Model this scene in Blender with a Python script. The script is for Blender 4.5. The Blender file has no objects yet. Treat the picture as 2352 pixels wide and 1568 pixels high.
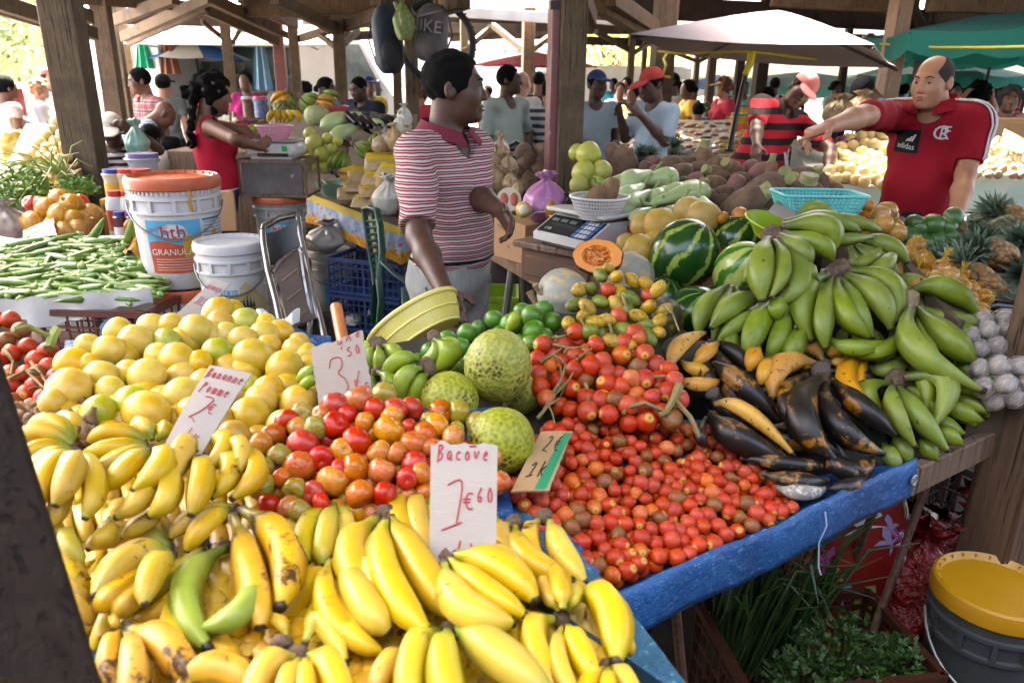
import bpy,math,random
import numpy as np
from mathutils import Vector,Matrix,noise
from mathutils.bvhtree import BVHTree
V=Vector
rnd=random.Random(7)
PI=math.pi
R_=math.radians
scene=bpy.context.scene
C=scene.collection
# ---------------------------------------------------------------- camera
FPX,CU,CV=1719.0,1176.0,784.0
PITCH,ROLL=R_(18.9),R_(0.87)
CAM=V((0,0,1.65))
_f=V((0,math.cos(PITCH),-math.sin(PITCH)))
_u=V((0,math.sin(PITCH),math.cos(PITCH)))
_r=V((1,0,0))
RT=_r*math.cos(ROLL)+_u*math.sin(ROLL)
UP=-_r*math.sin(ROLL)+_u*math.cos(ROLL)
FW=_f
cam_d=bpy.data.cameras.new('camera')
cam_d.sensor_width=36.0
cam_d.lens=36.0*FPX/2352
cam_d.clip_start=0.05
cam_d.clip_end=500
cam_d.dof.use_dof=True
cam_d.dof.focus_distance=2.3
cam_d.dof.aperture_fstop=5.0
cam=bpy.data.objects.new('camera',cam_d)
C.objects.link(cam)
cam.matrix_world=Matrix(((RT.x,UP.x,-FW.x,CAM.x),(RT.y,UP.y,-FW.y,CAM.y),(RT.z,UP.z,-FW.z,CAM.z),(0,0,0,1)))
scene.camera=cam
# ---------------------------------------------------------------- sky, sun, exposure
SUN_EL,SUN_AZ=R_(60),R_(328)
w=bpy.data.worlds.new('World');scene.world=w;w.use_nodes=True
nt=w.node_tree;nt.nodes.clear()
sky=nt.nodes.new('ShaderNodeTexSky');sky.sky_type='NISHITA';sky.sun_disc=False
sky.sun_elevation=SUN_EL;sky.sun_rotation=SUN_AZ
sky.air_density=0.5;sky.dust_density=7.0;sky.ozone_density=0.4
bg=nt.nodes.new('ShaderNodeBackground');bg.inputs[1].default_value=0.15
wo=nt.nodes.new('ShaderNodeOutputWorld')
wb=nt.nodes.new('ShaderNodeMix');wb.data_type='RGBA';wb.blend_type='MULTIPLY';wb.inputs[0].default_value=1.0;wb.inputs[7].default_value=(1.06,1.0,.86,1)
nt.links.new(sky.outputs[0],wb.inputs[6]);nt.links.new(wb.outputs[2],bg.inputs[0]);nt.links.new(bg.outputs[0],wo.inputs[0])
sd=bpy.data.lights.new('sun','SUN');sd.energy=4.0;sd.angle=R_(0.53);sd.color=(1,0.95,0.87)
so=bpy.data.objects.new('sun',sd);C.objects.link(so)
sdir=V((math.sin(SUN_AZ)*math.cos(SUN_EL),math.cos(SUN_AZ)*math.cos(SUN_EL),math.sin(SUN_EL)))
so.rotation_euler=(-sdir).to_track_quat('-Z','Y').to_euler()
so.location=(0,-5,20)
scene.view_settings.view_transform='Standard'
scene.view_settings.look='None'
scene.view_settings.exposure=4.5
scene.view_settings.gamma=1
scene.render.engine='CYCLES'
scene.cycles.use_denoising=True
scene.cycles.max_bounces=8
scene.cycles.diffuse_bounces=5
scene.cycles.glossy_bounces=3
scene.cycles.transmission_bounces=5
scene.cycles.transparent_max_bounces=12
scene.cycles.sample_clamp_indirect=8
# ---------------------------------------------------------------- pixel helpers
def ray(u,v):
 return FW+RT*((u-CU)/FPX)+UP*((CV-v)/FPX)
def P(u,v,D):
 return CAM+ray(u,v)*D
def PZ(u,v,z):
 d=ray(u,v);return CAM+d*((z-CAM.z)/d.z)
def plane3(*pts):
 A=np.array([[u,v,1]for u,v,d in pts]);b=np.array([1/d for u,v,d in pts])
 k=np.linalg.lstsq(A,b,rcond=None)[0]
 return lambda u,v:1/max(0.05,k[0]*u+k[1]*v+k[2])
def inpoly(u,v,poly):
 c=False;n=len(poly)
 for i in range(n):
  x0,y0=poly[i];x1,y1=poly[i-1]
  if(y0>v)!=(y1>v)and u<(x1-x0)*(v-y0)/(y1-y0)+x0:c=not c
 return c
# ---------------------------------------------------------------- things
def tag(o,label=None,cat=None,group=None,kind=None):
 if label:o['label']=label
 if cat:o['category']=cat
 if group:o['group']=group
 if kind:o['kind']=kind
 return o
def thing(name,label,cat,loc=(0,0,0),group=None):
 o=bpy.data.objects.new(name,None);C.objects.link(o);o.location=loc
 o.empty_display_size=0.05
 return tag(o,label,cat,group)
def dup(root,loc=None,rot=None,label=None,group=None,scale=None):
 r=root.copy();C.objects.link(r)
 if loc is not None:r.location=loc
 if rot is not None:r.rotation_euler=rot
 if scale is not None:r.scale=scale
 if label:r['label']=label
 if group:r['group']=group
 for ch in list(root.children):
  c=ch.copy();C.objects.link(c);c.parent=r
  for g in list(ch.children):
   d=g.copy();C.objects.link(d);d.parent=c
 return r
# ---------------------------------------------------------------- mesh builder
def frame(d,hint=V((0,0,1))):
 d=d.normalized()
 if abs(d.dot(hint))>0.98:hint=V((0,1,0))if abs(d.y)<0.9 else V((1,0,0))
 a=hint.cross(d).normalized();return a,d.cross(a).normalized(),d
class MB:
 def __init__(s):s.v=[];s.f=[];s.t=[];s.m=[];s.mi=0
 def add(s,vs,fs,ts=None):
  b=len(s.v);s.v+=[V(x)for x in vs];s.t+=list(ts)if ts is not None else[0.0]*len(vs)
  for f in fs:s.f.append([i+b for i in f]);s.m.append(s.mi)
  return s
 def box(s,c,size,M=None,bev=0.0):
  hx,hy,hz=(q/2 for q in size);c=V(c);b=min(bev,hx*.9,hy*.9,hz*.9)
  if b<=0:
   vs=[V((x*hx,y*hy,z*hz))for x in(-1,1)for y in(-1,1)for z in(-1,1)]
   fs=[(0,1,3,2),(4,6,7,5),(0,4,5,1),(2,3,7,6),(0,2,6,4),(1,5,7,3)]
  else:
   vs=[];ix={}
   for sx in(-1,1):
    for sy in(-1,1):
     for sz in(-1,1):
      for a in range(3):
       k=[hx-b,hy-b,hz-b];k[a]+=b
       ix[sx,sy,sz,a]=len(vs);vs.append(V((sx*k[0],sy*k[1],sz*k[2])))
   fs=[]
   for a in range(3):
    o=[q for q in range(3)if q!=a]
    for sg in(-1,1):
     q=[]
     for s1,s2 in((-1,-1),(1,-1),(1,1),(-1,1)):
      k=[0,0,0];k[a]=sg;k[o[0]]=s1;k[o[1]]=s2;q.append(ix[k[0],k[1],k[2],a])
     fs.append(q)
    for s1 in(-1,1):
     for s2 in(-1,1):
      k0=[0,0,0];k1=[0,0,0];k0[a]=-1;k1[a]=1
      k0[o[0]]=k1[o[0]]=s1;k0[o[1]]=k1[o[1]]=s2
      fs.append((ix[(*k0,o[0])],ix[(*k1,o[0])],ix[(*k1,o[1])],ix[(*k0,o[1])]))
   for sx in(-1,1):
    for sy in(-1,1):
     for sz in(-1,1):fs.append([ix[sx,sy,sz,a]for a in range(3)])
   g=[]
   for f in fs:
    n=(vs[f[1]]-vs[f[0]]).cross(vs[f[2]]-vs[f[0]]);m=sum((vs[i]for i in f),V())
    g.append(list(f)if n.dot(m)>0 else list(f)[::-1])
   fs=g
  if M is not None:vs=[M@x for x in vs]
  return s.add([x+c for x in vs],fs)
 def beam(s,a,b,w,h,bev=0.006,up=V((0,0,1))):
  a=V(a);b=V(b);x,y,z=frame(b-a,up)
  M=Matrix((x,y,z)).transposed()
  return s.box((a+b)/2,(w,h,(b-a).length),M,bev)
 def tube(s,pts,rad,seg=8,flat=1.0,up=V((0,0,1)),prof=None,cap=True,tt=None):
  pts=[V(p)for p in pts];n=len(pts);rad=[rad]*n if not hasattr(rad,'__len__')else rad
  vs=[];ts=[];px=None
  for i in range(n):
   d=pts[min(i+1,n-1)]-pts[max(i-1,0)]
   if d.length<1e-9:d=V((0,0,1))
   d.normalize()
   if px is None:x=frame(d,up)[0]
   else:
    x=px-d*px.dot(d)
    x=x.normalized()if x.length>1e-6 else frame(d,up)[0]
   px=x;y=d.cross(x)
   for k in range(seg):
    a=2*PI*k/seg;q=rad[i]*(prof[k]if prof else 1)
    vs.append(pts[i]+x*(math.cos(a)*q)+y*(math.sin(a)*q*flat));ts.append(tt[i]if tt else i/max(1,n-1))
  fs=[(i*seg+k,i*seg+(k+1)%seg,(i+1)*seg+(k+1)%seg,(i+1)*seg+k)for i in range(n-1)for k in range(seg)]
  if cap:fs+=[list(range(seg))[::-1],[(n-1)*seg+k for k in range(seg)]]
  return s.add(vs,fs,ts)
 def lathe(s,prof,seg=24,c=(0,0,0),M=None,wob=0.0,tt=None,lobes=0,lamp=0.0):
  c=V(c);vs=[];fs=[];ts=[];n=len(prof)
  for j,(r,z)in enumerate(prof):
   for k in range(seg):
    a=2*PI*k/seg;q=r
    if lobes:q*=1-lamp*abs(math.sin(lobes*a/2))**.5+lamp/2 if False else 1+lamp*(abs(math.sin(lobes*a/2))-.6)
    p=V((q*math.cos(a),q*math.sin(a),z))
    if wob:p+=p.normalized()*(noise.noise(p*9+c*3)*wob)
    if M is not None:p=M@p
    vs.append(p+c);ts.append(tt[j]if tt else j/max(1,n-1))
  for j in range(n-1):
   for k in range(seg):fs.append((j*seg+k,j*seg+(k+1)%seg,(j+1)*seg+(k+1)%seg,(j+1)*seg+k))
  if prof[0][0]>1e-5:fs.append(list(range(seg))[::-1])
  if prof[-1][0]>1e-5:fs.append([(n-1)*seg+k for k in range(seg)])
  return s.add(vs,fs,ts)
 def ell(s,c,r,M=None,seg=12,rings=8,amp=0.0,fr=1.0,seed=0.0,shape=None):
  """ellipsoid; shape(z in -1..1) scales the radius of a ring"""
  c=V(c);r=(r,r,r)if not hasattr(r,'__len__')else r;vs=[];ts=[];fs=[]
  for j in range(rings+1):
   th=PI*j/rings;zz=-math.cos(th);rr=math.sin(th)
   if shape:rr*=shape(zz)
   for k in range(seg if 0<j<rings else 1):
    a=2*PI*k/seg;q=V((rr*math.cos(a),rr*math.sin(a),zz))
    if amp:q*=1+amp*noise.noise(q*fr+V((seed,seed*2.3,0)))
    p=V((q.x*r[0],q.y*r[1],q.z*r[2]))
    if M is not None:p=M@p
    vs.append(p+c);ts.append(j/rings)
  def ix(j,k):return 0 if j==0 else(1+(rings-1)*seg if j==rings else 1+(j-1)*seg+k%seg)
  for j in range(rings):
   for k in range(seg):
    q=[ix(j,k),ix(j,k+1),ix(j+1,k+1),ix(j+1,k)]
    fs.append([x for i,x in enumerate(q)if x not in q[:i]])
  return s.add(vs,fs,ts)
 def prism(s,poly,th,M=None,c=(0,0,0)):
  """polygon in xy, extruded th down -z"""
  n=len(poly);c=V(c)
  vs=[V((x,y,0))for x,y in poly]+[V((x,y,-th))for x,y in poly]
  if M is not None:vs=[M@q for q in vs]
  return s.add([q+c for q in vs],[list(range(n)),list(range(2*n-1,n-1,-1))]+[(i+n,(i+1)%n+n,(i+1)%n,i)for i in range(n)])
 def grid(s,fn,nu,nv,closed=False):
  vs=[fn(i/nu,j/nv)for j in range(nv+1)for i in range(nu+1)];W=nu+1
  return s.add(vs,[(j*W+i,j*W+i+1,(j+1)*W+i+1,(j+1)*W+i)for j in range(nv)for i in range(nu)],[j/nv for j in range(nv+1)for i in range(nu+1)])
 def build(s,name,mats,parent=None,org=None,smooth=True,sharp=40,loc=None,up=False):
  me=bpy.data.meshes.new(name);o3=V(org)if org is not None else V((0,0,0))
  me.from_pydata([tuple(q-o3)for q in s.v],[],s.f)
  mats=mats if isinstance(mats,(list,tuple))else[mats]
  for m in mats:me.materials.append(m)
  if len(mats)>1:me.polygons.foreach_set('material_index',s.m)
  at=me.attributes.new('tt','FLOAT','POINT');at.data.foreach_set('value',s.t)
  if smooth:
   me.polygons.foreach_set('use_smooth',[True]*len(me.polygons))
   if sharp:me.set_sharp_from_angle(angle=R_(sharp))
  me.update()
  o=bpy.data.objects.new(name,me);C.objects.link(o)
  if parent is not None:o.parent=parent
  elif org is not None:o.location=org
  if loc is not None:o.location=loc
  return o
def mesh_obj(name,me,parent=None,loc=None,rot=None):
 o=bpy.data.objects.new(name,me);C.objects.link(o)
 if parent is not None:o.parent=parent
 if loc is not None:o.location=loc
 if rot is not None:o.rotation_euler=rot
 return o
def rotto(zdir,roll=0.0,up=V((0,0,1))):
 x,y,z=frame(V(zdir),up);M=Matrix((x,y,z)).transposed()
 return M@Matrix.Rotation(roll,3,'Z')
# ---------------------------------------------------------------- materials
def srgb(h):
 if isinstance(h,str):
  h=h.lstrip('#');c=[int(h[i:i+2],16)/255 for i in(0,2,4)]
  return tuple(.74*(x/12.92 if x<=.04045 else((x+.055)/1.055)**2.4)for x in c)
 return tuple(h)
class N:
 def __init__(s,name):
  s.m=bpy.data.materials.new(name);s.m.use_nodes=True;s.t=s.m.node_tree;s.n=s.t.nodes
  s.b=s.n['Principled BSDF']
 def __call__(s,typ,**kw):
  n=s.n.new('ShaderNode'+typ)
  for k,v in kw.items():
   if hasattr(n,k):setattr(n,k,v)
   else:s.set(n.inputs[k.replace('_',' ')],v)
  return n
 def set(s,inp,v):
  if hasattr(v,'links')or hasattr(v,'is_linked'):s.t.links.new(v,inp)
  elif hasattr(v,'__len__')and len(v)==3 and inp.type=='RGBA':inp.default_value=(*v,1)
  else:inp.default_value=v
 def tex(s,kind='Object'):return s('TexCoord').outputs[kind]
 def math(s,op,a,b=0.0,c=0.0,clamp=False):
  n=s.n.new('ShaderNodeMath');n.operation=op;n.use_clamp=clamp
  s.set(n.inputs[0],a);s.set(n.inputs[1],b);s.set(n.inputs[2],c);return n.outputs[0]
 def mix(s,fac,a,b):
  n=s.n.new('ShaderNodeMix');n.data_type='RGBA'
  s.set(n.inputs[0],fac);s.set(n.inputs[6],a);s.set(n.inputs[7],b);return n.outputs[2]
 def noise(s,scale,detail=3,rough=.55,vec=None,dist=0.0):
  n=s.n.new('ShaderNodeTexNoise');n.inputs['Scale'].default_value=scale;n.inputs['Detail'].default_value=detail
  n.inputs['Roughness'].default_value=rough;n.inputs['Distortion'].default_value=dist
  s.t.links.new(vec if vec is not None else s.tex(),n.inputs['Vector']);return n.outputs['Fac']
 def step(s,x,lo,hi):return s.math('DIVIDE',s.math('SUBTRACT',x,lo),hi-lo,clamp=True)
 def ramp(s,x,stops):
  n=s.n.new('ShaderNodeValToRGB');e=n.color_ramp.elements
  while len(e)<len(stops):e.new(0.5)
  for q,(p,c)in zip(e,stops):q.position=p;q.color=(*c,1)
  s.set(n.inputs[0],x);return n.outputs[0]
 def mapv(s,scale,vec=None):
  n=s.n.new('ShaderNodeMapping');n.inputs['Scale'].default_value=scale
  s.t.links.new(vec if vec is not None else s.tex(),n.inputs['Vector']);return n.outputs[0]
 def sep(s,vec=None):
  n=s.n.new('ShaderNodeSeparateXYZ');s.t.links.new(vec if vec is not None else s.tex(),n.inputs[0]);return n.outputs
 def rand(s):return s('ObjectInfo').outputs['Random']
 def attr(s,nm='tt'):
  n=s.n.new('ShaderNodeAttribute');n.attribute_name=nm;return n.outputs['Fac']
 def vary(s,col,hue=.02,val=.15,sat=.1,lo=1.0):
  n=s.n.new('ShaderNodeHueSaturation');r=s.rand()
  s.set(n.inputs['Hue'],s.math('MULTIPLY_ADD',r,hue*(1+lo),.5-hue*lo))
  r2=s.math('FRACT',s.math('MULTIPLY',r,17.3));r3=s.math('FRACT',s.math('MULTIPLY',r,91.7))
  s.set(n.inputs['Value'],s.math('MULTIPLY_ADD',r2,val*2,1-val));s.set(n.inputs['Saturation'],s.math('MULTIPLY_ADD',r3,sat*2,1-sat))
  s.set(n.inputs['Color'],col);return n.outputs[0]
 def bump(s,h,dist=.002,strength=.6):
  n=s.n.new('ShaderNodeBump');n.inputs['Distance'].default_value=dist;n.inputs['Strength'].default_value=strength
  s.set(n.inputs['Height'],h);s.t.links.new(n.outputs[0],s.b.inputs['Normal'])
 def out(s,col,rough=.5,spec=.5,sss=0,metal=0,coat=0,trans=0,alpha=None,sheen=0):
  b=s.b.inputs;s.set(b['Base Color'],col);s.set(b['Roughness'],rough);b['Specular IOR Level'].default_value=spec
  b['Metallic'].default_value=metal;b['Coat Weight'].default_value=coat;b['Transmission Weight'].default_value=trans
  if sss:b['Subsurface Weight'].default_value=sss;b['Subsurface Radius'].default_value=(.02,.01,.005);b['Subsurface Scale'].default_value=.3
  if alpha is not None:s.set(b['Alpha'],alpha)
  if sheen:b['Sheen Weight'].default_value=sheen
  return s.m
_mc={}
def mat(name,c1,c2=None,rough=.5,scale=8,bump=0.0,bscale=None,spots=None,sscale=30,samt=.35,hue=0,val=0,spec=.5,metal=0,coat=0,sss=0,alpha=None,trans=0):
 """plain material: two colours blended by noise, optional darker specks, per-object variation"""
 if name in _mc:return _mc[name]
 n=N(name);col=srgb(c1)
 if c2 is not None:col=n.mix(n.step(n.noise(scale),.35,.65),srgb(c1),srgb(c2))
 if spots is not None:col=n.mix(n.step(n.noise(sscale,4,.6),1-samt-.05,1-samt+.05),col,srgb(spots))
 if hue or val:col=n.vary(col,hue,val)
 if bump:n.bump(n.noise(bscale or scale*4,4),bump)
 _mc[name]=n.out(col,rough,spec,sss,metal,coat,trans,alpha);return _mc[name]
# ================================================================ setting
def m_wood(name,c1,c2,dirt,sc=1.0,rough=.75):
 n=N(name);v=n.mapv((14*sc,14*sc,1.2*sc));g=n.noise(3,6,.65,v,1.5)
 col=n.mix(n.step(g,.3,.7),srgb(c1),srgb(c2))
 d=n.noise(2.2,5,.7);col=n.mix(n.step(d,.5,.75),col,srgb(dirt))
 ck=n.noise(2.4,4,.6,n.mapv((34*sc,34*sc,.9*sc)),.6);col=n.mix(n.step(ck,.60,.66),col,n.mix(.75,col,srgb('#0d0a08')));kn=n.n.new('ShaderNodeTexVoronoi');kn.inputs['Scale'].default_value=2.3;n.t.links.new(n.mapv((1,1,.7)),kn.inputs['Vector']);col=n.mix(n.step(kn.outputs['Distance'],.09,.05),col,srgb(dirt));g=n.math('SUBTRACT',g,n.math('MULTIPLY',n.step(ck,.58,.66),.8))
 n.bump(g,.006,.8);return n.out(n.vary(col,.01,.15,.1),rough,.15)
WOODP=m_wood('weathered_post_wood','#5c4a38','#74604a','#372d24')
WOODR=m_wood('roof_timber','#5a4634','#705a44','#3a2e25')
WOODD=m_wood('dark_stained_timber','#3a2d27','#4a3a32','#2a211d')
WOODL=m_wood('pale_timber','#a4876a','#b79a7c','#7c6650')
WOODT=m_wood('table_plank_wood','#6a5645','#8b7460','#3e3128')
PURP=mat('maroon_painted_steel','#6e3f3c','#84504a',.45,3,spots='#b09a92',sscale=14,samt=.3)
def asphalt():
 n=N('asphalt');c=n.mix(n.step(n.noise(260,2),.4,.7),srgb('#24211f'),srgb('#383431'))
 c=n.mix(n.step(n.noise(1.3,5,.65),.5,.7),c,srgb('#171514'));n.bump(n.noise(200,3),.004);return n.out(c,.85,.3)
ASPH=asphalt()
g=MB();g.grid(lambda a,b:V((-130+260*a,-40+260*b,0)),10,10)
tag(g.build('ground',ASPH,smooth=False),kind='structure')
LOTM=mat('pale_yard_ground','#cfc8bc','#dad4c8',.9,1.2,spots='#a39c90',sscale=5,samt=.4)  # kept pale so sunlit ground blows out and bounces into the hall
g=MB();g.grid(lambda a,b:V((-40+33.5*a-10*b,4+40*b,.004)),4,6)
tag(g.build('pavement',LOTM,smooth=False),kind='structure')
g=MB();g.grid(lambda a,b:V((-30+90*a,24.5+60*b,.008)),4,4);tag(g.build('pavement',LOTM,smooth=False),kind='structure')  # far sheet added pale so the ground beyond the hall renders blown out
b=MB();b.box((0,-1.5,1.4),(14,.12,2.8));tag(b.build('light_blocking_board',mat('light_blocker_black','#14100d','#1d1814',.9,5,spec=.1),org=(0,-1.5,0)),'dark board wall added behind the camera, blocks low sky light','wall')  # unseen, added behind the camera to cut sky light and deepen under-table shadows
def post(label,u,v,D,wd,m=WOODP,h=2.9,red=False,tilt=0.0,wd2=None):
 q=P(u,v,D);o=V((q.x,q.y,0))
 a=math.atan2(.46,.89)
 M=Matrix.Rotation(a*.35,3,'Z')
 t=thing('wooden_post',label,'post',o,'posts that carry the market roof')
 b=MB();b.box(V((0,0,h/2)),(wd,wd2 or wd,h),M,.008);b.build('shaft',m,t)
 if red:
  b=MB();b.box(V((-wd*.5-.022,-.01,h/2+.01)),(.045,wd*.9,h),M,.004);b.build('steel_channel',PURP,t)
  b=MB();b.box(V((-wd*.5-.022,-wd*.46-.012,2.06)),(.05,.004,.045),M);b.build('tape_band',mat('black_tape','#2a2422',None,.6),t)
 b=MB()
 for z in(.12,.3):
  b.lathe([(.012,0),(.012,.012),(.006,.018)],6,(0,-wd/2-.002,z),Matrix.Rotation(PI/2,3,'X'))
 b.build('bolt',mat('rusty_steel','#4a3a32','#5e4a3c',.6,20,metal=.6),t)
 return t
post('thick weathered post standing behind the okra, tallest at the left',187,300,4.7,.2)
post('weathered post between the okra post and the plaid shirted man',250,150,8.7,.19)
post('post right behind the man in the plaid shirt',272,150,12,.19)
post('slim far post at the left end of the yard row',296,150,14,.17)
post('big post with a maroon steel channel beside the pink bag',1306,200,4.25,.145,red=True,wd2=.2)
post('post in front of the white food truck beside the dark polo man',780,120,9.2,.145)
post('narrow post in front of the truck hatch',682,200,11.5,.14)
post('post painted maroon below with a small notice, at the truck',648,200,11.9,.17,PURP)
post('post with Y braces near the blue parasol',526,150,11,.13)
post('post the backpacks and the tyre hang on',945,150,6.6,.115)
post('short grey post beside the backpack post',914,230,9.5,.11)
post('grey post behind the grey polo man',1213,120,13,.2)
post('slim dark post right of the bicycle tyre',1066,80,14,.14)
post('brown post behind the man in the red cap, yellow string tied on',1520,150,7.6,.2,WOODR)
post('pale new timber post between the onions and the red polo man',2038,200,8.6,.19,WOODL)
post('dark stained post under the green parasol edge',2127,100,10,.15,WOODD)
post('far post in front of the green tree',1450,130,16,.13)
post('thin far post just left of the red cap',1480,130,17,.1)
post('far post behind the yellow shirted woman',1601,150,14,.09)
post('far post left of the pink shirted woman',1633,170,13,.13)
post('dark post right of the pink shirted woman',1697,180,13,.13,WOODD)
post('dark brown post carrying the parasol side of the hall',1745,180,11,.17,WOODD)
post('far post behind the striped polo man',1936,170,14,.12,WOODD)
post('far post near the sky blue awnings',2060,180,17,.14,WOODD)
# near post at the bottom right
q=P(2335,1100,2.02);t=thing('wooden_post','scuffed grey post at the table end, behind the yellow lidded bucket','post',(q.x,q.y,0),'posts that carry the market roof')
b=MB();b.box(V((0,0,1.45)),(.15,.15,2.9),Matrix.Rotation(R_(20),3,'Z'),.01);b.build('shaft',WOODP,t)
# near leaning timber at bottom left, out of focus
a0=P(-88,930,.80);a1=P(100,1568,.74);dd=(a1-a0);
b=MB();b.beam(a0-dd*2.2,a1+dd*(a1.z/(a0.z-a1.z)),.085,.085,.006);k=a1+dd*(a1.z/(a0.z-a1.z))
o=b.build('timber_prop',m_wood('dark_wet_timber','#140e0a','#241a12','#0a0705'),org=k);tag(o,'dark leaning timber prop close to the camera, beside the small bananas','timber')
# hall roof: deck, beams, braces
hall=thing('market_hall_roof','timber roof over the market with dark beams, braces and ribbed pale sheets','roof',(0,9,2.5))
HO=V((0,9,2.5))
def deckm():
 n=N('ribbed_roof_sheet');s=n.sep();w_=n.math('PINGPONG',n.math('MULTIPLY_ADD',s[0],.89,n.math('MULTIPLY',s[1],.46)),.17)
 c=n.mix(n.step(w_,.012,.02),srgb('#8a8680'),srgb('#bfbbb4'));c=n.mix(n.step(n.noise(.8,4),.5,.8),c,srgb('#8e877e'))
 return n.out(c,.6)
DECK=deckm()
def deck(poly,z0,z1):
 b=MB();n=len(poly);vs=[V((x,y,z0+(z1-z0)*i))for(x,y,i)in poly]
 vs2=[v+V((0,0,.05))for v in vs]
 b.add(vs+vs2,[list(range(n))[::-1],list(range(n,2*n))]+[(i,(i+1)%n,(i+1)%n+n,i+n)for i in range(n)])
 b.build('roof_sheet',DECK,hall,HO,smooth=False)
deck([(-1.9,0.72,0),(-6.4,13.2,0),(-1.95,13.2,1),(.06,0.72,1)],2.95,3.5)
deck([(0.0,0.72,1),(-2.0,13.2,1),(.99,11.0,.3),(2.66,0.72,.2)],2.965,3.515)
deck([(2.6,0.72,.2),(2.0,5.6,.1),(8.0,5.6,.75),(8.5,0.72,.8)],2.98,3.53)
deck([(1.5,8.3,.05),(1.0,11.4,0),(7.0,13.2,.6),(7.6,8.3,.7)],2.98,3.53)
deck([(3.3,5.5,.3),(3.1,8.4,.2),(7.7,8.4,.7),(8.1,5.5,.75)],2.99,3.54)
deck([(-2.5,15.8,0),(-3.2,24,.8),(12,24,.8),(11.5,15.8,0)],3.0,3.6)
deck([(1.2,11.2,0),(1.0,16.1,.5),(11.5,16.1,.5),(11.5,11.2,0)],3.12,3.72)
def bm(u0,v0,u1,v1,D0,D1,w=.09,h=.13,m=WOODR,nm='beam'):
 a,c=P(u0,v0,D0),P(u1,v1,D1);x=(c-a)*.02
 b=MB();b.beam(a-x,c+x,w,h);return b.build(nm,m,hall,HO)
for q in[(-20,0,98,38,6,6.6),(-20,20,110,58,7,7.4,.06,.08),(165,22,205,40,7.2,7.6),(175,62,215,78,7.6,8)]:bm(*q,nm='rafter')
for q in[(265,47,400,-3,9.5,8,.09,.13),(286,84,480,-3,10.5,8.5,.09,.13),(298,99,472,22,11,9,.06,.08),
  (468,22,634,94,9.5,10.5,.09,.12),(480,-4,634,68,8.5,9.5,.1,.13),(556,-4,676,56,9,10.5,.1,.12),(634,-4,768,66,7.5,9,.1,.13),
  (574,38,674,90,11,11.3,.07,.09),(574,64,634,96,12,12,.06,.08),(791,60,906,20,9.2,8,.1,.14),(686,90,768,66,11.5,9.6,.08,.1),
  (735,82,770,106,10,9.3,.06,.07),(791,100,822,72,9.3,9.8,.06,.07),(464,50,518,94,10.5,11,.05,.06),(535,98,566,46,11,11.5,.05,.06),
  (864,-4,932,28,6,6.5,.1,.12),(957,30,1062,-6,6.6,5.4,.11,.16),(1344,-6,1362,44,4.6,5,.05,.1),
  (1404,-4,1504,64,5.8,7.4,.1,.13),(1382,16,1500,86,5.9,7.5,.1,.12),(1068,116,1128,62,14,14.6,.09,.1),(1134,60,1206,118,14,13.2,.09,.1),
  (1216,118,1262,86,13.2,14,.09,.1),(1370,74,1446,116,15,16,.08,.1),(1456,122,1494,98,16,16.8,.07,.09),(1545,120,1598,140,13,14,.05,.06),(1606,142,1640,124,14,14,.05,.06),
  (1640,136,1690,112,13,13,.06,.07),(1906,128,1932,148,14,14,.06,.06),(1940,148,1966,134,14,14,.06,.06),(2000,82,2050,132,13,14,.1,.08)]:bm(*q,nm='brace')
for q in[(286,42,636,50,12.2,12.2,.12,.2,WOODD),(574,20,1000,8,9,9,.14,.2,WOODR),(600,36,930,46,12.5,12.8,.12,.12,WOODD),(770,86,930,76,13,13,.12,.14,WOODD),(1012,64,1500,70,14.5,16,.14,.18,WOODP),
  (1012,46,1500,64,17,17,.2,.16,WOODD),(1012,80,1260,84,18,18,.2,.14,WOODD),(1262,92,1500,98,19,19,.2,.2,WOODD),(1340,6,1500,20,9,9.4,.14,.2,WOODD),(1545,22,2400,62,10,10,.16,.27,WOODD),(1540,8,1780,20,11,11,.12,.16,WOODR),
  (2150,38,2400,36,9.2,9.2,.12,.2,WOODR),(1990,112,2400,108,15,15,.16,.22,WOODP),(1545,106,2060,118,16.5,16.5,.15,.14,WOODD),(1760,84,2000,92,15,15,.15,.2,WOODR)]:bm(*q)
for q in[(120,-6,640,28,8,10.5,.08,.12),(640,32,1000,26,11,12,.1,.14),(300,20,560,30,11,11,.06,.1),(700,50,930,62,13,13,.08,.1),(1040,90,1260,78,15,15,.1,.1),(1344,30,1500,42,11,11,.1,.16),(1780,-4,2100,14,8.5,8.5,.12,.18),(2140,4,2400,12,8,8,.12,.2)]:bm(*q,nm='purlin')
bm(2086,-10,2120,68,9.3,9.3,.22,.1,WOODD,'knee_plate')
gut=mat('white_painted_metal','#c9c6c2','#b9b3ab',.4,4)
bm(996,24,1268,42,12.6,12.4,.05,.17,gut,'gutter')
bm(1340,47,1500,62,12.3,12.2,.05,.07,gut,'gutter')
bm(1990,84,2400,90,13.4,13.4,.05,.05,gut,'gutter')
# yellow string
def string(label,pts,r=.006,m=None,nm='string',cat='string'):
 b=MB();b.tube(pts,r,6);o=b.build(nm,m or mat('yellow_string','#c9b414',None,.5),org=pts[0]);return tag(o,label,cat)
string('yellow string tied across under the grey parasol edge',[P(1512,118,7.4),P(1560,124,7),P(1620,121,6.8),P(1690,119,6.6),P(1722,119,6.5),P(1760,122,6.6),P(1820,131,6.9),P(1920,140,7.6),P(2042,147,8.3)],.011)
string('yellow cord running from the pale post to the green parasol',[P(2020,101,8.4),P(2060,104,8.3),P(2150,109,7.6),P(2260,109,6.8),P(2400,106,6)],.011)
string('loose yellow string loop hanging down the brown post',[P(1532,122,7.4),P(1524,135,7.35),P(1530,150,7.3),P(1522,175,7.3),P(1526,176,7.3),P(1540,178,7.3)],.012)
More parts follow.
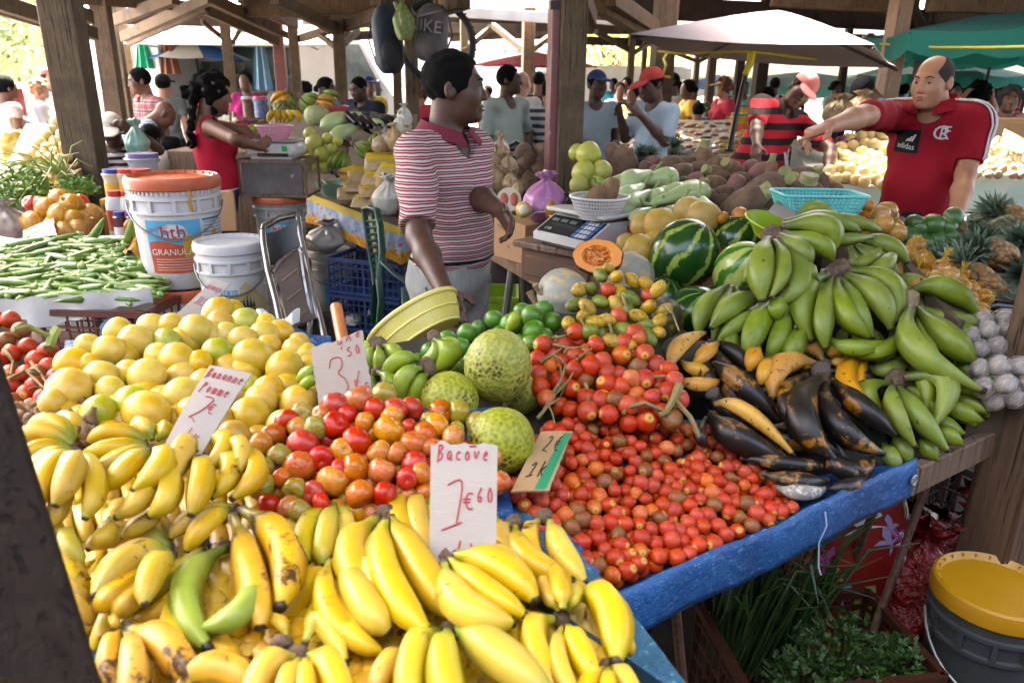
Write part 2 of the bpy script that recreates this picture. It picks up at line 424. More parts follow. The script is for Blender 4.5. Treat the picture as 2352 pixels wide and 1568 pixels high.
# ---- outdoors: building, trees, food truck, van, cars, parasols
WHITE=mat('white_paint','#ebe9e6','#e2dfda',.5,3)
bl=thing('market_building','low white building with a grey roof behind the blue parasol','building',P(380,200,30).xy.to_3d())
o3=bl.location
b=MB();b.box(V((0,4,2.0)),(9,6,4.0));b.build('wall',WHITE,bl)
b=MB();b.add([(-5,.6,3.9),(5,.6,3.9),(5,4,5.2),(-5,4,5.2),(-5,7.4,3.9),(5,7.4,3.9)],[(0,1,2,3),(3,2,5,4),(0,3,4),(1,5,2)]);b.build('roof',mat('grey_sheet_roof','#8f8c8a','#a19d99',.6,2),bl,smooth=False)
for x in(-2.4,1.2):
 b=MB();b.box(V((x,.97,2.1)),(1.1,.08,1.5));w_=b.build('louvre_window',mat('grey_louvres','#8b8780',None,.6),bl)
b=MB();b.box(V((3.4,.96,1.1)),(.35,.06,2.2));b.build('red_trim',mat('red_paint','#b02e2a',None,.5),bl)
LEAFM=[]
for i,(c1,c2)in enumerate((('#8a9c62','#a5b478'),('#7d9158','#98a870'),('#9fae58','#bcc678'))):
 n=N('leaves_of_tree');col=n.vary(n.mix(n.noise(2.2),srgb(c1),srgb(c2)),.02,.1);LEAFM.append(n.out(col,.6))
BARK=mat('bark','#4a4038','#5c5146',.9,12,.01)
def tree(label,u,v,D,h,w_,m,nleaf=2600,seed=1):
 q=P(u,v,D);t=thing('broadleaf_tree',label,'tree',(q.x,q.y,0),'trees beyond the market yard');r=random.Random(seed)
 b=MB();b.tube([(0,0,0),(.1,0,h*.25),(0,.1,h*.5),(.1,0,h*.8)],[w_*.05,w_*.04,w_*.03,.03],8)
 cl=[]
 for i in range(16):
  a=r.uniform(0,2*PI);rr=w_*.5*r.uniform(.2,.9);z=h*r.uniform(.4,.95);c=V((rr*math.cos(a),rr*math.sin(a),z));cl.append((c,w_*r.uniform(.13,.24)))
  b.tube([(0,0,h*.35),c*.6+V((0,0,h*.14)),c],[w_*.02,w_*.012,.02],5)
 b.build('trunk',BARK,t)
 b=MB()
 for i in range(nleaf):
  c,s_=r.choice(cl);d=V((r.gauss(0,1),r.gauss(0,1),r.gauss(0,.8)));d=d.normalized()*(s_*r.uniform(.5,1.15));p=c+d
  x=V((r.uniform(-1,1),r.uniform(-1,1),r.uniform(-1,1))).normalized();y=x.cross(V((r.uniform(-1,1),r.uniform(-1,1),r.uniform(-.3,1)))).normalized();k=w_*.024*r.uniform(.7,1.4)
  b.add([p-x*k,p+y*k*.5,p+x*k,p-y*k*.5],[(0,1,2,3)])
 b.build('crown',m,t,smooth=False);return t
tree('pale green bushy tree at the far left behind the cars',20,150,34,5.6,8,LEAFM[0],3200,3)
tree('taller loose tree behind the okra post',130,140,42,7.0,9,LEAFM[1],3000,4)
tree('low tree behind the white car, left edge',-90,150,30,5,7,LEAFM[0],2400,5)
tree('bright yellow green tree behind the blue cap man',1400,140,36,5.2,7,LEAFM[2],3000,6)
tree('green tree behind the white van cab',880,150,34,4.6,6,LEAFM[1],2000,7)
GLASS=mat('dark_window_glass','#5f6f70','#8a9796',.08,3,spec=.8)
TYRE=mat('tyre_rubber','#1c1b1b','#262423',.75,30,.002)
ALU=mat('alloy_metal','#b5b3b0',None,.35,metal=.8)
def car(label,loc,rz,body,L=4.2,W=1.75,H=1.5,van=False):
 t=thing('van' if van else 'parked_car',label,'van' if van else 'car',loc);t.rotation_euler.z=rz
 side=[(-.5,.18),(-.5,.62),(-.47,.66),(-.42,1),(.12,1),(.28,.66),(.47,.56),(.5,.42),(.5,.18)]if not van else[(-.5,.14),(-.5,.97),(-.46,1),(.24,1),(.33,.93),(.42,.55),(.49,.46),(.5,.14)]
 b=MB();n=len(side);ys=[(-.5,.94),(-.47,1),(.47,1),(.5,.94)]
 for y,k in ys:b.v+=[V((x*L*k,y*W*(1 if z<.66 else .88),z*H))for x,z in side];b.t+=[0]*n
 for j in range(3):
  for i in range(n):b.f.append([j*n+i,j*n+(i+1)%n,(j+1)*n+(i+1)%n,(j+1)*n+i]);b.m.append(0)
 b.f+=[list(range(n))[::-1],[3*n+i for i in range(n)]];b.m+=[0,0]
 b.build('body',body,t,sharp=35)
 for s in(-1,1):
  b=MB();y=s*W*.455
  wn=[(-.40,.69),(-.37,.93),(.09,.93),(.22,.69)]if not van else[(.1,.62),(.1,.9),(.3,.9),(.38,.62)]
  b.add([(x*L,y+s*.02*(1 if z<.8 else .3),z*H)for x,z in wn]+[(x*L,y-s*.03,z*H)for x,z in wn],[(0,1,2,3),(4,5,6,7)]+[(i,(i+1)%4,(i+1)%4+4,i+4)for i in range(4)]);b.build('side_window',GLASS,t,smooth=False)
  for x in(-.3,.31):
   M=Matrix.Rotation(PI/2,3,'X');b=MB();r=.32
   b.lathe([(r*.6,-.1),(r,-.09),(r,.09),(r*.6,.1)],20,(x*L,s*W*.45,r),M);wl=b.build('wheel',TYRE,t)
   b=MB();b.lathe([(.01,-.106),(r*.6,-.104),(r*.62,.104),(.01,.106)],16,(x*L,s*W*.45,r),M);b.build('rim',ALU,wl)
   bl_=MB()
   for k in range(5):bl_.box(V((x*L,s*(W*.45+.1),r))+Matrix.Rotation(k*2*PI/5,3,'Y')@V((0,0,r*.3)),(.04,.02,r*.55),Matrix.Rotation(k*2*PI/5,3,'Y'))
   bl_.build('spoke',mat('dark_gap','#333130',None,.6),wl)
 b=MB();b.box(V((L*.495,0,H*.47)),(.04,W*.8,.12),None,.02);b.build('headlight',mat('lamp_glass','#d8d8d4',None,.15),t)
 return t
q=P(-20,300,9.5);car('white car parked at the far left behind the woman in the floral dress',(q.x-1.2,q.y,0),R_(15),WHITE)
q=P(75,280,13);car('white parked car behind the cap man in the yard',(q.x,q.y+2,0),R_(5),WHITE,H=1.45)
q=P(40,150,22);car('pale grey car far back in the yard',(q.x,q.y,0),R_(20),mat('silver_paint','#a9aaa9',None,.35))
q=P(860,230,15.5);car('white van parked far behind the backpacks',(q.x+1.5,q.y+12,0),R_(-14),WHITE,L=5.4,W=2.0,H=2.45,van=True)
q=P(1370,200,22);car('white van behind the blue cap man',(q.x,q.y,0),R_(175),WHITE,L=5.2,W=2.0,H=2.2,van=True)
q=P(1100,190,24);car('white lorry body behind the grey polo man',(q.x,q.y+1,0),R_(4),WHITE,L=7,W=2.2,H=3.0,van=True)
# food truck with open hatch
q=P(620,240,13.6);q.x=-4.96;ft=thing('food_truck','white food truck with its long side hatch propped open','food truck',(q.x,q.y,0));
b=MB();W_=3.4
b.box((0,1.2,.75),(W_,2.0,.6),None,.03);b.box((0,1.2,2.55),(W_,2.0,.5),None,.03);b.box((-W_/2+.1,1.2,1.6),(.2,2,1.5),None,.02);b.box((W_/2-.35,1.2,1.6),(.7,2,1.5),None,.02)
b.build('body',WHITE,ft)
b=MB();b.box((0,2.15,1.6),(W_,.06,1.6));b.build('back_wall',mat('truck_inner_wall','#4f6468','#5f7476',.6,2),ft)
for x in(-1.1,1.2):
 for y in(.35,2.05):b=MB();b.lathe([(.22,-.1),(.36,-.09),(.36,.09),(.22,.1)],20,(x,y,.36),Matrix.Rotation(PI/2,3,'X'));b.build('wheel',TYRE,ft)
b=MB();pr=[(1.7,.4),(1.7,2.62),(2.05,2.55),(2.5,1.72),(2.72,1.4),(2.76,.9),(2.76,.4)]
b.prism([(x,z)for x,z in pr],1.9,Matrix.Rotation(PI/2,3,'X'),(0,.25,0));b.v=[V((p.x,p.y if p.y<.3 else p.y,p.z))for p in b.v];b.v=[V((p.x,.25 if abs(p.y-.25)<.01 else 2.15,p.z))for p in b.v];b.build('cab',WHITE,ft,sharp=30)
b=MB();b.add([(1.8,.235,1.5),(2.52,.235,1.5),(2.12,.235,2.3),(1.8,.235,2.3)],[(0,1,2,3)]);b.build('cab_window',GLASS,ft,smooth=False)
b=MB();b.box((2.45,.16,1.55),(.08,.12,.3),None,.02);b.build('wing_mirror',mat('dark_gap','#333130',None,.6),ft)
b=MB();b.box((0,-.45,2.33),(W_+.3,1.3,.05),Matrix.Rotation(R_(10),3,'X'),.01);b.build('hatch_awning',WHITE,ft)
b=MB();b.box((-.2,.1,1.04),(W_-.3,.35,.05),None,.01);b.build('counter',mat('brushed_steel','#8d8f8e','#a4a6a4',.35,4,metal=.5),ft)
b=MB();b.box((-.2,2.0,1.75),(3,.25,.04));b.box((-.2,2.0,1.45),(3,.25,.04))
for k in range(26):b.lathe([(.03,0),(.035,.05),(.035,.14),(.012,.17),(.012,.2)],8,(-1.6+k*.11,2.0,1.77 if k%2 else 1.47))
b.build('bottle_shelf',mat('shelf_goods','#5c6b62','#8b7a5a',.4,9),ft)
b=MB()
for x in(-1.5,1.4):b.tube([(x,.15,2.2),(x,-.8,2.26)],.015,6)
b.build('hatch_strut',ALU,ft)
q2=V(ft.location)
for i,(x,c,lb,hh)in enumerate(((-1.75,'#1f9a74','green dress hanging in the food truck hatch',.42),(.35,'#7aa3bd','pale blue sheet hanging in the truck hatch',.75),(-1.3,'#7a4a32','brown figure hanging in the food truck hatch',.5))):
 b=MB();M_=mat('cloth_'+lb.split()[0]+['a','b','c'][i],c,None,.8)
 b.grid(lambda a,e:V((x+(a-.5)*.34*(.5+e*.5),.12+.05*math.sin(a*14),2.25-e*hh)),14,4);b.grid(lambda a,e:V((x+(a-.5)*.33*(.5+e*.5),.17+.05*math.sin(a*14),2.25-e*hh)),14,4)
 o=b.build('hanging_cloth',M_,org=(0,0,0));o.location=q2;tag(o,lb,'cloth')
def umbrella(label,u,v,D,R,drop,m,m2=None,sides=8,scal=0.0,pole=True,hz=None,squash=1.0,rz=0.0,tilt=0,edge=None,under=None):
 q=P(u,v,D);zt=q.z;t=thing('parasol',label,'parasol',(q.x,q.y,0),'market parasols')
 b=MB();K=sides*6;J=6;M=Matrix.Rotation(rz,3,'Z')@Matrix.Rotation(tilt,3,'Y')
 def pt(k,j,off=0):
  a=2*PI*k/K;f=(k%6)/6;s_=math.cos(PI/sides)/math.cos((f-.5)*2*PI/sides);r=R*j/J*(s_ if j else 1)
  sag=-.06*R*math.sin(f*PI)*(j/J);z=-drop*(j/J)**1.15-sag*-.4-off
  return M@V((r*math.cos(a),r*math.sin(a)*squash,z))+V((0,0,zt))
 for off,fl in((0,0),(.006,1)):
  vs=[pt(k,j,off)for j in range(J+1)for k in range(K)];fs=[]
  for j in range(J):
   for k in range(K):
    f=(j*K+k,j*K+(k+1)%K,(j+1)*K+(k+1)%K,(j+1)*K+k);b.mi=1 if(m2 and(k//6)%2)else 0;b.m.append(b.mi);fs.append(f[::-1]if fl else f)
  base=len(b.v);b.v+=vs;b.t+=[0]*len(vs);b.f+=[[i+base for i in f]for f in fs]
 b.mi=0
 b.build('canopy',[m,m2]if m2 else m,t,sharp=60)
 if scal:
  b=MB();vs=[];fs=[]
  for k in range(K*2+1):
   p=pt((k/2)if k%2==0 else(k//2),J)if k%2==0 else(pt(k//2,J)+pt(k//2+1,J))/2
   vs+=[p,p-V((0,0,scal*(.75+.25*abs(math.sin(k*PI/6)))))]
  for k in range(K*2):fs.append((2*k,2*k+2,2*k+3,2*k+1))
  b.add(vs,fs);b.build('valance',edge or m,t,smooth=False)
 b=MB()
 for k in range(sides):
  b.tube([M@V((0,0,-.05))+V((0,0,zt)),pt(k*6,J,.03)],.012,6)
 b.build('rib',mat('dark_metal','#2b2928',None,.5,metal=.5),t)
 if pole:
  b=MB();b.tube([(0,0,0),(0,0,zt-.02)],.022,8);b.build('pole',mat('dark_metal','#2b2928',None,.5,metal=.5),t)
 return t
def fabric(name,c,c2=None,tr=.25):
 n=N(name);col=n.mix(n.step(n.noise(3,3),.3,.7),srgb(c),srgb(c2 or c));n.out(col,.8,.2)
 ts=n.n.new('ShaderNodeBsdfTranslucent');n.set(ts.inputs[0],col);mx=n.n.new('ShaderNodeMixShader');mx.inputs[0].default_value=tr
 n.t.links.new(n.b.outputs[0],mx.inputs[1]);n.t.links.new(ts.outputs[0],mx.inputs[2]);n.t.links.new(mx.outputs[0],n.n['Material Output'].inputs[0]);return n.m
GREYF=fabric('grey_canvas','#8f8489','#857a7f',.05)
umbrella('big grey canvas parasol above the striped polo man',1788,24,6.6,1.36,.34,GREYF,sides=4,rz=R_(14),pole=False,tilt=R_(4.5))
string('leaning dark pole of the grey parasol wrapped in yellow tape',[P(1725,120,6.3),P(1690,270,6.3),P(1676,345,6.3)],.022,mat('dark_metal','#2b2928',None,.5,metal=.5),'parasol_pole','pole')
string('yellow tape wrapped round the top of the parasol pole',[P(1727,122,6.24),P(1722,150,6.24),P(1712,172,6.24)],[.034,.03,.026],None,'tape_wrap','tape')
TEAL=fabric('teal_canvas','#6fb8ae','#5fa8a0',.55);TEALW=fabric('pale_teal_canvas','#b9d9d6','#a8cfcc',.4);BLUEF=fabric('blue_canvas','#4d7fc4',None,.4);WHF=fabric('white_canvas','#d9dad8',None,.4);DKTEAL=fabric('deep_green_canvas','#2f8474',None,.35)
umbrella('green parasol at the right edge with a scalloped border',2400,14,8.2,1.75,.3,TEAL,sides=8,scal=.26,edge=DKTEAL,rz=.3)
umbrella('second green parasol further back behind the dark post',2290,72,11.5,1.6,.3,TEAL,sides=8,scal=.2,edge=DKTEAL)
umbrella('pale teal parasol right of the pale post',2160,128,14,1.5,.35,TEALW,sides=8,scal=.2,edge=DKTEAL)
umbrella('wide pale teal parasol in the far row behind the grey one',1845,165,17,2.2,.3,TEALW,sides=8,scal=.22,edge=TEAL)
umbrella('white parasol with blue panels in the far row',1650,172,20,2.0,.32,WHF,BLUEF,sides=8,scal=.2,edge=WHF)  # alternate canopy panels take the blue canvas
umbrella('pale teal parasol in the far row left of the pale post',1965,172,19,1.8,.3,TEALW,sides=8,scal=.2,edge=TEAL)
umbrella('pale far parasol behind the red polo man',2110,178,20,2.2,.3,WHF,TEALW,sides=8,scal=.2,edge=BLUEF)
umbrella('far green and white parasol at the right edge',2330,172,18,2.1,.3,TEALW,sides=8,scal=.25,edge=DKTEAL)
umbrella('blue and white parasol in front of the white building',446,90,14,1.0,.34,BLUEF,WHF,sides=8,rz=.5)
umbrella('red and pink canopy behind the grey polo man',1230,120,18,1.5,.3,fabric('pink_canvas','#d9828a',None,.4),fabric('red_canvas','#c2353f',None,.3),sides=6)
# ================================================================ tables, tarps
def slab(name,label,cat,poly,z,th,m,legs=(),legm=None,legr=.02):
 c=V((sum(p[0]for p in poly)/len(poly),sum(p[1]for p in poly)/len(poly),0));t=thing(name,label,cat,c)
 if sum(poly[i-1][0]*poly[i][1]-poly[i][0]*poly[i-1][1]for i in range(len(poly)))<0:poly=poly[::-1]
 b=MB();b.prism([(x-c.x,y-c.y)for x,y in poly],th,None,(0,0,z));b.build('table_top',m,t,smooth=False)
 for(x,y),(x2,y2)in legs:
  b=MB();b.tube([V((x,y,z-th))-c,V((x2,y2,0))-c],legr,8);b.build('leg',legm,t)
 return t
REBAR=mat('rusty_rebar','#4b3529','#6a4c3a',.75,60,.003,160,metal=.3)
slab('market_table','wooden trestle table at the front under the bananas, tomatoes and yellow fruit','table',[(.33,.68),(-.2,2.05),(-1.45,1.57),(-.92,.2)],.78,.04,WOODT,[((.22,.9),(.25,.95)),((-.2,1.9),(-.2,1.9)),((-1.3,1.5),(-1.3,1.5)),((-.85,.35),(-.85,.35))],REBAR,.012)
e0,e1=V((.10,1.05,0)),V((2.45,2.62,0));ed=(e1-e0).normalized()
slab('market_table','long plank table with rusty bar legs under red palm fruit and plantains','table',[(.12,1.08),(2.43,2.63),(1.35,2.62),(1.2,3.02),(.42,3.0),(-.2,2.1)],.78,.04,WOODT,
 [((.33,1.3),(.47,1.42)),((.98,1.72),(1.0,1.95)),((1.22,1.9),(1.24,2.25)),((1.2,1.88),(.92,1.62)),((.2,1.7),(.2,1.7)),((1.1,2.8),(1.1,2.8))],REBAR,.011)
slab('market_table','worn plank table carrying the digital scale and the carton','table',[(.36,3.02),(-.22,4.4),(2.2,5.3),(2.4,3.9),(1.3,3.06)],.8,.045,WOODT,
 [((.3,3.25),(.12,3.1)),((.32,3.5),(.45,3.3)),((.0,4.0),(-.1,3.85)),((.05,4.1),(.1,4.2)),((2.0,4.8),(2,4.8))],mat('steel_tube','#5c5a57','#6d6a66',.5,9,metal=.5),.022)
b=MB();b.beam(e0+ed*.0+V((.012,-.018,.765)),e1+V((.012,-.018,.765)),.03,.075,.004);tag(b.build('table_edge_plank',WOODT,org=e0),'long worn edge plank along the front of the red fruit table','plank')
b=MB();b.beam(V((.35,2.98,.79)),V((-.26,4.45,.79)),.04,.12,.004);tag(b.build('table_edge_plank',WOODT,org=(.35,2.98,0)),'scuffed edge plank in front of the carton and kitchen knife','plank')
def m_tarp(name,c1,c2):
 n=N(name);f=n.noise(3.5,5,.65);col=n.mix(n.step(f,.35,.65),srgb(c1),srgb(c2));w_=n.noise(60,3,.8,n.mapv((1,1,6)))
 col=n.mix(n.step(w_,.58,.72),col,srgb('#7fb2d6'));n.bump(n.noise(18,6,.65),.012,.9);return n.out(col,.5,.4)
TARP=m_tarp('blue_tarpaulin','#14528f','#104076');TARPD=m_tarp('faded_blue_tarpaulin','#2a6484','#1f4d6a')
def mound(label,quad,Dfn,off,m,zb=.785,nu=24,nv=20,name='tarpaulin',cat='tarp',amp=.015):
 """draped sheet: quad = px corners tl,tr,br,bl"""
 b=MB();tl,tr,br,bl_=quad
 def pt(i,j):
  u=(tl[0]*(1-i)+tr[0]*i)*(1-j)+(bl_[0]*(1-i)+br[0]*i)*j;v=(tl[1]*(1-i)+tr[1]*i)*(1-j)+(bl_[1]*(1-i)+br[1]*i)*j
  p=P(u,v,Dfn(u,v)+off);p.z+=amp*noise.noise(p*9);p.z=max(p.z,zb+.004);return p
 T=[[pt(i/nu,j/nv)for i in range(nu+1)]for j in range(nv+1)]
 vs=[p for r in T for p in r];W=nu+1;fs=[(j*W+i,(j+1)*W+i,(j+1)*W+i+1,j*W+i+1)for j in range(nv)for i in range(nu)]
 rim=[i for i in range(W)]+[j*W+nu for j in range(1,nv+1)]+[nv*W+i for i in range(nu-1,-1,-1)]+[j*W for j in range(nv-1,0,-1)]
 k=len(vs);vs+=[V((vs[i].x,vs[i].y,zb))for i in rim];n=len(rim)
 fs+=[(rim[i],rim[(i+1)%n],k+(i+1)%n,k+i)for i in range(n)]+[[k+i for i in range(n)]]
 b.add(vs,fs);o=b.build(name,m,org=(T[0][0].x,T[0][0].y,zb));return tag(o,label,cat)
# ================================================================ fruit kit
BP=[(0,.36),(.06,.33),(.13,.42),(.2,.7),(.3,.94),(.45,1.0),(.62,1.0),(.76,.93),(.86,.74),(.93,.5),(.965,.36),(1,.3)]
BPS=[(0,.3),(.05,.32),(.1,.5),(.17,.8),(.27,.98),(.45,1.03),(.62,1.0),(.76,.9),(.87,.66),(.94,.42),(.97,.32),(1,.27)]
BPP=[(0,.4),(.05,.38),(.12,.46),(.2,.66),(.32,.93),(.48,1.03),(.62,1.0),(.75,.84),(.85,.6),(.92,.4),(.96,.3),(1,.27)]
def bcurve(b,p0,pm,p1,R,prof=BP,seg=10,n=15):
 p0,pm,p1=V(p0),V(pm),V(p1);c=pm*2-(p0+p1)/2
 def rad(t):
  for(a,ra),(d,rd)in zip(prof,prof[1:]):
   if t<=d:return ra+(rd-ra)*(t-a)/(d-a)
  return prof[-1][1]
 ts=[0,.04,.09,.14,.19,.25,.33,.42,.52,.62,.71,.79,.86,.915,.95,.975,1]
 pts=[p0*(1-t)**2+c*2*t*(1-t)+p1*t*t for t in ts]
 b.tube(pts,[R*rad(t)for t in ts],seg,prof=[1.13,.9]*(seg//2),up=V((.3,.2,1)),tt=ts)
def m_banana(name,c1,c2,neck,spot='#4a3418',samt=.06,tip='#2a1f16',big=0.0,rough=.42,hue=.008,val=.08,bigc='#1d1613'):
 n=N(name);t=n.attr();col=n.mix(n.step(n.noise(26,3),.3,.7),srgb(c1),srgb(c2))
 col=n.mix(n.math('SUBTRACT',1.0,n.step(t,.08,.34)),col,srgb(neck));col=n.mix(n.step(t,.84,.97),col,n.mix(.5,srgb(neck),srgb(c2)))
 col=n.vary(col,hue,val,.06)
 rn=n.n.new('ShaderNodeVectorMath');rn.operation='ADD';cb=n.n.new('ShaderNodeCombineXYZ');n.set(cb.inputs[0],n.math('MULTIPLY',n.rand(),37.0));n.t.links.new(n.tex(),rn.inputs[0]);n.t.links.new(cb.outputs[0],rn.inputs[1])
 col=n.mix(n.step(n.noise(75,4,.65,n.mapv((1,1,.45),rn.outputs[0])),1-samt-.30,1-samt-.26),col,srgb(spot))
 if big:col=n.mix(n.step(n.noise(13,6,.72,rn.outputs[0]),1-big-.02,1-big+.04),col,srgb(bigc))
 e=n.math('MULTIPLY',n.noise(60,2),.02);col=n.mix(n.step(n.math('ADD',t,e),.972,.985),col,srgb(tip));col=n.mix(n.step(t,.02,.05),srgb('#5a4630'),col)
 n.bump(n.noise(70,3),.0015,.4);return n.out(col,rough,.4)
BY=m_banana('ripe_banana_skin','#c9a216','#d2ad26','#a3a026',samt=.02,big=.36,bigc='#6a4418')
BYS=m_banana('speckled_banana_skin','#cf9a1a','#dcac2c','#a89a2a',samt=.04,big=.43,bigc='#4a2e14')
BYG=m_banana('half_ripe_banana_skin','#c4aa22','#aca624','#76901f',samt=.01,big=.34,bigc='#5a3a16')
BG=m_banana('green_banana_skin','#8a9a26','#9aac30','#6a8424','#3c3a1c',.0)
BSM=m_banana('small_banana_skin','#c49c1a','#cfaa2e','#7f8e28',big=.37,bigc='#4a3014',samt=.03,tip='#3a3020')
BPG=m_banana('green_plantain_skin','#6c7e20','#7f8e2a','#586a22','#2c2a18',.04,'#3a2c22',.32,.45,bigc='#4a4a22')
BPK=m_banana('blackened_plantain_skin','#8a5a1e','#b07a24','#2a1f18','#14100e',.1,'#171311',.58,.42)
BPO=m_banana('ripe_plantain_skin','#c98f22','#d29a2c','#8a6a24','#2a1c12',.08,'#1f1813',.34,.45)
CROWN=mat('cut_banana_crown','#4a3a2c','#7a6248',.8,40,.004,90,spots='#231b16',sscale=60)
nm_ct={}
def bunch(label,Dfn,cr,bans,m,R=None,off=0.0,prof=BP,crs=1.0,group=None,seg=10,bulge=.02,name='banana_bunch',cat='bananas',crm=None,part='banana'):
 """bans: (start u, v, mid u, v, end u, v, width px[, depth offset[, material]]) in photo pixels"""
 D=Dfn if callable(Dfn)else(lambda u,v:Dfn)
 cp=P(cr[0],cr[1],D(*cr)+off);t=thing(name,label,cat,cp,group)
 for i,q in enumerate(bans):
  u0,v0,um,vm,u1,v1,w_=q[:7];do=off+(q[7]if len(q)>7 else 0.0);mm=q[8]if len(q)>8 else m
  d0,dm,d1=D(u0,v0)+do,D(um,vm)+do-bulge,D(u1,v1)+do+bulge*.5
  b=MB();bcurve(b,P(u0,v0,d0),P(um,vm,dm),P(u1,v1,d1),w_*dm/FPX/2*(.76 if m is BPK else .88 if prof is BPP else .91),prof,seg)
  b.build(part,mm,t,cp,sharp=0)
 if crs:
  c=V();k=0
  for q in bans:c+=(P(q[0],q[1],D(q[0],q[1])+off)-cp);k+=1
  c/=max(1,k);dirn=(P(*[sum(q[j]for q in bans)/k for j in(2,3)],D(*cr)+off)-cp).normalized()
  b=MB();wide=crs*.0135*D(*cr);M=rotto(dirn,0,V((.2,-1,.3)))
  b.ell(dirn*.004,(wide*1.05,wide*.62,wide*.95),M,10,6,.35,2.2,k+cr[0]);b.build('crown',crm or CROWN,t,sharp=0)
 return t
def rotmesh(mesh_list):return mesh_list
def place(name,mesh,u,v,D,label,cat,group,s=1.0,rot=None,r=rnd,sq=None):
 o=bpy.data.objects.new(name,mesh);C.objects.link(o);o.location=P(u,v,D)
 o.rotation_euler=rot if rot is not None else(r.uniform(0,6.3),r.uniform(0,6.3),r.uniform(0,6.3));o.scale=(s,s,s)if sq is None else sq
 return tag(o,label,cat,group)
def darts(poly,wpx,n,r,pts=(),k=.8,Dfn=None,Dref=1.0):
 out=list(pts);us=[p[0]for p in poly];vs=[p[1]for p in poly];got=[]
 for _ in range(n):
  u,v=r.uniform(min(us),max(us)),r.uniform(min(vs),max(vs))
  if not inpoly(u,v,poly):continue
  w_=wpx*(Dref/Dfn(u,v)if Dfn else 1)
  if all((u-a)**2+(v-b)**2>(k*w_)**2 for a,b,*_ in out):out.append((u,v));got.append((u,v))
 return got
def me_of(b,name,m,sharp=0):
 o=b.build(name,m,sharp=sharp);me=o.data;bpy.data.objects.remove(o);return me
# ---------------------------------------------------------------- front bananas
DB=plane3((700,1568,.88),(1400,1500,.98),(700,1180,1.28),(1350,1200,1.30),(250,1450,1.0))
mound('blue tarp heaped under the bananas, showing at their lower left',[(60,960),(1240,1150),(1640,1640),(120,1640)],DB,.10,TARPD)
r_=random.Random(5)
fill=0
for gy in range(9):
 for gx in range(15):
  u=190+gx*88+r_.uniform(-25,25);v=1190+gy*52+r_.uniform(-18,18)
  if u>1330-(v<1300)*150 or(u<300 and 1350<v<1520)or(u>560 and v<1240 and u<1130):continue
  a=r_.uniform(1.0,2.2);L=r_.uniform(120,170);ca,sa=math.cos(a),math.sin(a);bs=[]
  for k in(-1,0,1):
   ox,oy=-sa*40*k,ca*40*k
   bs.append((u+ox*.3,v+oy*.3,u+ca*L*.5+ox*1.2+sa*14,v+sa*L*.5+oy*1.2-ca*14,u+ca*L+ox,v+sa*L+oy,62))
  bunch('yellow banana hand deep in the front heap, mostly covered by other hands',DB,(u,v),bs,[BY,BYS,BSM][fill%3],off=.055,group='banana hands in the front heap',seg=10);fill+=1
GB='banana hands in the front heap'
bunch('mottled long bananas hanging from a brown crown left of the green pair',DB,(535,1168),[(555,1172,650,1255,640,1400,86,-.035),(537,1185,578,1320,598,1445,80,-.02),(590,1190,668,1250,690,1345,48,.012)],BYS,off=-.02,group=GB,crs=.8)
bunch('unripe green banana pair in the middle of the front heap',DB,(520,1248),[(520,1258,425,1350,482,1492,78,-.01),(572,1300,560,1395,462,1440,62,-.03),(418,1362,392,1440,452,1535,55,.015,BY)],BG,off=-.015,group=GB,crs=.7)
bunch('hand of short bananas fanned to the left, its stem on the right',DB,(402,1272),[(395,1258,335,1192,245,1205,50,.01),(392,1262,300,1222,196,1262,62,-.01),(393,1268,300,1282,214,1375,78,-.03),(393,1275,270,1360,238,1395,60,.0),(398,1280,350,1310,332,1392,66,-.05),(390,1280,300,1375,275,1400,58,.01)],BSM,off=-.03,prof=BPS,group=GB,crs=.5,crm=BARK)
bunch('long yellow bananas lying slantwise behind the short fan',DB,(470,1246),[(465,1262,380,1338,268,1402,62,.0),(470,1275,400,1385,300,1415,56,.02)],BY,off=.0,group=GB,crs=.7)
bunch('banana hand at the bottom left beside the bare blue tarp',DB,(288,1437),[(282,1450,250,1500,275,1590,58),(290,1455,308,1530,292,1650,76,-.01),(298,1445,385,1482,445,1580,82,-.015),(280,1440,262,1425,268,1405,24)],BYS,off=-.01,group=GB,crs=.8)
bunch('banana hand cut by the bottom edge, brown cut stem upward',DB,(690,1502),[(678,1510,610,1535,565,1660,72,-.01),(688,1515,655,1580,640,1700,62,-.02),(700,1515,702,1575,705,1700,58,-.02),(712,1505,765,1545,800,1690,84,-.01),(700,1480,742,1428,795,1530,58,.015),(660,1470,640,1425,612,1440,36,.02),(672,1482,650,1472,625,1478,34,.0,CROWN)],BY,off=-.03,group=GB,crs=1.2)
bunch('single fat banana lying level at the bottom edge',DB,(420,1568),[(400,1590,500,1533,600,1600,92)],BYS,off=-.01,group=GB,crs=0)
bunch('greenish yellow banana trio below the tomatoes',DB,(767,1137),[(758,1152,702,1225,708,1298,62),(770,1152,750,1228,745,1300,66,-.015),(782,1150,798,1225,800,1302,56)],BYG,off=-.0,group=GB,crs=1.0)
bunch('slim hand with a pinkish cut stem in the centre of the front heap',DB,(768,1264),[(762,1285,750,1385,832,1488,66),(782,1285,832,1378,893,1452,82,-.02),(772,1300,790,1430,880,1495,54,.01)],BY,off=-.025,group=GB,crs=.6)
bunch('largest banana hand left of the tall price card',DB,(884,1174),[(868,1190,806,1285,905,1402,96,.0),(880,1198,850,1310,930,1430,52,-.02),(888,1195,885,1315,988,1458,86,-.035),(898,1190,955,1290,1042,1420,88,-.02)],BY,off=-.03,group=GB,crs=1.0)
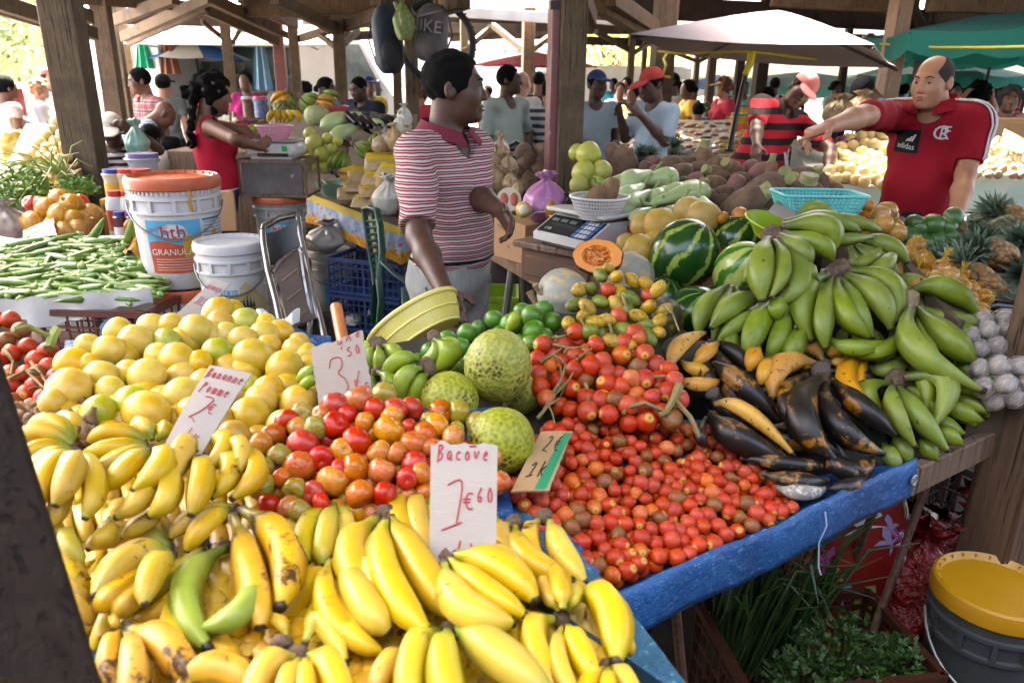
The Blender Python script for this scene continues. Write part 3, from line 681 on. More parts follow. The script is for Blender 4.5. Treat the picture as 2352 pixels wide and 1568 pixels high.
bunch('bananas tucked behind the lower left of the tall price card',DB,(962,1112),[(945,1120,915,1185,988,1300,62),(968,1120,958,1190,1002,1275,62,-.01),(925,1130,905,1140,900,1112,30,.0),(985,1118,990,1170,1005,1240,44,.01)],BY,off=.015,group=GB,crs=.7)
bunch('banana hand in front of the tall price card foot',DB,(1020,1272),[(1045,1258,1135,1270,1240,1378,62,.015),(1042,1275,1148,1302,1234,1384,82,-.02),(1030,1282,1112,1352,1208,1414,62,-.02),(1020,1292,1062,1392,1180,1428,88,-.02),(1025,1300,1075,1425,1160,1455,44,.01)],BY,off=-.055,group=GB,crs=1.1)
bunch('bananas right of the tall price card, by the blue tray rim',DB,(1182,1194),[(1184,1208,1210,1280,1318,1335,66),(1172,1205,1150,1240,1205,1330,62,.012),(1140,1190,1150,1240,1200,1310,56,.03)],BY,off=.0,group=GB,crs=.9)
bunch('bananas against the red fruit tray, crown up',DB,(1250,1180),[(1262,1195,1290,1262,1345,1340,62),(1238,1195,1216,1235,1245,1300,50,.01,BYS)],BY,off=.005,group=GB,crs=.9)
bunch('fresh hand at the right corner with upturned green necks',DB,(1290,1415),[(1292,1400,1288,1345,1272,1300,52,-.05),(1285,1402,1262,1362,1243,1325,44,-.02),(1318,1372,1398,1390,1412,1528,90,-.02),(1305,1440,1330,1490,1372,1580,66,-.02),(1275,1422,1225,1465,1310,1630,72,-.01),(1292,1440,1285,1520,1345,1640,52,-.02),(1250,1412,1180,1440,1195,1540,56,.02),(1305,1400,1318,1370,1335,1345,40,-.03,BYG)],BYG if False else BY,off=-.02,group=GB,crs=1.0)
bunch('banana hand at the bottom middle cut by the edge',DB,(1035,1440),[(1008,1450,950,1505,945,1660,84),(1030,1452,1020,1530,1060,1680,92,-.02),(1052,1446,1140,1500,1270,1610,98,-.02)],BYG,off=-.035,group=GB,crs=1.1)
bunch('banana hand at the bottom right corner of the heap',DB,(1394,1522),[(1388,1535,1350,1575,1330,1660,56),(1396,1535,1400,1590,1412,1680,52,-.01),(1405,1532,1440,1565,1475,1660,54),(1420,1440,1446,1478,1440,1500,30,.03)],BY,off=-.02,group=GB,crs=.9)
bunch('shaded hand low between the two bottom hands',DB,(935,1480),[(930,1490,885,1530,850,1620,56),(940,1492,935,1540,940,1640,50)],BYS,off=.01,group=GB,crs=.8)
bunch('broad bananas in the hollow right of the mottled pair',DB,(735,1300),[(728,1318,700,1350,610,1448,86),(735,1330,735,1400,690,1470,60,.01)],BY,off=.02,group=GB,crs=0)
bunch('bananas with black tips in the hollow below the green pair',DB,(505,1400),[(500,1420,530,1425,556,1472,66),(500,1440,510,1490,560,1520,60,.01)],BYS,off=.02,group=GB,crs=0)
for i in range(16):
 u,v=70+36*i+r_.uniform(-12,12),1075+(i%2)*55+r_.uniform(-12,12);a=r_.uniform(1.3,2.0);ca,sa=math.cos(a),math.sin(a)
 bunch('small yellow banana hand deep between the rows, mostly covered',DB,(u,v),[(u-sa*12*k,v+ca*12*k,u+ca*55-sa*44*k,v+sa*55+ca*44*k,u+ca*112-sa*38*k,v+sa*112+ca*38*k,50)for k in(-1,0,1)],BSM,off=.035 if u>330 else .0,prof=BPS,group=GB,crs=0)
DS=plane3((100,1100,1.12),(560,1100,1.22),(300,980,1.32),(300,1200,1.12))
bunch('small banana hand nearest the dark timber prop',DS,(178,1034),[(168,1022,120,968,60,990,46,.02),(168,1026,95,990,32,1022,48,.0),(168,1032,85,1030,42,1075,44,.0),(168,1036,100,1060,55,1130,50,-.01),(168,1040,108,1085,84,1180,64,-.03),(172,1042,160,1085,124,1164,66,-.045),(180,1040,218,1105,192,1194,56,-.02),(170,1042,140,1140,120,1210,52,.01),(160,1020,165,965,120,965,40,.03)],BSM,off=-.01,prof=BPS,group=GB,crs=.5,crm=BARK)
bunch('small banana hand in the middle, left of the leaning price card',DS,(352,1026),[(338,1015,262,990,200,1018,46,.01),(338,1020,255,1028,190,1045,46,.0),(340,1026,280,1050,215,1078,46,.0),(342,1030,290,1075,242,1125,56,-.01),(355,1032,372,1065,302,1130,62,-.04),(350,1034,340,1120,262,1188,58,.0),(358,1034,390,1120,338,1185,62,-.01),(350,1012,330,975,300,985,40,.03),(362,1012,380,985,362,980,36,.03)],BSM,off=-.01,prof=BPS,group=GB,crs=.5,crm=BARK)
bunch('small banana hand right below the leaning price card',DS,(468,1046),[(450,1040,420,1030,400,1115,62,-.03),(458,1050,462,1100,436,1186,62,-.02),(470,1010,520,1020,462,1088,52,.0),(500,1040,530,1080,482,1145,52,.0),(520,1015,556,1030,538,1098,46,-.02),(530,1040,590,1075,528,1148,56,.0)],BSM,off=-.01,prof=BPS,group=GB,crs=.5,crm=BARK)
bunch('small bananas lying between the two rows of hands',DS,(530,1170),[(525,1168,470,1205,428,1268,52),(540,1160,450,1185,392,1238,46,.01),(360,1190,330,1200,280,1235,48,.02),(250,1190,240,1230,200,1250,46,.02)],BSM,off=.03,prof=BPS,group=GB,crs=0)
bunch('small bananas hanging down beside the dark prop, one still green',DS,(140,1225),[(150,1215,160,1250,192,1306,48,0,BYG),(130,1225,150,1290,205,1330,52,.02),(140,1290,160,1320,210,1360,50,.02),(145,1340,165,1360,205,1385,50,.02),(150,1385,170,1395,208,1430,52,.01),(115,1180,120,1210,145,1250,50,.02)],BSM,off=.03,prof=BPS,group=GB,crs=0)
# ================================================================ yellow fruit, tomatoes, breadfruit, limes
def fruit_mesh(name,m,seed,amp=.06,fr=1.3,shape=None,sq=(1,1,1),seg=16,rings=12,dent=None):
 b=MB();b.ell((0,0,0),sq,None,seg,rings,amp,fr,seed,shape);return me_of(b,name,m)
def m_fruit(name,c1,c2,spot,samt=.06,sscale=14,rough=.3,hue=.008,val=.1,patch=None,pamt=.3,coat=0,sss=0,scar=None):
 n=N(name);t=n.attr();o=n.n.new('ShaderNodeVectorMath');o.operation='ADD';cb=n.n.new('ShaderNodeCombineXYZ');n.set(cb.inputs[0],n.math('MULTIPLY',n.rand(),41.0));n.t.links.new(n.tex(),o.inputs[0]);n.t.links.new(cb.outputs[0],o.inputs[1]);vv=o.outputs[0]
 col=n.vary(n.mix(n.step(n.noise(1.6,3,.55,vv),.35,.65),srgb(c1),srgb(c2)),hue,val,.05,.4)
 if patch:col=n.mix(n.step(n.noise(1.1,5,.65,vv),1-pamt-.05,1-pamt+.12),col,srgb(patch))
 col=n.mix(n.step(n.noise(sscale,4,.65,vv),1-samt-.3,1-samt-.24),col,srgb(spot))
 if scar:col=n.mix(n.step(t,.955,.97),col,srgb(scar))
 n.bump(n.noise(sscale*2,2,.5,vv),.02,.12);return n.out(col,rough,.42,sss,coat=coat)
MY=[m_fruit('yellow_passion_fruit_skin','#d2ae2c','#dcbc4c','#7a4f1c',.01,9),m_fruit('golden_passion_fruit_skin','#cd9f20','#d8b038','#6e4418',.0,8,patch='#b88a30',pamt=.28),m_fruit('greenish_passion_fruit_skin','#b9ad2a','#9fae2c','#6a5a1c',-.03,9)]
my=[[fruit_mesh('passion_fruit',m,k*3+i,.05,1.2,None,(1,1,1.08+.06*i))for i in range(2)]for k,m in enumerate(MY)]
DM=plane3((400,850,1.64),(300,1000,1.44),(480,720,2.02),(650,950,1.56),(150,850,1.6))
mound('blue tarp under the yellow passion fruit heap',[(150,780),(760,770),(760,1060),(120,1000)],DM,.09,TARP)
GM='passion fruits in the yellow heap'
LM=['smooth pale yellow passion fruit in the yellow heap','golden brown blotched passion fruit in the yellow heap','green tinged passion fruit in the yellow heap']
EM=[(315,785,76,0),(252,805,72,0),(205,796,60,0),(270,761,60,0),(384,785,62,2),(407,828,82,0),(451,761,80,0),(502,812,74,2),(582,823,92,0),(168,834,74,1),(231,864,74,0),(296,855,62,0),(337,864,84,0),(160,896,102,1),(255,899,66,0),(416,908,82,0),(226,949,78,2),(305,928,88,2),(337,949,106,1),(457,834,60,1),(574,952,85,0),(600,922,80,1),(536,1004,78,1),(565,887,56,2),(609,770,66,0),(642,764,62,1),(618,793,52,1),(653,846,84,1),(677,805,62,1),(688,787,48,1),(703,814,50,0),(615,900,74,1),(686,928,88,1),(650,981,78,0),(502,718,72,1),(507,745,62,1),(565,742,72,2),(533,712,50,1),(560,780,62,0),(609,748,56,0),(612,795,48,1),(395,745,55,0),(470,880,70,1),(500,910,66,0),(365,815,60,0),(205,838,56,1),(440,945,70,1),(500,965,74,1),(120,925,60,1)]
def fput(u,v,D,w_,protos,k,name,cat,labels,group,r=rnd,off=0):
 s=w_*D/FPX/2;return place(name,r.choice(protos[k]),u,v,D+off,labels[min(k,len(labels)-1)],cat,group,s,None,r)
for u,v,w_,k in EM:fput(u,v,DM(u,v)-.01,w_,my,k,'passion_fruit','passion fruit',LM,GM)
for u,v in darts([(130,850),(230,770),(400,740),(520,700),(700,780),(730,820),(700,980),(560,1040),(400,1000),(230,1000),(110,930)],62,900,rnd,EM,.55):fput(u,v,DM(u,v)+.035,70,my,rnd.choice((0,1,1)),'passion_fruit','passion fruit',LM,GM)
MT=[m_fruit('red_tomato_skin','#b8200a','#c2300e','#8a1808',-.2,6,.16,.004,.1,coat=0),m_fruit('orange_tomato_skin','#c9571c','#b8701c','#c23a1a',.1,2.2,.16,.008,.1,coat=0),m_fruit('yellow_orange_tomato_skin','#cf9022','#c9721e','#a8962c',.1,2.2,.16,.008,.1,coat=0),m_fruit('green_tomato_skin','#8e8c2c','#a4802c','#75802a',.1,2.5,.18,.01,.12,coat=0)]
def tomato(m,i):
 b=MB();b.lathe([(1e-6,-.78),(.42,-.76),(.75,-.58),(.95,-.2),(1,.1),(.93,.45),(.72,.7),(.42,.8),(.18,.76),(.07,.7),(1e-6,.69)],24,wob=.08,lobes=5+i,lamp=.03+.035*i);b.v=[p+V((i,i,i))*0 for p in b.v];b.t=[min(1,t)for t in b.t];return me_of(b,'tomato',m)
mt=[[tomato(m,i)for i in range(3)]for m in MT]
LT=['shiny red tomato in the tomato heap','orange red tomato in the tomato heap','yellow orange tomato in the tomato heap','greenish unripe tomato in the tomato heap'];GT='tomatoes in the heap'
DT=plane3((800,1100,1.37),(870,920,1.52),(600,1050,1.38),(1020,1050,1.40),(700,1190,1.27))
mound('blue tarp under the tomato heap',[(560,950),(1130,930),(1180,1180),(560,1220)],DT,.085,TARP)
ET=[(850,590,115,1),(665,640,105,0),(665,785,105,0),(520,810,95,3),(845,910,118,0),(895,760,80,2),(975,660,90,0),(1090,830,122,2),(1140,660,95,0),(1110,710,90,2),(420,930,120,0),(555,1040,96,0),(240,1020,96,3),(390,1110,116,1),(720,980,90,2),(1020,1000,96,2),(1285,930,105,1),(1380,850,96,1),(1470,790,98,2),(1590,880,92,2),(1300,1090,98,0),(820,1130,116,1),(1030,1150,106,1),(640,1230,120,2),(860,1320,112,1),(500,1310,92,0),(360,1290,95,3),(100,1260,105,3),(100,1130,90,3),(90,930,85,2),(390,1450,95,3),(300,1420,90,1),(1230,1200,82,0),(1060,1320,92,0),(1340,1160,84,1),(700,1130,80,0),(250,1200,76,1),(150,1400,84,0),(560,1390,76,0),(1150,1010,86,1),(1240,800,66,0),(1620,810,56,3),(560,700,70,1),(760,700,80,0),(1420,960,80,1),(1400,740,60,3)]
ET=[(574.2+.293*a,746.5+.293*b_,c*.64,k)for a,b_,c,k in ET]
for u,v,w_,k in ET:fput(u,v,DT(u,v)-.012,w_,mt,k,'tomato','tomato',LT,GT)
for u,v in darts([(580,1010),(720,930),(860,900),(980,930),(1130,960),(1150,1110),(980,1180),(760,1190),(600,1200)],60,900,rnd,ET,.5):fput(u,v,DT(u,v)+.03,62,mt,rnd.choice((0,1,1,2,3)),'tomato','tomato',LT,GT)
# breadfruit
def m_breadfruit():
 n=N('breadfruit_skin');vo=n.n.new('ShaderNodeTexVoronoi');vo.inputs['Scale'].default_value=115;n.t.links.new(n.tex(),vo.inputs['Vector'])
 col=n.mix(n.step(n.noise(9,3),.3,.7),srgb('#78821a'),srgb('#8f9428'));col=n.mix(n.step(vo.outputs['Distance'],.35,.75),col,srgb('#a5a53c'))
 p=n.math('MULTIPLY',n.step(n.noise(14,5,.6),.53,.62),n.step(vo.outputs['Distance'],.62,.3));col=n.mix(p,col,srgb('#4a3a1e'))
 col=n.mix(n.step(n.noise(6,5,.65),.58,.70),col,srgb('#5f4f26'));n.bump(vo.outputs['Distance'],.0025,.6);return n.out(n.vary(col,.008,.08),.5,.4)
BFM=m_breadfruit();GF='breadfruits between the tomatoes and the red fruit'
for u,v,w_,h_,D,lb in((1143,841,156,180,1.68,'topmost pale green breadfruit of the four, upright oval'),(1033,916,136,126,1.64,'breadfruit at the left of the group beside green bananas'),(1149,1012,158,154,1.5,'darker stained breadfruit lowest in the group behind the card'),(1198,892,110,118,1.78,'breadfruit half hidden behind the topmost one')):
 b=MB();k=D/FPX/2;b.ell((0,0,0),(w_*k,w_*k,h_*k),None,28,20,.03,1.3,u);b.build('x',BFM)
 o=bpy.context.scene.collection.objects[-1];o.name='breadfruit';o.location=P(u,v,D);o.rotation_euler=(R_(-15),R_(rnd.uniform(-12,12)),rnd.uniform(0,6));tag(o,lb,'breadfruit',GF)
b=MB();D_=plane3((1100,880,1.72),(1150,1080,1.48),(1000,900,1.68),(1250,900,1.75));mound('heap base under the breadfruits and limes, darkened as gap shade',[(860,800),(1330,690),(1260,1120),(960,1000)],lambda u,v:D_(u,v)+.1,.06,mat('dark_heap_base','#2e2a1c','#3c3420',.9,20))  # tarp mound recoloured dark, shade between the fruit put into its colour
LIM=[m_fruit('lime_skin','#487a16','#5a8a20','#7a8a2a',-.05,40,.3,.012,.12),m_fruit('patchy_lime_skin','#6b8a28','#5f8426','#a98a4a',.1,2,.35)]
lim=[[fruit_mesh('lime',LIM[0],3,.03,1,lambda z:1-.06*z),fruit_mesh('lime',LIM[0],5,.04,1.2,None,(1,1,1.1))],[fruit_mesh('lime',LIM[1],7,.03,1)]]
LL=['glossy green lime beside the yellow basket and breadfruit','lime with a brown patch beside the breadfruit']
for u,v,w_,D,k in[(1134,733,44,2.1,0),(1072,765,46,2.02,0),(1098,753,36,2.1,0),(1027,780,46,1.98,0),(1060,796,42,1.95,0),(987,806,42,1.95,0),(1046,836,42,1.86,1),(1223,727,58,2.02,0),(1227,763,56,1.96,0),(1174,746,54,2.03,0),(1268,739,46,2.03,0),(1218,788,40,1.92,1),(1248,712,46,2.08,0),(1110,800,46,1.97,0),(1190,790,46,1.95,0),(1150,770,44,2.02,0),(1010,830,44,1.9,0),(1250,775,44,1.96,0),(1085,830,46,1.9,0),(960,830,40,1.92,0),(1200,715,40,2.1,0)]:
 fput(u,v,D,w_,lim,k,'lime','lime',LL,'limes beside the breadfruit')
GG='small green banana hands'
bunch('green banana hand just right of the torn 3.50 card, crown up',1.74,(866,787),[(862,792,845,830,858,868,36),(868,795,872,830,868,872,34,-.015),(878,792,908,815,898,862,38),(850,785,842,800,838,830,30,.02)],BG,off=0,group=GG,crs=.9)
bunch('green banana hand low behind the tomato heap beside the card',1.66,(864,850),[(860,858,850,900,862,935,34,.01),(868,855,898,885,872,945,40,-.01),(872,850,915,870,905,920,32,.02)],BG,off=0,group=GG,crs=.6)
bunch('green banana hand with its brown crown beside the breadfruit',1.68,(980,842),[(962,826,915,828,888,872,48),(970,845,925,870,918,938,50,-.015),(982,860,955,890,942,962,42,-.005)],BG,off=-.02,group=GG,crs=1.1)
bunch('pale green bananas pointing up between limes and the basket',1.76,(994,770),[(992,778,1000,812,965,832,34),(998,780,1030,812,1000,852,46,-.015),(1000,776,1040,800,1030,840,40,.01)],BG,off=0,group=GG,crs=.7)
bunch('two green bananas poking out left of the torn 3.50 card',1.62,(735,850),[(732,842,705,856,684,874,28),(732,866,710,876,688,894,30,-.01)],BG,off=0,group=GG,crs=0)
bunch('single green banana lying among the limes',2.0,(1185,720),[(1190,715,1180,735,1168,765,30)],BG,off=-.03,group=GG,crs=0)
# ================================================================ peach palm fruit
def m_palm(name,c1,c2,spot,cap='#d39a3c',samt=.05):
 n=N(name);t=n.attr();col=n.vary(n.mix(n.step(n.noise(1.5),.35,.65),srgb(c1),srgb(c2)),.006,.15,.04,.2)
 col=n.mix(n.step(n.noise(7,4,.65),1-samt-.3,1-samt-.22),col,srgb(spot));col=n.mix(n.step(t,.82,.88),col,srgb(cap));col=n.mix(n.step(t,.95,.975),col,srgb('#6a4a26'));n.bump(n.noise(5,3),.03,.15);return n.out(col,.42,.35)
MP=[m_palm('red_palm_fruit_skin','#b02a0a','#bc370e','#7a1f08'),m_palm('orange_palm_fruit_skin','#cd6a24','#c4501e','#9a3a16'),m_palm('brownish_palm_fruit_skin','#8a3a1c','#7a5a22','#4a4018','#a07a34'),m_palm('green_palm_fruit_skin','#5a6a1e','#7d8426','#3c4a18','#6a6a2a'),m_palm('yellow_orange_palm_fruit_skin','#d09a20','#b98a20','#6a7420','#8a7a2a',.2)]
def pf(m,i,up=False):return fruit_mesh('palm_fruit',m,i+2,.05,1.2,(lambda z:1.02-.34*max(0,-z)**2-.10*max(0,z))if not up else None,(1,1,1.12)if not up else(.8,.8,1.25),14,10)
mp=[[pf(m,i,k>=3)for i in range(2)]for k,m in enumerate(MP)]
LP=['red palm fruit in the loose heap and cluster','orange palm fruit among the red ones','brownish palm fruit among the red ones','dark green palm fruit in the cluster','yellow orange palm fruit high in the cluster'];GP='palm fruits on the plank table'
DR=plane3((1390,1300,1.33),(1800,1150,1.60),(1250,1120,1.5),(1500,960,1.72),(1330,960,1.72))
DC=plane3((1400,960,1.68),(1400,640,2.0),(1250,800,1.86),(1530,720,1.92))
mound('blue tarp sheet lining the red palm fruit tray',[(1180,1000),(1640,960),(1840,1140),(1370,1315)],DR,.055,TARPD,amp=.006)
mound('dark cloth heaped under the palm fruit clusters',[(1355,660),(1470,660),(1570,950),(1250,930)],lambda u,v:DC(u,v),.075,mat('dark_heap_base','#2e2a1c','#3c3420',.9,20))
polyL=[(1165,1130),(1225,1030),(1260,985),(1340,945),(1500,985),(1640,985),(1705,1030),(1806,1124),(1828,1166),(1612,1264),(1360,1350),(1285,1262),(1215,1185)]
cnt=0
for u,v in darts(polyL,41,6000,rnd,(),.62,DR,1.45):
 D=DR(u,v);k=rnd.choices((0,1,2),(.72,.16,.12))[0];cnt+=1
 fput(u,v,D+rnd.uniform(-.012,.008),39*1.45/D*rnd.uniform(.82,1.12),mp,k,'palm_fruit','palm fruit',LP,GP)
b=MB()
for u,v in darts(polyL,40,5000,rnd,(),.6,DR,1.45):
 D=DR(u,v)+.026;b.ell(P(u,v,D),19.5*1.45/FPX,rotto((rnd.uniform(-1,1),rnd.uniform(-1,1),rnd.uniform(-1,1))),10,8)
tag(b.build('palm_fruit_heap',MP[0],org=P(1500,1150,1.5)),'lower layer of red palm fruits filling the blue lined tray','palm fruits',None,'stuff')
for poly,ks,wt in(([(1232,795),(1300,775),(1390,780),(1470,770),(1530,830),(1575,900),(1560,965),(1450,985),(1330,950),(1262,935),(1228,870)],(0,1,2,3),(.78,.12,.06,.04)),([(1310,690),(1340,650),(1400,612),(1432,640),(1475,640),(1520,665),(1530,705),(1515,770),(1440,800),(1345,790),(1300,745)],(0,3,4),(.07,.36,.57))):
 for u,v in darts(poly,44,4000,rnd,(),.6,DC,1.85):
  D=DC(u,v);k=rnd.choices(ks,wt)[0];cnt+=1
  fput(u,v,D-rnd.uniform(0,.045),44*1.85/D*rnd.uniform(.85,1.1),mp,k,'palm_fruit','palm fruit',LP,GP)
# far left clusters
DL=plane3((0,730,1.85),(130,930,1.6),(0,930,1.6))
mound('dark cloth under the palm fruit at the left edge',[(-120,740),(60,730),(140,960),(-120,950)],DL,.06,mat('dark_heap_base','#2e2a1c','#3c3420',.9,20))
for u,v in darts([(-60,720),(40,735),(60,780),(110,800),(140,850),(135,920),(60,940),(-60,940)],42,1500,rnd,(),.66):
 place('palm_fruit',rnd.choice(mp[rnd.choices((0,2,3),(.75,.18,.07))[0]]),u,v,DL(u,v),'red palm fruit in the cluster at the left edge','palm fruit','palm fruits at the left edge',42*DL(u,v)/FPX/2)
TW=mat('palm_twig','#6a6a34','#8a7a48',.8,30);
def twig(label,pts,r=.004,m=TW,group='palm fruit twigs',taper=True):
 b=MB();n=len(pts);b.tube(pts,[r*(1-.5*i/(n-1)if taper else 1)for i in range(n)],6)
 for i in range(1,n-1):
  d=V((rnd.uniform(-1,1),rnd.uniform(-1,.2),rnd.uniform(-1,1))).normalized()*r*5;b.tube([pts[i],pts[i]+d,pts[i]+d*1.6+V((0,0,-r*2))],r*.5,5)
 return tag(b.build('fruit_twig',m,org=pts[0]),label,'twig',group)
for i,pp in enumerate([[(1560,885),(1548,915),(1530,945),(1515,952)],[(1250,940),(1275,905),(1305,875),(1320,850)],[(1268,905),(1290,870),(1300,835)],[(1235,960),(1260,930),(1285,915)],[(1392,720),(1405,760),(1400,790)],[(1430,680),(1445,720),(1470,735)],[(1340,700),(1335,735),(1345,755)],[(1270,790),(1310,800),(1350,795)],[(1230,785),(1265,778),(1300,770),(1320,760)],[(1470,870),(1500,865),(1545,862)],[(1300,850),(1330,820),(1360,800)],[(1430,950),(1450,930),(1460,910)],[(1345,880),(1352,905),(1350,930)],[(1240,830),(1270,815),(1290,800)],[(1525,700),(1545,720),(1560,760)]]):
 twig('tan knotted twig poking out of the palm fruit cluster' if i else 'thick pale green cut stalk leaning on the palm fruit cluster',[P(u,v,DC(u,v)-.05)for u,v in pp],.0045 if i else .011)
twig('thick green cut stalk standing behind the ginger at the left',[P(112,800,1.72),P(120,775,1.74),P(132,752,1.75)],.012,mat('green_stalk','#7f8f3a','#9aa050',.6,20),'cut stalks',False)
for i,pp in enumerate([[(20,870),(60,850),(100,890),(130,920)],[(70,830),(95,860),(120,900)],[(10,800),(30,830),(25,860)]]):twig('green twig in the palm fruit at the left edge',[P(u,v,DL(u,v)-.035)for u,v in pp],.004,TW,'twigs at the left edge')
# turmeric roots
GIN=mat('ginger_root_skin','#7a5a3a','#967450',.85,25,.004,60);DGi=plane3((30,960,1.5),(200,960,1.45),(100,1010,1.38))
def ginger(s):
 b=MB();r=random.Random(s)
 for k in range(4):
  p=V((r.uniform(-.5,.5),r.uniform(-.5,.5),r.uniform(-.3,.3)));d=V((r.uniform(-1,1),r.uniform(-1,1),r.uniform(-.5,.5))).normalized();b.tube([V((0,0,0)),p*.5,p,p+d*.7],[.3,.36,.33,.2],8)
 return me_of(b,'turmeric_root',GIN)
gi=[ginger(k)for k in range(4)]
mound('dark cloth under the turmeric roots',[(-20,930),(230,915),(240,1020),(20,1020)],DGi,.045,mat('dark_heap_base','#2e2a1c','#3c3420',.9,20))
for u,v in darts([(15,945),(100,930),(205,925),(225,990),(190,1020),(60,1010),(20,980)],30,1400,rnd,(),.62):place('turmeric_root',rnd.choice(gi),u,v,DGi(u,v),'knobbly brown turmeric root heaped left of the passion fruit','turmeric root','turmeric roots',.026)
# ================================================================ plantains
DGp=plane3((1850,500,2.38),(1900,800,2.0),(2150,1000,1.86),(2200,700,2.1))
mound('dark plastic sheet under the green plantains',[(1660,660),(2160,640),(2200,900),(1720,840)],DGp,.13,mat('black_plastic','#1d1f1c','#2a2c26',.4,6))
mound('dark plastic sheet under the lower plantains',[(2010,820),(2200,800),(2220,930),(2070,1040)],DGp,.1,mat('black_plastic','#1d1f1c','#2a2c26',.4,6))
GPl='green plantain hands'
r_=random.Random(9)
for i,(u,v,a)in enumerate([(1680,660,1.9),(1760,700,1.8),(1850,740,1.6),(1960,740,1.4),(2040,640,.8),(2060,760,1.2),(2120,860,1.2),(2150,760,1.1),(1960,560,.6),(1900,620,1.2),(2200,850,1.0),(1680,760,1.2)]):
 ca,sa=math.cos(a),math.sin(a);L=130
 bunch('green plantain hand buried under the others in the green heap',DGp,(u,v),[(u-sa*30*k*.3,v+ca*30*k*.3,u+ca*L*.5-sa*42*k,v+sa*L*.5+ca*42*k,u+ca*L-sa*34*k,v+sa*L+ca*34*k,48)for k in(-1,0,1)],BPG,off=.06,prof=BPP,group=GPl,crs=0)
bunch('topmost green plantain hand, grey brown crown at its left',DGp,(1772,540),[(1800,512,1900,506,1976,532,52,.03),(1850,508,1950,508,2024,531,40,.05),(1795,522,1895,520,1913,574,62,-.02),(1798,536,1880,560,1910,600,52,-.04),(1790,542,1838,575,1858,612,52,-.06),(1764,552,1750,612,1752,694,72,-.09),(1778,554,1800,612,1768,684,42,-.11),(1790,552,1836,640,1778,698,60,-.06),(1875,645,1850,622,1812,619,46,-.06),(1755,602,1735,620,1708,648,44,-.02),(1860,560,1930,550,2005,545,34,.04)],BPG,off=-.06,prof=BPP,group=GPl,crs=1.15,bulge=.03)
bunch('small green plantains on the very top by the cyan basket',DGp,(1830,498),[(1830,500,1872,478,1928,505,36),(1822,505,1880,492,1925,512,30,-.01)],BPG,off=.06,prof=BPP,group=GPl,crs=0)
bunch('central green plantain hand fanning downward from a dark cut crown',DGp,(1926,617),[(1950,602,1990,600,2024,566,38,.05),(1985,625,2030,610,2052,580,44,.04),(1900,634,1842,680,1866,788,64,-.04),(1912,640,1892,715,1896,802,52,-.06),(1924,642,1940,715,1998,776,54,-.07),(1936,640,1968,705,2004,778,46,-.05),(1944,632,2012,680,2046,760,58,-.06),(1950,622,2046,650,2054,748,50,-.03)],BPG,off=-.03,prof=BPP,group=GPl,crs=1.15,bulge=.04)
bunch('green plantain pair lying level under the central hand',DGp,(1900,780),[(1904,778,1965,800,2042,784,44,-.05),(1930,802,2025,806,2076,754,40,-.03)],BPG,off=-.02,prof=BPP,group=GPl,crs=0)
bunch('green plantains pointing down left beside the watermelons',DGp,(1770,690),[(1748,676,1688,700,1632,756,56,-.02),(1755,715,1702,740,1648,788,46,.0),(1782,690,1738,750,1712,830,58,-.04),(1815,700,1792,765,1760,826,50,-.03),(1800,690,1786,705,1786,738,48,-.08),(1852,755,1826,790,1800,838,54,-.02),(1700,770,1680,790,1690,842,44,.03)],BPG,off=0,prof=BPP,group=GPl,crs=0,bulge=.03)
bunch('right hand of long green plantains with a pale cut crown',DGp,(2086,690),[(2096,668,2175,662,2246,724,64,.0),(2102,698,2185,738,2274,732,50,.02),(2094,708,2105,800,2262,898,68,-.06),(2112,712,2180,780,2240,832,66,-.05),(2104,716,2130,790,2165,845,36,-.02),(2185,742,2215,762,2226,815,44,.03),(2202,820,2222,842,2240,885,42,.03),(2084,716,2080,780,2100,838,48,.0)],BPG,off=-.03,prof=BPP,group=GPl,crs=1.15,bulge=.04,crm=mat('fresh_cut_crown','#b09a78','#8a745a',.8,60))
bunch('lower right hand of green plantains spilling over the table edge',DGp,(2061,872),[(1990,842,2045,848,2086,812,46,.05),(2078,860,2125,880,2122,958,38,-.01),(2076,868,2172,880,2138,985,54,-.04),(2046,880,1988,900,2050,968,48,.0),(2050,888,2055,940,2104,1028,50,-.03),(2064,890,2105,950,2178,1036,52,-.02),(2070,886,2130,920,2126,965,40,.02)],BPG,off=-.02,prof=BPP,group=GPl,crs=1.3,bulge=.03)
bunch('green plantain tips sticking out over the plank at the right',DGp,(2150,930),[(2160,922,2205,945,2256,966,46),(2150,985,2180,1000,2212,1022,40),(2050,990,2072,1028,2086,1066,46),(2030,1020,2045,1050,2066,1082,46),(2110,1010,2130,1030,2154,1058,40),(2198,880,2232,902,2268,920,36),(2186,905,2225,926,2268,946,32),(2140,950,2170,975,2215,995,40,.01)],BPG,off=.02,prof=BPP,group=GPl,crs=0)
DK=plane3((1850,1100,1.66),(1750,800,1.98),(2050,1000,1.78),(1620,950,1.72))
mound('blackened plastic under the overripe plantains',[(1540,780),(2010,790),(2070,1060),(1700,1080)],DK,.075,mat('black_plastic','#1d1f1c','#2a2c26',.4,6))
GK='overripe plantain hands'
for i,(u,v,a)in enumerate([(1640,850,.9),(1720,900,.7),(1800,900,.8),(1880,950,.7),(1760,990,.4),(1900,860,.6),(1620,790,.9)]):
 ca,sa=math.cos(a),math.sin(a);L=120
 bunch('blackened plantains buried under the others in the dark heap',DK,(u,v),[(u-sa*26*k*.3,v+ca*26*k*.3,u+ca*L*.5-sa*40*k,v+sa*L*.5+ca*40*k,u+ca*L-sa*34*k,v+sa*L+ca*34*k,46)for k in(-1,0,1)],BPK,off=.035,prof=BPP,group=GK,crs=0)
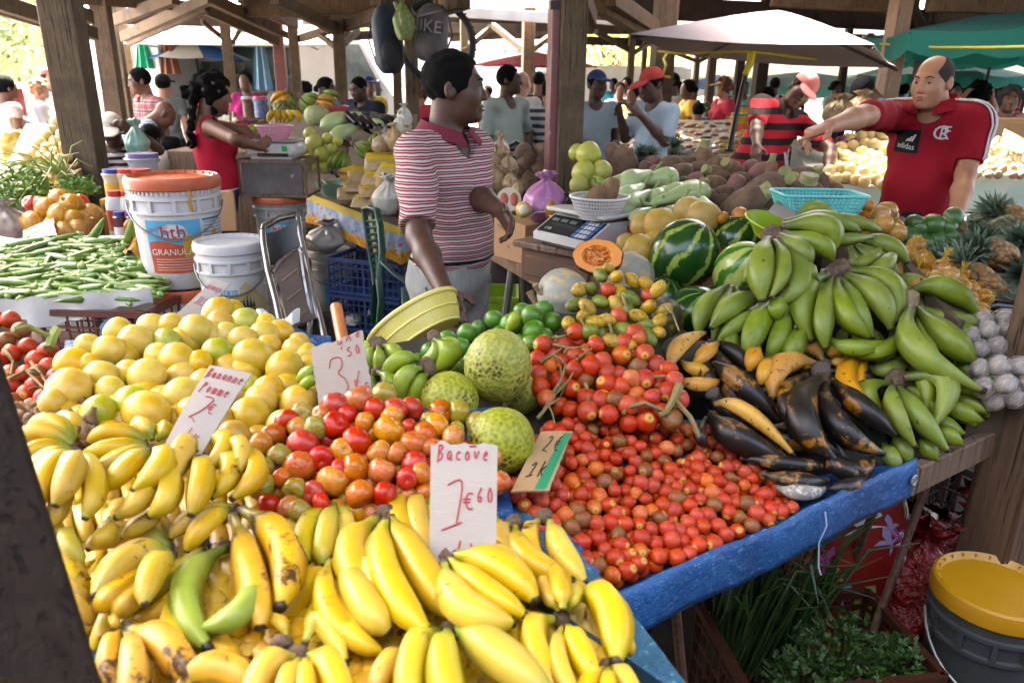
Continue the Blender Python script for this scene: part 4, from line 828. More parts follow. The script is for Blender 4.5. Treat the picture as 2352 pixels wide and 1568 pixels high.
bunch('biggest blackened plantain hand hanging from a dry black crown',DK,(1886,850),[(1852,862,1806,915,1846,1005,56,.0),(1888,866,1838,950,1922,1060,92,-.03),(1896,876,1920,970,2030,1042,72,-.02),(1910,874,1978,935,2056,998,64,-.01),(1900,1035,1965,1080,2004,1052,56,.03)],BPK,off=-.02,prof=BPP,group=GK,crs=1.1,bulge=.03,crm=BARK)
bunch('orange streaked plantain lying right of the black hand',DK,(1998,808),[(1996,815,1945,885,2084,998,54,.0),(2000,815,1972,860,1990,905,32,.02)],BPO,off=0,prof=BPP,group=GK,crs=.4)
bunch('black plantain hand at the left with dry fibrous stems',DK,(1634,900),[(1640,836,1700,880,1792,968,62,.0),(1640,930,1712,945,1826,1048,48,-.02,BPO),(1636,952,1690,1005,1795,1050,84,-.01),(1622,960,1608,1000,1626,1024,38,.0)],BPK,off=-.01,prof=BPP,group=GK,crs=.7,crm=BARK,bulge=.03)
bunch('yellow plantain with a dark tip behind the black hand',DK,(1880,838),[(1878,840,1795,838,1776,922,62)],BPO,off=.0,prof=BPP,group=GK,crs=0)
bunch('brown speckled plantains fanned above the yellow one',DK,(1900,838),[(1896,836,1850,792,1798,818,44),(1884,846,1830,832,1782,828,36,-.01),(1898,814,1920,808,1952,792,38),(1905,830,1930,832,1962,830,28)],BPO,off=.03,prof=BPP,group=GK,crs=.6,crm=BARK)
bunch('two short speckled plantains standing side by side',DK,(1748,812),[(1742,800,1730,822,1720,854,46),(1768,822,1757,850,1744,884,42)],BPO,off=.0,prof=BPP,group=GK,crs=0)
bunch('black plantains along the bottom of the dark heap above the rim',DK,(1720,1052),[(1700,1050,1800,1064,1908,1070,44),(1752,1086,1830,1106,1904,1102,54),(1900,1122,1945,1116,1990,1096,46),(1900,1040,1930,1075,1985,1090,56)],BPK,off=-.01,prof=BPP,group=GK,crs=0)
bunch('mouldy grey plantain at the corner of the red fruit',DK,(1790,1120),[(1786,1118,1840,1132,1898,1120,42)],mat('mouldy_skin','#4a4642','#8d8880',.85,14,spots='#c9c4ba',sscale=40,samt=.4),off=-.01,prof=BPP,group=GK,crs=0)
bunch('ripe speckled plantains leaning beside the palm fruit cluster',DK,(1590,830),[(1538,852,1562,795,1620,764,44),(1648,788,1622,810,1592,840,38,.0),(1556,868,1605,884,1655,872,38),(1565,830,1600,850,1640,850,36,.02)],BPO,off=.0,prof=BPP,group=GK,crs=0)
# ================================================================ price cards with handwriting
GL={'B':[[(.1,1),(.05,-.15)],[(.0,.95),(.45,1),(.5,.75),(.1,.55),(.5,.45),(.5,.1),(.05,.02)]],'a':[[(.5,.55),(.2,.6),(.05,.3),(.2,.02),(.45,.2),(.5,.55),(.5,.05),(.6,0)]],'n':[[(.05,.6),(.08,0)],[(.08,.35),(.3,.6),(.45,.5),(.5,0)]],
 'e':[[(.08,.3),(.5,.38),(.4,.6),(.15,.5),(.08,.2),(.25,0),(.5,.1)]],'P':[[(.15,.95),(.02,-.1)],[(.05,.9),(.5,.95),(.5,.6),(.1,.5)]],'o':[[(.3,.6),(.08,.4),(.15,.05),(.4,.02),(.52,.35),(.3,.6)]],'m':[[(.02,.6),(.05,0)],[(.05,.4),(.2,.6),(.28,.4),(.28,0)],[(.28,.4),(.45,.6),(.53,.4),(.55,0)]],
 '2':[[(.1,.85),(.3,1),(.5,.85),(.4,.5),(.05,.05),(.2,.1),(.55,0)]],'E':[[(.55,.9),(.25,.95),(.12,.5),(.25,.05),(.55,.1)],[(.0,.6),(.42,.62)],[(.0,.42),(.4,.44)]],'/':[[(.5,1),(.1,-.1)]],'1':[[(.05,.7),(.45,1),(.25,.05)],[(.0,0),(.5,.1)]],'K':[[(.12,.95),(.1,0)],[(.5,.9),(.14,.45),(.5,.0)]],'k':[[(.12,.95),(.05,0)],[(.45,.65),(.1,.35),(.45,.02)]],
 'g':[[(.5,.5),(.2,.55),(.1,.25),(.3,.1),(.48,.35),(.5,-.3),(.2,-.35)]],'3':[[(.05,.9),(.35,1),(.5,.8),(.2,.6),(.52,.35),(.4,.02),(.05,.0),(.12,.12)]],"'":[[(.2,1),(.15,.8)]],'5':[[(.5,.95),(.15,.92),(.1,.55),(.4,.55),(.5,.25),(.3,.0),(.05,.1)]],'0':[[(.3,.95),(.08,.5),(.2,.05),(.45,.1),(.52,.6),(.3,.95)]],'c':[[(.5,.5),(.25,.6),(.08,.3),(.2,.03),(.5,.08)]],
 'v':[[(.05,.6),(.25,0),(.5,.62)]],'6':[[(.45,.95),(.12,.5),(.15,.08),(.45,.08),(.48,.4),(.15,.35)]],'M':[[(.05,0),(.1,.95),(.3,.4),(.5,.95),(.55,0)]],'r':[[(.1,.6),(.12,0)],[(.12,.4),(.4,.6)]],'u':[[(.05,.6),(.1,.1),(.35,.05),(.45,.6),(.5,0)]],'j':[[(.3,.6),(.28,-.2),(.05,-.3)]],'s':[[(.45,.55),(.15,.5),(.4,.25),(.1,.02)]],'q':[[(.5,.5),(.2,.55),(.1,.25),(.3,.1),(.48,.4),(.5,-.4)]],'-':[[(.05,.35),(.5,.38)]],'.':[[(.2,.02),(.24,.0)]],' ':[]}
def word(s,x,y,cw,h,sl=0.0,dy=0.0):
 out=[]
 for i,ch in enumerate(s):
  for st in GL.get(ch,[]):out.append([(x+(i+a+sl*b_)*cw,y-b_*h+dy*i)for a,b_ in st])
 return out
RED_INK=mat('red_marker_ink','#b03038',None,.6);BLK_INK=mat('black_marker_ink','#1d1b1a',None,.6)
def m_card(name,c1,c2):
 n=N(name);v=n.noise(40,3,.6,n.mapv((1,1,9)));n.bump(v,.0015,.4);return n.out(n.mix(v,srgb(c1),srgb(c2)),.85,.2)
CARD=m_card('grey_cardboard','#9a8f83','#a89d91');CARDW=m_card('white_cardboard','#aba39b','#b8b0a8');CARDB=m_card('brown_cardboard','#a3845c','#b3946a')
def card(label,q,m,strokes,ink,r=.0016,bend=.0,torn=(),seed=1,cat='price card',name='price_card',strips=()):
 """q: tl,tr,br,bl as (u,v,D)"""
 c=[P(*k)for k in q];org=sum(c,V())/4;rr=random.Random(seed)
 nrm=(c[1]-c[0]).cross(c[3]-c[0]).normalized()
 if nrm.dot(CAM-org)<0:nrm=-nrm
 def S(x,y):return(c[0]*(1-x)+c[1]*x)*(1-y)+(c[3]*(1-x)+c[2]*x)*y+nrm*(bend*(math.sin(PI*y)+.3*math.sin(PI*x)))
 b=MB();nx,ny=14,18;jit={}
 def J(x,y):
  e=.0
  if 0 in torn and y==0:return S(x,rr.uniform(-.01,.035))
  if 1 in torn and x==1:return S(1+rr.uniform(-.03,.012),y)
  if 2 in torn and y==1:return S(x,1+rr.uniform(-.03,.01))
  if 3 in torn and x==0:return S(rr.uniform(-.012,.02),y)
  return S(x,y)
 T=[J(i/nx,j/ny)for j in range(ny+1)for i in range(nx+1)];W=nx+1
 th=nrm*.0035;vs=T+[p-th for p in T];k=len(T);fs=[]
 for j in range(ny):
  for i in range(nx):a=j*W+i;fs+=[(a,a+W,a+W+1,a+1),(k+a,k+a+1,k+a+W+1,k+a+W)]
 rim=[i for i in range(W)]+[j*W+nx for j in range(1,ny+1)]+[ny*W+i for i in range(nx-1,-1,-1)]+[j*W for j in range(ny-1,0,-1)]
 fs+=[(rim[i],rim[(i+1)%len(rim)],k+rim[(i+1)%len(rim)],k+rim[i])for i in range(len(rim))]
 b.add(vs,fs);t=thing(name,label,cat,org);b.build('card',m,t,org)
 if strokes:
  b=MB()
  for st in strokes:
   pts=[]
   for(x0,y0),(x1,y1)in zip(st,st[1:]):
    for i in range(4):f=i/4;pts.append((x0+(x1-x0)*f,y0+(y1-y0)*f))
   pts.append(st[-1]);sm=pts[:]
   for _ in range(3):sm=[sm[0]]+[((sm[i-1][0]+sm[i][0]*2+sm[i+1][0])/4,(sm[i-1][1]+sm[i][1]*2+sm[i+1][1])/4)for i in range(1,len(sm)-1)]+[sm[-1]]
   b.tube([S(x,y)+nrm*.0008 for x,y in sm],r,5)
  b.build('lettering',ink,t,org)
 for(x0,y0,x1,y1,x2,y2,x3,y3,m2)in strips:
  b=MB();n_=10;vs=[]
  for i in range(n_+1):
   f=i/n_;vs+=[S(x0+(x3-x0)*f,y0+(y3-y0)*f)+nrm*.0006,S(x1+(x2-x1)*f,y1+(y2-y1)*f)+nrm*.0006]
  b.add(vs,[(2*i,2*i+2,2*i+3,2*i+1)for i in range(n_)]);b.build('stripe',m2,t,org)
 return t
card('tall pale price card lettered in red, Bacove 1 euro 60',[(990,1012,1.17),(1143,1018,1.17),(1139,1300,1.12),(986,1300,1.12)],CARDW,word('Bacove',.1,.16,.135,.13,.1,-.002)+[[(.58,.035),(.68,.03)]]+[[(.26,.36),(.52,.28),(.40,.66)],[(.18,.72),(.48,.655)]]+word('E',.5,.56,.26,.15)+word('60',.7,.5,.15,.13,.0,-.003)+[[(.46,.80),(.38,1.0)]]+[[(.62,.82),(.63,1.0)],[(.74,.84),(.64,.92),(.74,1.0)]],RED_INK,.0014,.004,(0,),2)
card('leaning white price card lettered Bananne Pomme 2 euro',[(482,838,1.46),(578,858,1.46),(455,1056,1.24),(378,1020,1.24)],CARDW,word('Bananne',.06,.18,.13,.13,.12)+word('Pomme',.12,.38,.15,.13,.12)+[[(.35,.43),(.62,.42),(.45,.6),(.2,.7),(.32,.68),(.42,.72)]]+word('E',.55,.6,.3,.12)+[[(.45,.78),(.34,.98)]]+word('K',.6,.93,.25,.12),RED_INK,.0011,.006,(),3)
card('torn grey price card lettered 3.50 per Kg in red',[(712,800,1.62),(832,758,1.62),(862,935,1.55),(735,945,1.55)],CARD,word('une',.5,.1,.17,.1,.2,-.015)+[[(.3,.4),(.34,.26),(.55,.27),(.54,.42),(.42,.5),(.56,.58),(.6,.72),(.45,.84),(.34,.84),(.42,.78)]]+word("'",.52,.3,.3,.16)+word('50',.66,.3,.15,.13,0,-.004)+[[(.82,.52),(.6,.95)]]+word('Kg',.7,.78,.17,.16,0,-.01),RED_INK,.0013,.003,(0,1,3),4)
card('faint leaning price card behind the passion fruit, Maracujas 3 euro 50',[(492,642,2.2),(528,652,2.2),(415,782,1.95),(372,752,1.95)],CARDW,word('Maracuja',.05,.2,.11,.12,.1)+word('3E50',.2,.5,.17,.15,.1)+word('/1K',.3,.85,.2,.14,.1),mat('faded_pink_ink','#c9808a',None,.6),.0011,.002,(3,),5)
card('brown price card with a green stripe lying by the red palm fruit',[(1243,990,1.56),(1316,990,1.58),(1262,1126,1.40),(1174,1128,1.38)],CARDB,word('2E',.3,.4,.3,.3,.1)+word('1k',.2,.8,.3,.25,.1),BLK_INK,.0013,.003,(1,),6,strips=[(.74,.04,.97,.04,.88,.98,.58,.98,mat('green_print','#138a5a',None,.6))])
card('torn white price card standing in the okra, 2 euro 50',[(52,530,3.35),(122,500,3.4),(136,560,3.2),(60,585,3.15)],CARDW,word('2E50',.12,.45,.2,.25,.1)+word('1K',.35,.9,.2,.25,.1),mat('faded_pencil','#9a908a',None,.7),.0016,.003,(0,1,2,3),7)
card('blank grey cardboard piece leaning by the cyan basket',[(1792,455,2.75),(1806,458,2.75),(1846,522,2.5),(1764,485,2.55)],CARD,[],None,0,.004,(1,),8,'cardboard','cardboard_piece')
card('bent brown cardboard sticking up among the roots',[(1768,396,3.7),(1800,388,3.7),(1856,432,3.55),(1845,442,3.5)],CARD,[],None,0,.01,(),9,'cardboard','cardboard_piece')
card('thin white stick card standing in the roots',[(1801,350,3.75),(1806,350,3.75),(1818,420,3.65),(1808,420,3.65)],CARDW,[],None,0,.0,(),10,'cardboard','cardboard_piece')
card('brown card leaning on the potatoes at the right',[(2308,296,5.6),(2352,318,5.6),(2350,352,5.4),(2296,336,5.4)],CARDB,word('2E50',.15,.5,.2,.25,.1),BLK_INK,.002,.0,(),11)
card('long white card slanting across the far roots',[(1452,328,4.5),(1458,324,4.5),(1544,366,4.3),(1540,372,4.3)],CARDW,[],None,0,.0,(),12,'cardboard','cardboard_piece')
# blue tarp rim along the red fruit tray
def rim(label,pts,hh,m,th=.03):
 b=MB();n=40;vs=[]
 L=[0]
 for a,c in zip(pts,pts[1:]):L.append(L[-1]+(c-a).length)
 def at(f):
  d=f*L[-1]
  for i in range(len(pts)-1):
   if d<=L[i+1]+1e-9:return pts[i].lerp(pts[i+1],(d-L[i])/(L[i+1]-L[i]))
  return pts[-1]
 pr=[(-.8,.95),(-.4,1.12),(.1,1.1),(.6,.85),(.75,.4),(.7,-.1),(.6,-.6),(.35,-.95),(-.6,-.9)]
 for i in range(n+1):
  p=at(i/n);d=at(min(1,i/n+.02))-at(max(0,i/n-.02));o_=V((d.y,-d.x,0)).normalized()
  for k,(x,z)in enumerate(pr):
   q=p+o_*(x*th)+V((0,0,z*hh));q+=o_*(.005*noise.noise(q*14))+V((0,0,.005*noise.noise(q*10+V((5,0,0)))));vs.append(q)
 K=len(pr);fs=[(i*K+k,i*K+(k+1)%K,(i+1)*K+(k+1)%K,(i+1)*K+k)for i in range(n)for k in range(K)]+[list(range(K))[::-1],[n*K+k for k in range(K)]]
 b.add(vs,fs);return tag(b.build('tarpaulin',m,org=pts[0],sharp=0),label,'tarp')
_o=V((ed.y,-ed.x,0))*.043+V((0,0,.786))
rim('bright blue tarp rolled along the front edge of the red fruit tray',[e0+ed*k+_o+V((0,0,.006*math.sin(k*9)))for k in(.03,.25,.5,.75,.99)],.049,TARP,.010)
b=MB();q_=[e0+ed*.03+V((ed.y,-ed.x,0))*.046,e0+ed*.99+V((ed.y,-ed.x,0))*.046,e0+ed*.95-V((ed.y,-ed.x,0))*.2,e0+ed*.1-V((ed.y,-ed.x,0))*.15];b.grid(lambda a,e:(q_[0].lerp(q_[1],a)).lerp(q_[3].lerp(q_[2],a),e)+V((0,0,.822-.03*min(1,e*3)+.004*noise.noise(V((a*20,e*5,0))))),50,8);tag(b.build('tarpaulin',TARP,org=e0),'blue tarp lip folded under the loose red palm fruit','tarp')
rim('blue tarp edge between the bananas and the red fruit tray',[PZ(1130,1128,.86),PZ(1200,1185,.85),PZ(1290,1270,.84),PZ(1372,1350,.81)],.035,TARP,.022)
rim('blue tarp strip under the garlic nets at the right',[PZ(2130,1020,.795),PZ(2240,965,.795),PZ(2420,880,.8)],.012,TARPD,.02)
b=MB();b.grid(lambda a,e:P(1120+480*a,1290+330*a+e*30,1.1-.2*a)+V((e*.06,-.02*math.sin(a*20)*e,-.16*e)),20,6);b.grid(lambda a,e:P(1120+480*a,1290+330*a+e*30,1.1-.2*a)+V((e*.06-.004,-.02*math.sin(a*20)*e+.004,-.16*e-.002)),20,6);tag(b.build('tarpaulin',TARPD,org=P(1400,1450,1.0)),'faded blue tarp hanging off the banana table at the lower right','tarp')
b=MB();b.grid(lambda a,e:P(375+370*a,742+40*a+e*22,2.28-.14*a)+V((0,0,.025*math.sin(a*17)*(1-e)+.012*noise.noise(V((a*9,e*4,0))))),30,5);b.grid(lambda a,e:P(375+370*a,742+40*a+e*22,2.28-.14*a)+V((0,.01,.025*math.sin(a*17)*(1-e)-.06*e)),30,5);tag(b.build('tarpaulin',TARP,org=P(550,760,2.2)),'crumpled blue tarp edge behind the yellow passion fruit','tarp')
b=MB();b.grid(lambda a,e:P(230+200*a,746+e*30,2.12)+V((0,0,.02*math.sin(a*13)*(1-e))),16,4);b.grid(lambda a,e:P(230+200*a,746+e*30,2.12)+V((0,.01,.02*math.sin(a*13)*(1-e)-.03*e)),16,4);tag(b.build('tarpaulin',TARPD,org=P(300,760,2.12)),'pale blue tarp fold by the brown crate','tarp')
b=MB();b.grid(lambda a,e:P(590+100*a,722+30*e,2.25)+V((0,-.02*math.sin(a*9),.02*math.sin(a*7+1))),14,6);b.grid(lambda a,e:P(590+100*a,722+30*e,2.27)+V((0,0,.02*math.sin(a*7+1))),14,6);tag(b.build('plastic_sheet',mat('white_plastic','#cfccc8','#bdb9b4',.4,5),org=P(640,740,2.25)),'crumpled white plastic behind the passion fruit','plastic sheet')
# ================================================================ melons, pumpkins
def m_melon(name,dark,light,nst,thr,w_=.5):
 n=N(name);s=n.sep();a=n.math('ARCTAN2',s[1],s[0]);nz=n.noise(5,5,.7);nz2=n.noise(28,4,.7)
 f=n.math('SINE',n.math('ADD',n.math('MULTIPLY',a,nst),n.math('MULTIPLY',n.math('SUBTRACT',nz,.5),6.5)));f=n.math('ADD',f,n.math('MULTIPLY',n.math('SUBTRACT',nz2,.5),2.6))
 col=n.mix(n.step(f,thr,thr+.45),srgb(dark),srgb(light));col=n.mix(n.step(n.noise(60,3),.55,.7),col,n.mix(.25,col,srgb('#1d3a14')))
 return n.out(col,.22,.5)
WD=m_melon('dark_watermelon_rind','#1f4a16','#9db04a',8,.55);WL=m_melon('light_watermelon_rind','#3d7a1c','#b5bf62',8,-.5);WDD=m_melon('deep_green_watermelon_rind','#1d3f14','#5c8a2c',9,.5)
def melon(label,u,v,D,wpx,hpx,m,ax,name='watermelon',roll=0):
 k=D/FPX/2;b=MB();b.ell((0,0,0),(wpx*k,wpx*k,hpx*k),None,32,22,.015,1.2,u);o=b.build(name,m);o.location=P(u,v,D);o.rotation_euler=rotto(V(ax),roll).to_euler();return tag(o,label,'watermelon','watermelons')
melon('big dark striped watermelon standing clear in the middle of the group',1571,586,2.7,156,172,WD,(.45,-.2,.85),roll=.6)
melon('watermelon behind the big one, only its top showing',1697,552,2.98,118,120,WD,(.3,-.3,.8))
melon('pale green striped watermelon beside the plantain heap',1702,622,2.58,124,148,WL,(.25,-.5,.8),roll=.4)
melon('deep green watermelon lying low under the others',1603,716,2.42,136,112,WDD,(.1,-.4,.9))
melon('shaded watermelon low behind the dark pumpkin',1520,690,2.62,110,110,WDD,(.2,-.2,.9))
melon('shaded watermelon under the pale one',1660,705,2.62,110,110,WDD,(.4,-.2,.9))
def m_pump(name,c1,c2,spot,samt=.2):
 n=N(name);col=n.mix(n.step(n.noise(6,4,.6),.35,.65),srgb(c1),srgb(c2));col=n.mix(n.step(n.noise(16,3,.55),1-samt-.22,1-samt-.18),col,srgb(spot));n.bump(n.noise(60,3),.002,.3);return n.out(col,.55,.4)
PGY=m_pump('grey_pumpkin_rind','#8f8f7c','#a4a290','#c7a878');PDK=m_pump('dark_pumpkin_rind','#3c3a22','#55502c','#a4773c');PGR=m_pump('green_pumpkin_rind','#8f9a6a','#a9ab74','#c0b078',.15)
def pumpkin(label,u,v,D,wpx,hpx,m,rot,stem=True):
 k=D/FPX/2;R=wpx*k;Hh=hpx*k;t=thing('pumpkin',label,'pumpkin',P(u,v,D),'pumpkins and cut pumpkin');t.rotation_euler=rot
 b=MB();pr=[(R*math.cos(a)**.75 if math.cos(a)>1e-4 else 1e-5,Hh*math.sin(a))for a in[(-PI/2+PI*i/16)for i in range(17)]];pr[-1]=(1e-5,Hh*.88);b.lathe(pr,48,lobes=10,lamp=.06);b.build('rind',m,t,sharp=0)
 if stem:b=MB();b.tube([(0,0,Hh*.85),(0,.01,Hh*1.05),(.02,.01,Hh*1.25)],[R*.16,R*.09,R*.11],8);b.build('stem',mat('dry_stem','#a08a5e','#7d6a48',.8,30),t)
 return t
pumpkin('grey mottled pumpkin with its stem to the left beside the limes',1292,676,2.3,118,112,PGY,(R_(20),R_(-80),0))
pumpkin('grey pumpkin behind the cut one',1440,640,2.56,118,124,PGY,(0,R_(30),0),False)
pumpkin('dark speckled pumpkin right of the palm fruit cluster',1512,742,2.3,112,122,PDK,(R_(10),R_(15),0),False)
pumpkin('second dark pumpkin low behind the palm fruit',1545,790,2.3,90,80,PDK,(0,.3,.5),False)
cpt=P(1370,588,2.36);t=thing('cut_pumpkin','half pumpkin with orange flesh and stringy seed hollow facing out','pumpkin',cpt,'pumpkins and cut pumpkin');R=58*2.36/FPX*1.0
fn=(CAM-cpt).normalized()+V((-.15,0,.45));t.rotation_euler=rotto(fn,0).to_euler()
def lob(a):return 1+.05*(abs(math.sin(4.5*a))-.6)+.05*math.sin(a+1)
def ring(r,z,K=40):return[V((r*R*lob(2*PI*k/K)*math.cos(2*PI*k/K),r*R*.72*lob(2*PI*k/K)*math.sin(2*PI*k/K),z*R))for k in range(K)]
def rings(b,L,K=40,cap=1):
 vs=[p for r,z in L for p in ring(r,z,K)];n=len(L);b.add(vs,[(j*K+k,j*K+(k+1)%K,(j+1)*K+(k+1)%K,(j+1)*K+k)for j in range(n-1)for k in range(K)]+([[(n-1)*K+k for k in range(K)]]if cap else[]))
b=MB();rings(b,[(1,.0),(1.02,-.15),(.95,-.5),(.7,-.8),(.3,-.95)][::-1]+[(.985,.004)],40,0);b.build('rind',PDK,t)
b=MB();rings(b,[(.975,.001),(.97,.012),(.62,.02),(.56,-.05),(.4,-.2)]);b.build('flesh',mat('pumpkin_flesh','#e08a24','#d67c1c',.45,6),t)
b=MB();r_=random.Random(2)
for i in range(110):
 a=r_.uniform(0,6.3);rr=r_.uniform(.1,.6)*R;p=V((rr*math.cos(a),rr*.72*math.sin(a),-.06*R));d=V((r_.uniform(-1,1),r_.uniform(-1,1),r_.uniform(0,.5)))*.12*R;b.tube([p-d,p+V((0,0,.04*R)),p+d],R*r_.uniform(.012,.03),5)
b.build('seed_pulp',mat('pumpkin_pulp','#d66a18','#e09a48',.4,60),t)
b=MB();b.tube([P(1245,720,2.4),P(1232,700,2.4),P(1222,680,2.4),P(1216,668,2.4)],[.01,.009,.011,.014],8);tag(b.build('dry_stalk',mat('dry_stem','#a08a5e','#7d6a48',.8,30),org=P(1245,720,2.4)),'dry pale stalk beside the grey pumpkin','stalk')
# yellow pomelos
PO=m_fruit('brownish_pomelo_skin','#c2a148','#b08c3a','#6a4a24',.0,12,.45,.008,.08,patch='#94763a',pamt=.3);PG=m_fruit('green_yellow_pomelo_skin','#b3b548','#c2bb5a','#8a8a3a',-.1,12,.4,.006,.06)
po=[fruit_mesh('pomelo',PO,k,.07,1.2)for k in range(3)];pg=[fruit_mesh('pomelo',PG,k,.04,1,lambda z:1-.16*max(0,z))for k in range(2)]
for u,v,w_,D in[(1517,517,80,2.95),(1478,520,64,3.0),(1582,487,74,3.1),(1614,500,80,3.0),(1470,577,80,2.8),(1506,562,66,2.85),(1545,540,60,3.0),(1440,560,50,3.0),(1500,600,70,2.8)]:place('pomelo',rnd.choice(po),u,v,D,'brownish yellow pomelo stacked between the scale and the watermelons','pomelo','yellow pomelos by the watermelons',w_*D/FPX/2)
for u,v,w_,D,up in[(1352,354,60,3.9,1),(1341,396,58,3.85,0),(1382,392,50,3.85,0),(1330,425,46,3.8,0),(1372,422,44,3.85,0),(1325,350,40,4.1,0),(1350,425,40,3.95,0)]:place('pomelo',rnd.choice(pg),u,v,D,'large green yellow pomelo stacked against the steel sided post','pomelo','green pomelos by the post',w_*D/FPX/2,(rnd.uniform(-.3,.3),rnd.uniform(-.3,.3),rnd.uniform(0,6)))
# heap bodies under the back goods
SACK=mat('brown_sacking','#4a3c2c','#5c4b38',.9,20)
DX=plane3((1300,450,3.7),(1900,480,3.3),(1600,380,4.1));mound('brown sacking heaped under roots and gourds',[(1330,400),(1900,400),(1960,520),(1420,520)],DX,.12,SACK,.81)
DXm=plane3((1460,520,2.95),(1560,700,2.5),(1740,600,2.6),(1700,520,2.95));mound('red and dark plastic heaped under the watermelons',[(1440,520),(1760,520),(1760,760),(1480,760)],DXm,.17,mat('red_plastic_bag','#a8221c','#8a1a16',.3,5),.785)
# long pale gourds
GO=mat('pale_gourd_skin','#a9bc78','#bccb90',.3,5,spots='#8aa05a',sscale=18,samt=.2);GST=mat('gourd_stem','#7f9a4a','#93aa5a',.6,20)
def gourd(label,p0,p1,wpx,D0,D1,stem=True):
 a,c=P(*p0,D0),P(*p1,D1);t=thing('gourd',label,'gourd',a,'pale gourds');L=c-a;n=10;r=wpx*(D0+D1)/2/FPX/2
 b=MB();pr=[.04,.32,.42,.5,.62,.78,.92,1,.96,.74,.04];b.tube([L*(i/n)+V((0,0,.1*L.length*math.sin(PI*i/n)*.3))for i in range(n+1)],[r*k for k in pr],14);b.build('body',GO,t,sharp=0)
 if stem:b=MB();d=L.normalized();b.tube([d*.005,-d*.03+V((0,0,.01)),-d*.06+V((.01,0,.035))],[.008,.006,.007],7);b.build('stem',GST,t)
for i,q in enumerate([('slim pale gourd behind the white basket, tip to the left',(1378,421),(1470,408),26,3.5,3.7),('pale gourd rising behind the white basket',(1500,396),(1425,430),52,3.75,3.55),('fat pale gourd left of the middle of the pile',(1480,425),(1420,475),58,3.5,3.3),('pale gourd leaning down toward the scale',(1500,438),(1424,490),46,3.45,3.2),('round pale gourd with a stem to the left, top of the pile',(1462,418),(1560,412),56,3.65,3.7),('pale gourd with an upright stem in the middle',(1553,425),(1610,440),44,3.55,3.45),('pale gourd curving below the round one',(1492,452),(1580,440),46,3.4,3.45),('long pale gourd across the front of the pile',(1488,470),(1632,440),56,3.2,3.4),('pale gourd hanging right above the yellow pomelos',(1610,450),(1648,520),42,3.2,3.0),('pale gourd low at the front of the pile',(1500,478),(1446,505),30,3.2,3.1),('pale gourd in the middle behind the pomelos',(1560,470),(1530,500),36,3.2,3.15),('pale gourd between the round one and the scale',(1530,430),(1500,470),44,3.5,3.35)]):gourd(*q)
# dasheen roots, yams
ROOT=[mat('brown_root_skin','#5f4836','#7a6048',.9,14,.006,40,spots='#3e2f24',sscale=25),mat('pinkish_root_skin','#8a5f56','#7a5248',.8,10,.004,40),mat('tan_ridged_root_skin','#8f6f50','#6a4f38',.9,18,.006,50,spots='#b8977a',sscale=16)]
RCUT=mat('cut_root_neck','#a39a6a','#7f8a48',.7,30,spots='#c2b894',sscale=40)
def root(label,u,v,D,wpx,lpx,d,k,neck=True):
 R=wpx*D/FPX/2;L=lpx*D/FPX;t=thing('taro_root',label,'root',P(u,v,D),'taro and yam roots');t.rotation_euler=rotto(V(d)).to_euler()
 b=MB();n=12;b.lathe([(1e-4,-L*.5),(R*.5,-L*.47),(R*.85,-L*.32),(R*1.0,-L*.1),(R*.96,L*.12),(R*.82,L*.3),(R*.52,L*.44),(1e-4,L*.46)],16,wob=R*.28,c=(0,0,0))
 b.build('root',ROOT[k],t,sharp=0)
 if neck:b=MB();b.tube([(0,0,L*.36),(0,0,L*.5),(.003,0,L*.64),(.003,0,L*.65)],[R*.55,R*.48,R*.5,R*.46],12);b.build('cut_neck',RCUT,t)
 return t
rt=random.Random(4)
ex=[(1752,440,3.35,76,110,(-.75,-.4,-.35),0,'big ridged root at the front, its cut green neck pointing down left'),(1715,470,3.2,80,100,(.6,-.2,.5),0,'dark root below it with a cut neck pointing up right'),(1790,470,3.25,74,120,(.9,-.3,.1),0,'long dark root lying level at the front'),(1842,412,3.5,62,84,(-.7,-.6,.1),0,'root with a pale round cut end facing the striped polo man'),(1802,425,3.55,56,84,(-.3,-.6,.6),0,'upright root with a broad green cut top'),(1880,422,3.5,44,66,(-.3,-.3,.85),0,'small root with a green cut top at the right end'),(1850,445,3.35,84,70,(0,-.2,1),0,'round dark root in front of the green topped one'),(1615,372,4.1,46,78,(0,-.1,1),2,'tall hairy root standing at the back of the pile'),(1650,405,3.85,44,70,(-.8,-.3,.4),2,'ridged orange brown root with its cut top left'),(1685,395,3.9,46,72,(-.6,-.5,.5),2,'ridged root beside the striped polo man, cut top up'),(1610,395,4.0,50,70,(-.9,-.3,.2),0,'round root with a pale cut face to the left'),(1640,425,3.75,46,66,(-.8,-.5,.2),2,'root with a big yellowish cut face near the gourds'),(1745,402,3.8,50,66,(.5,0,.5),1,'pinkish root behind the big ridged one'),(1770,400,3.7,30,70,(0,0,1),2,'slim tan root standing by the cardboard')]
for u,v,D,w_,l_,d,k,lb in ex:root(lb,u,v,D,w_,l_,d,k)
for u,v,w_,k in[(1540,385,58,0),(1575,378,44,0),(1595,420,46,1),(1560,400,50,0),(1505,395,34,1),(1525,412,40,0),(1585,445,46,0),(1690,430,50,1),(1660,450,50,0),(1625,455,44,0),(1655,470,46,0),(1700,415,40,0),(1640,380,40,2),(1500,375,36,1),(1482,385,30,0),(1720,390,40,1),(1870,455,50,0),(1830,460,54,0),(1910,440,44,2),(1680,480,50,0),(1740,495,50,0),(1800,495,50,0),(1600,470,44,0),(1570,425,40,0),(1900,470,44,0)]:root('round brown root in the heap behind the gourds',u,v,DX(u,v)-.02,w_,w_*1.25,(rt.uniform(-1,1),rt.uniform(-1,0),rt.uniform(-.5,1)),k,False)
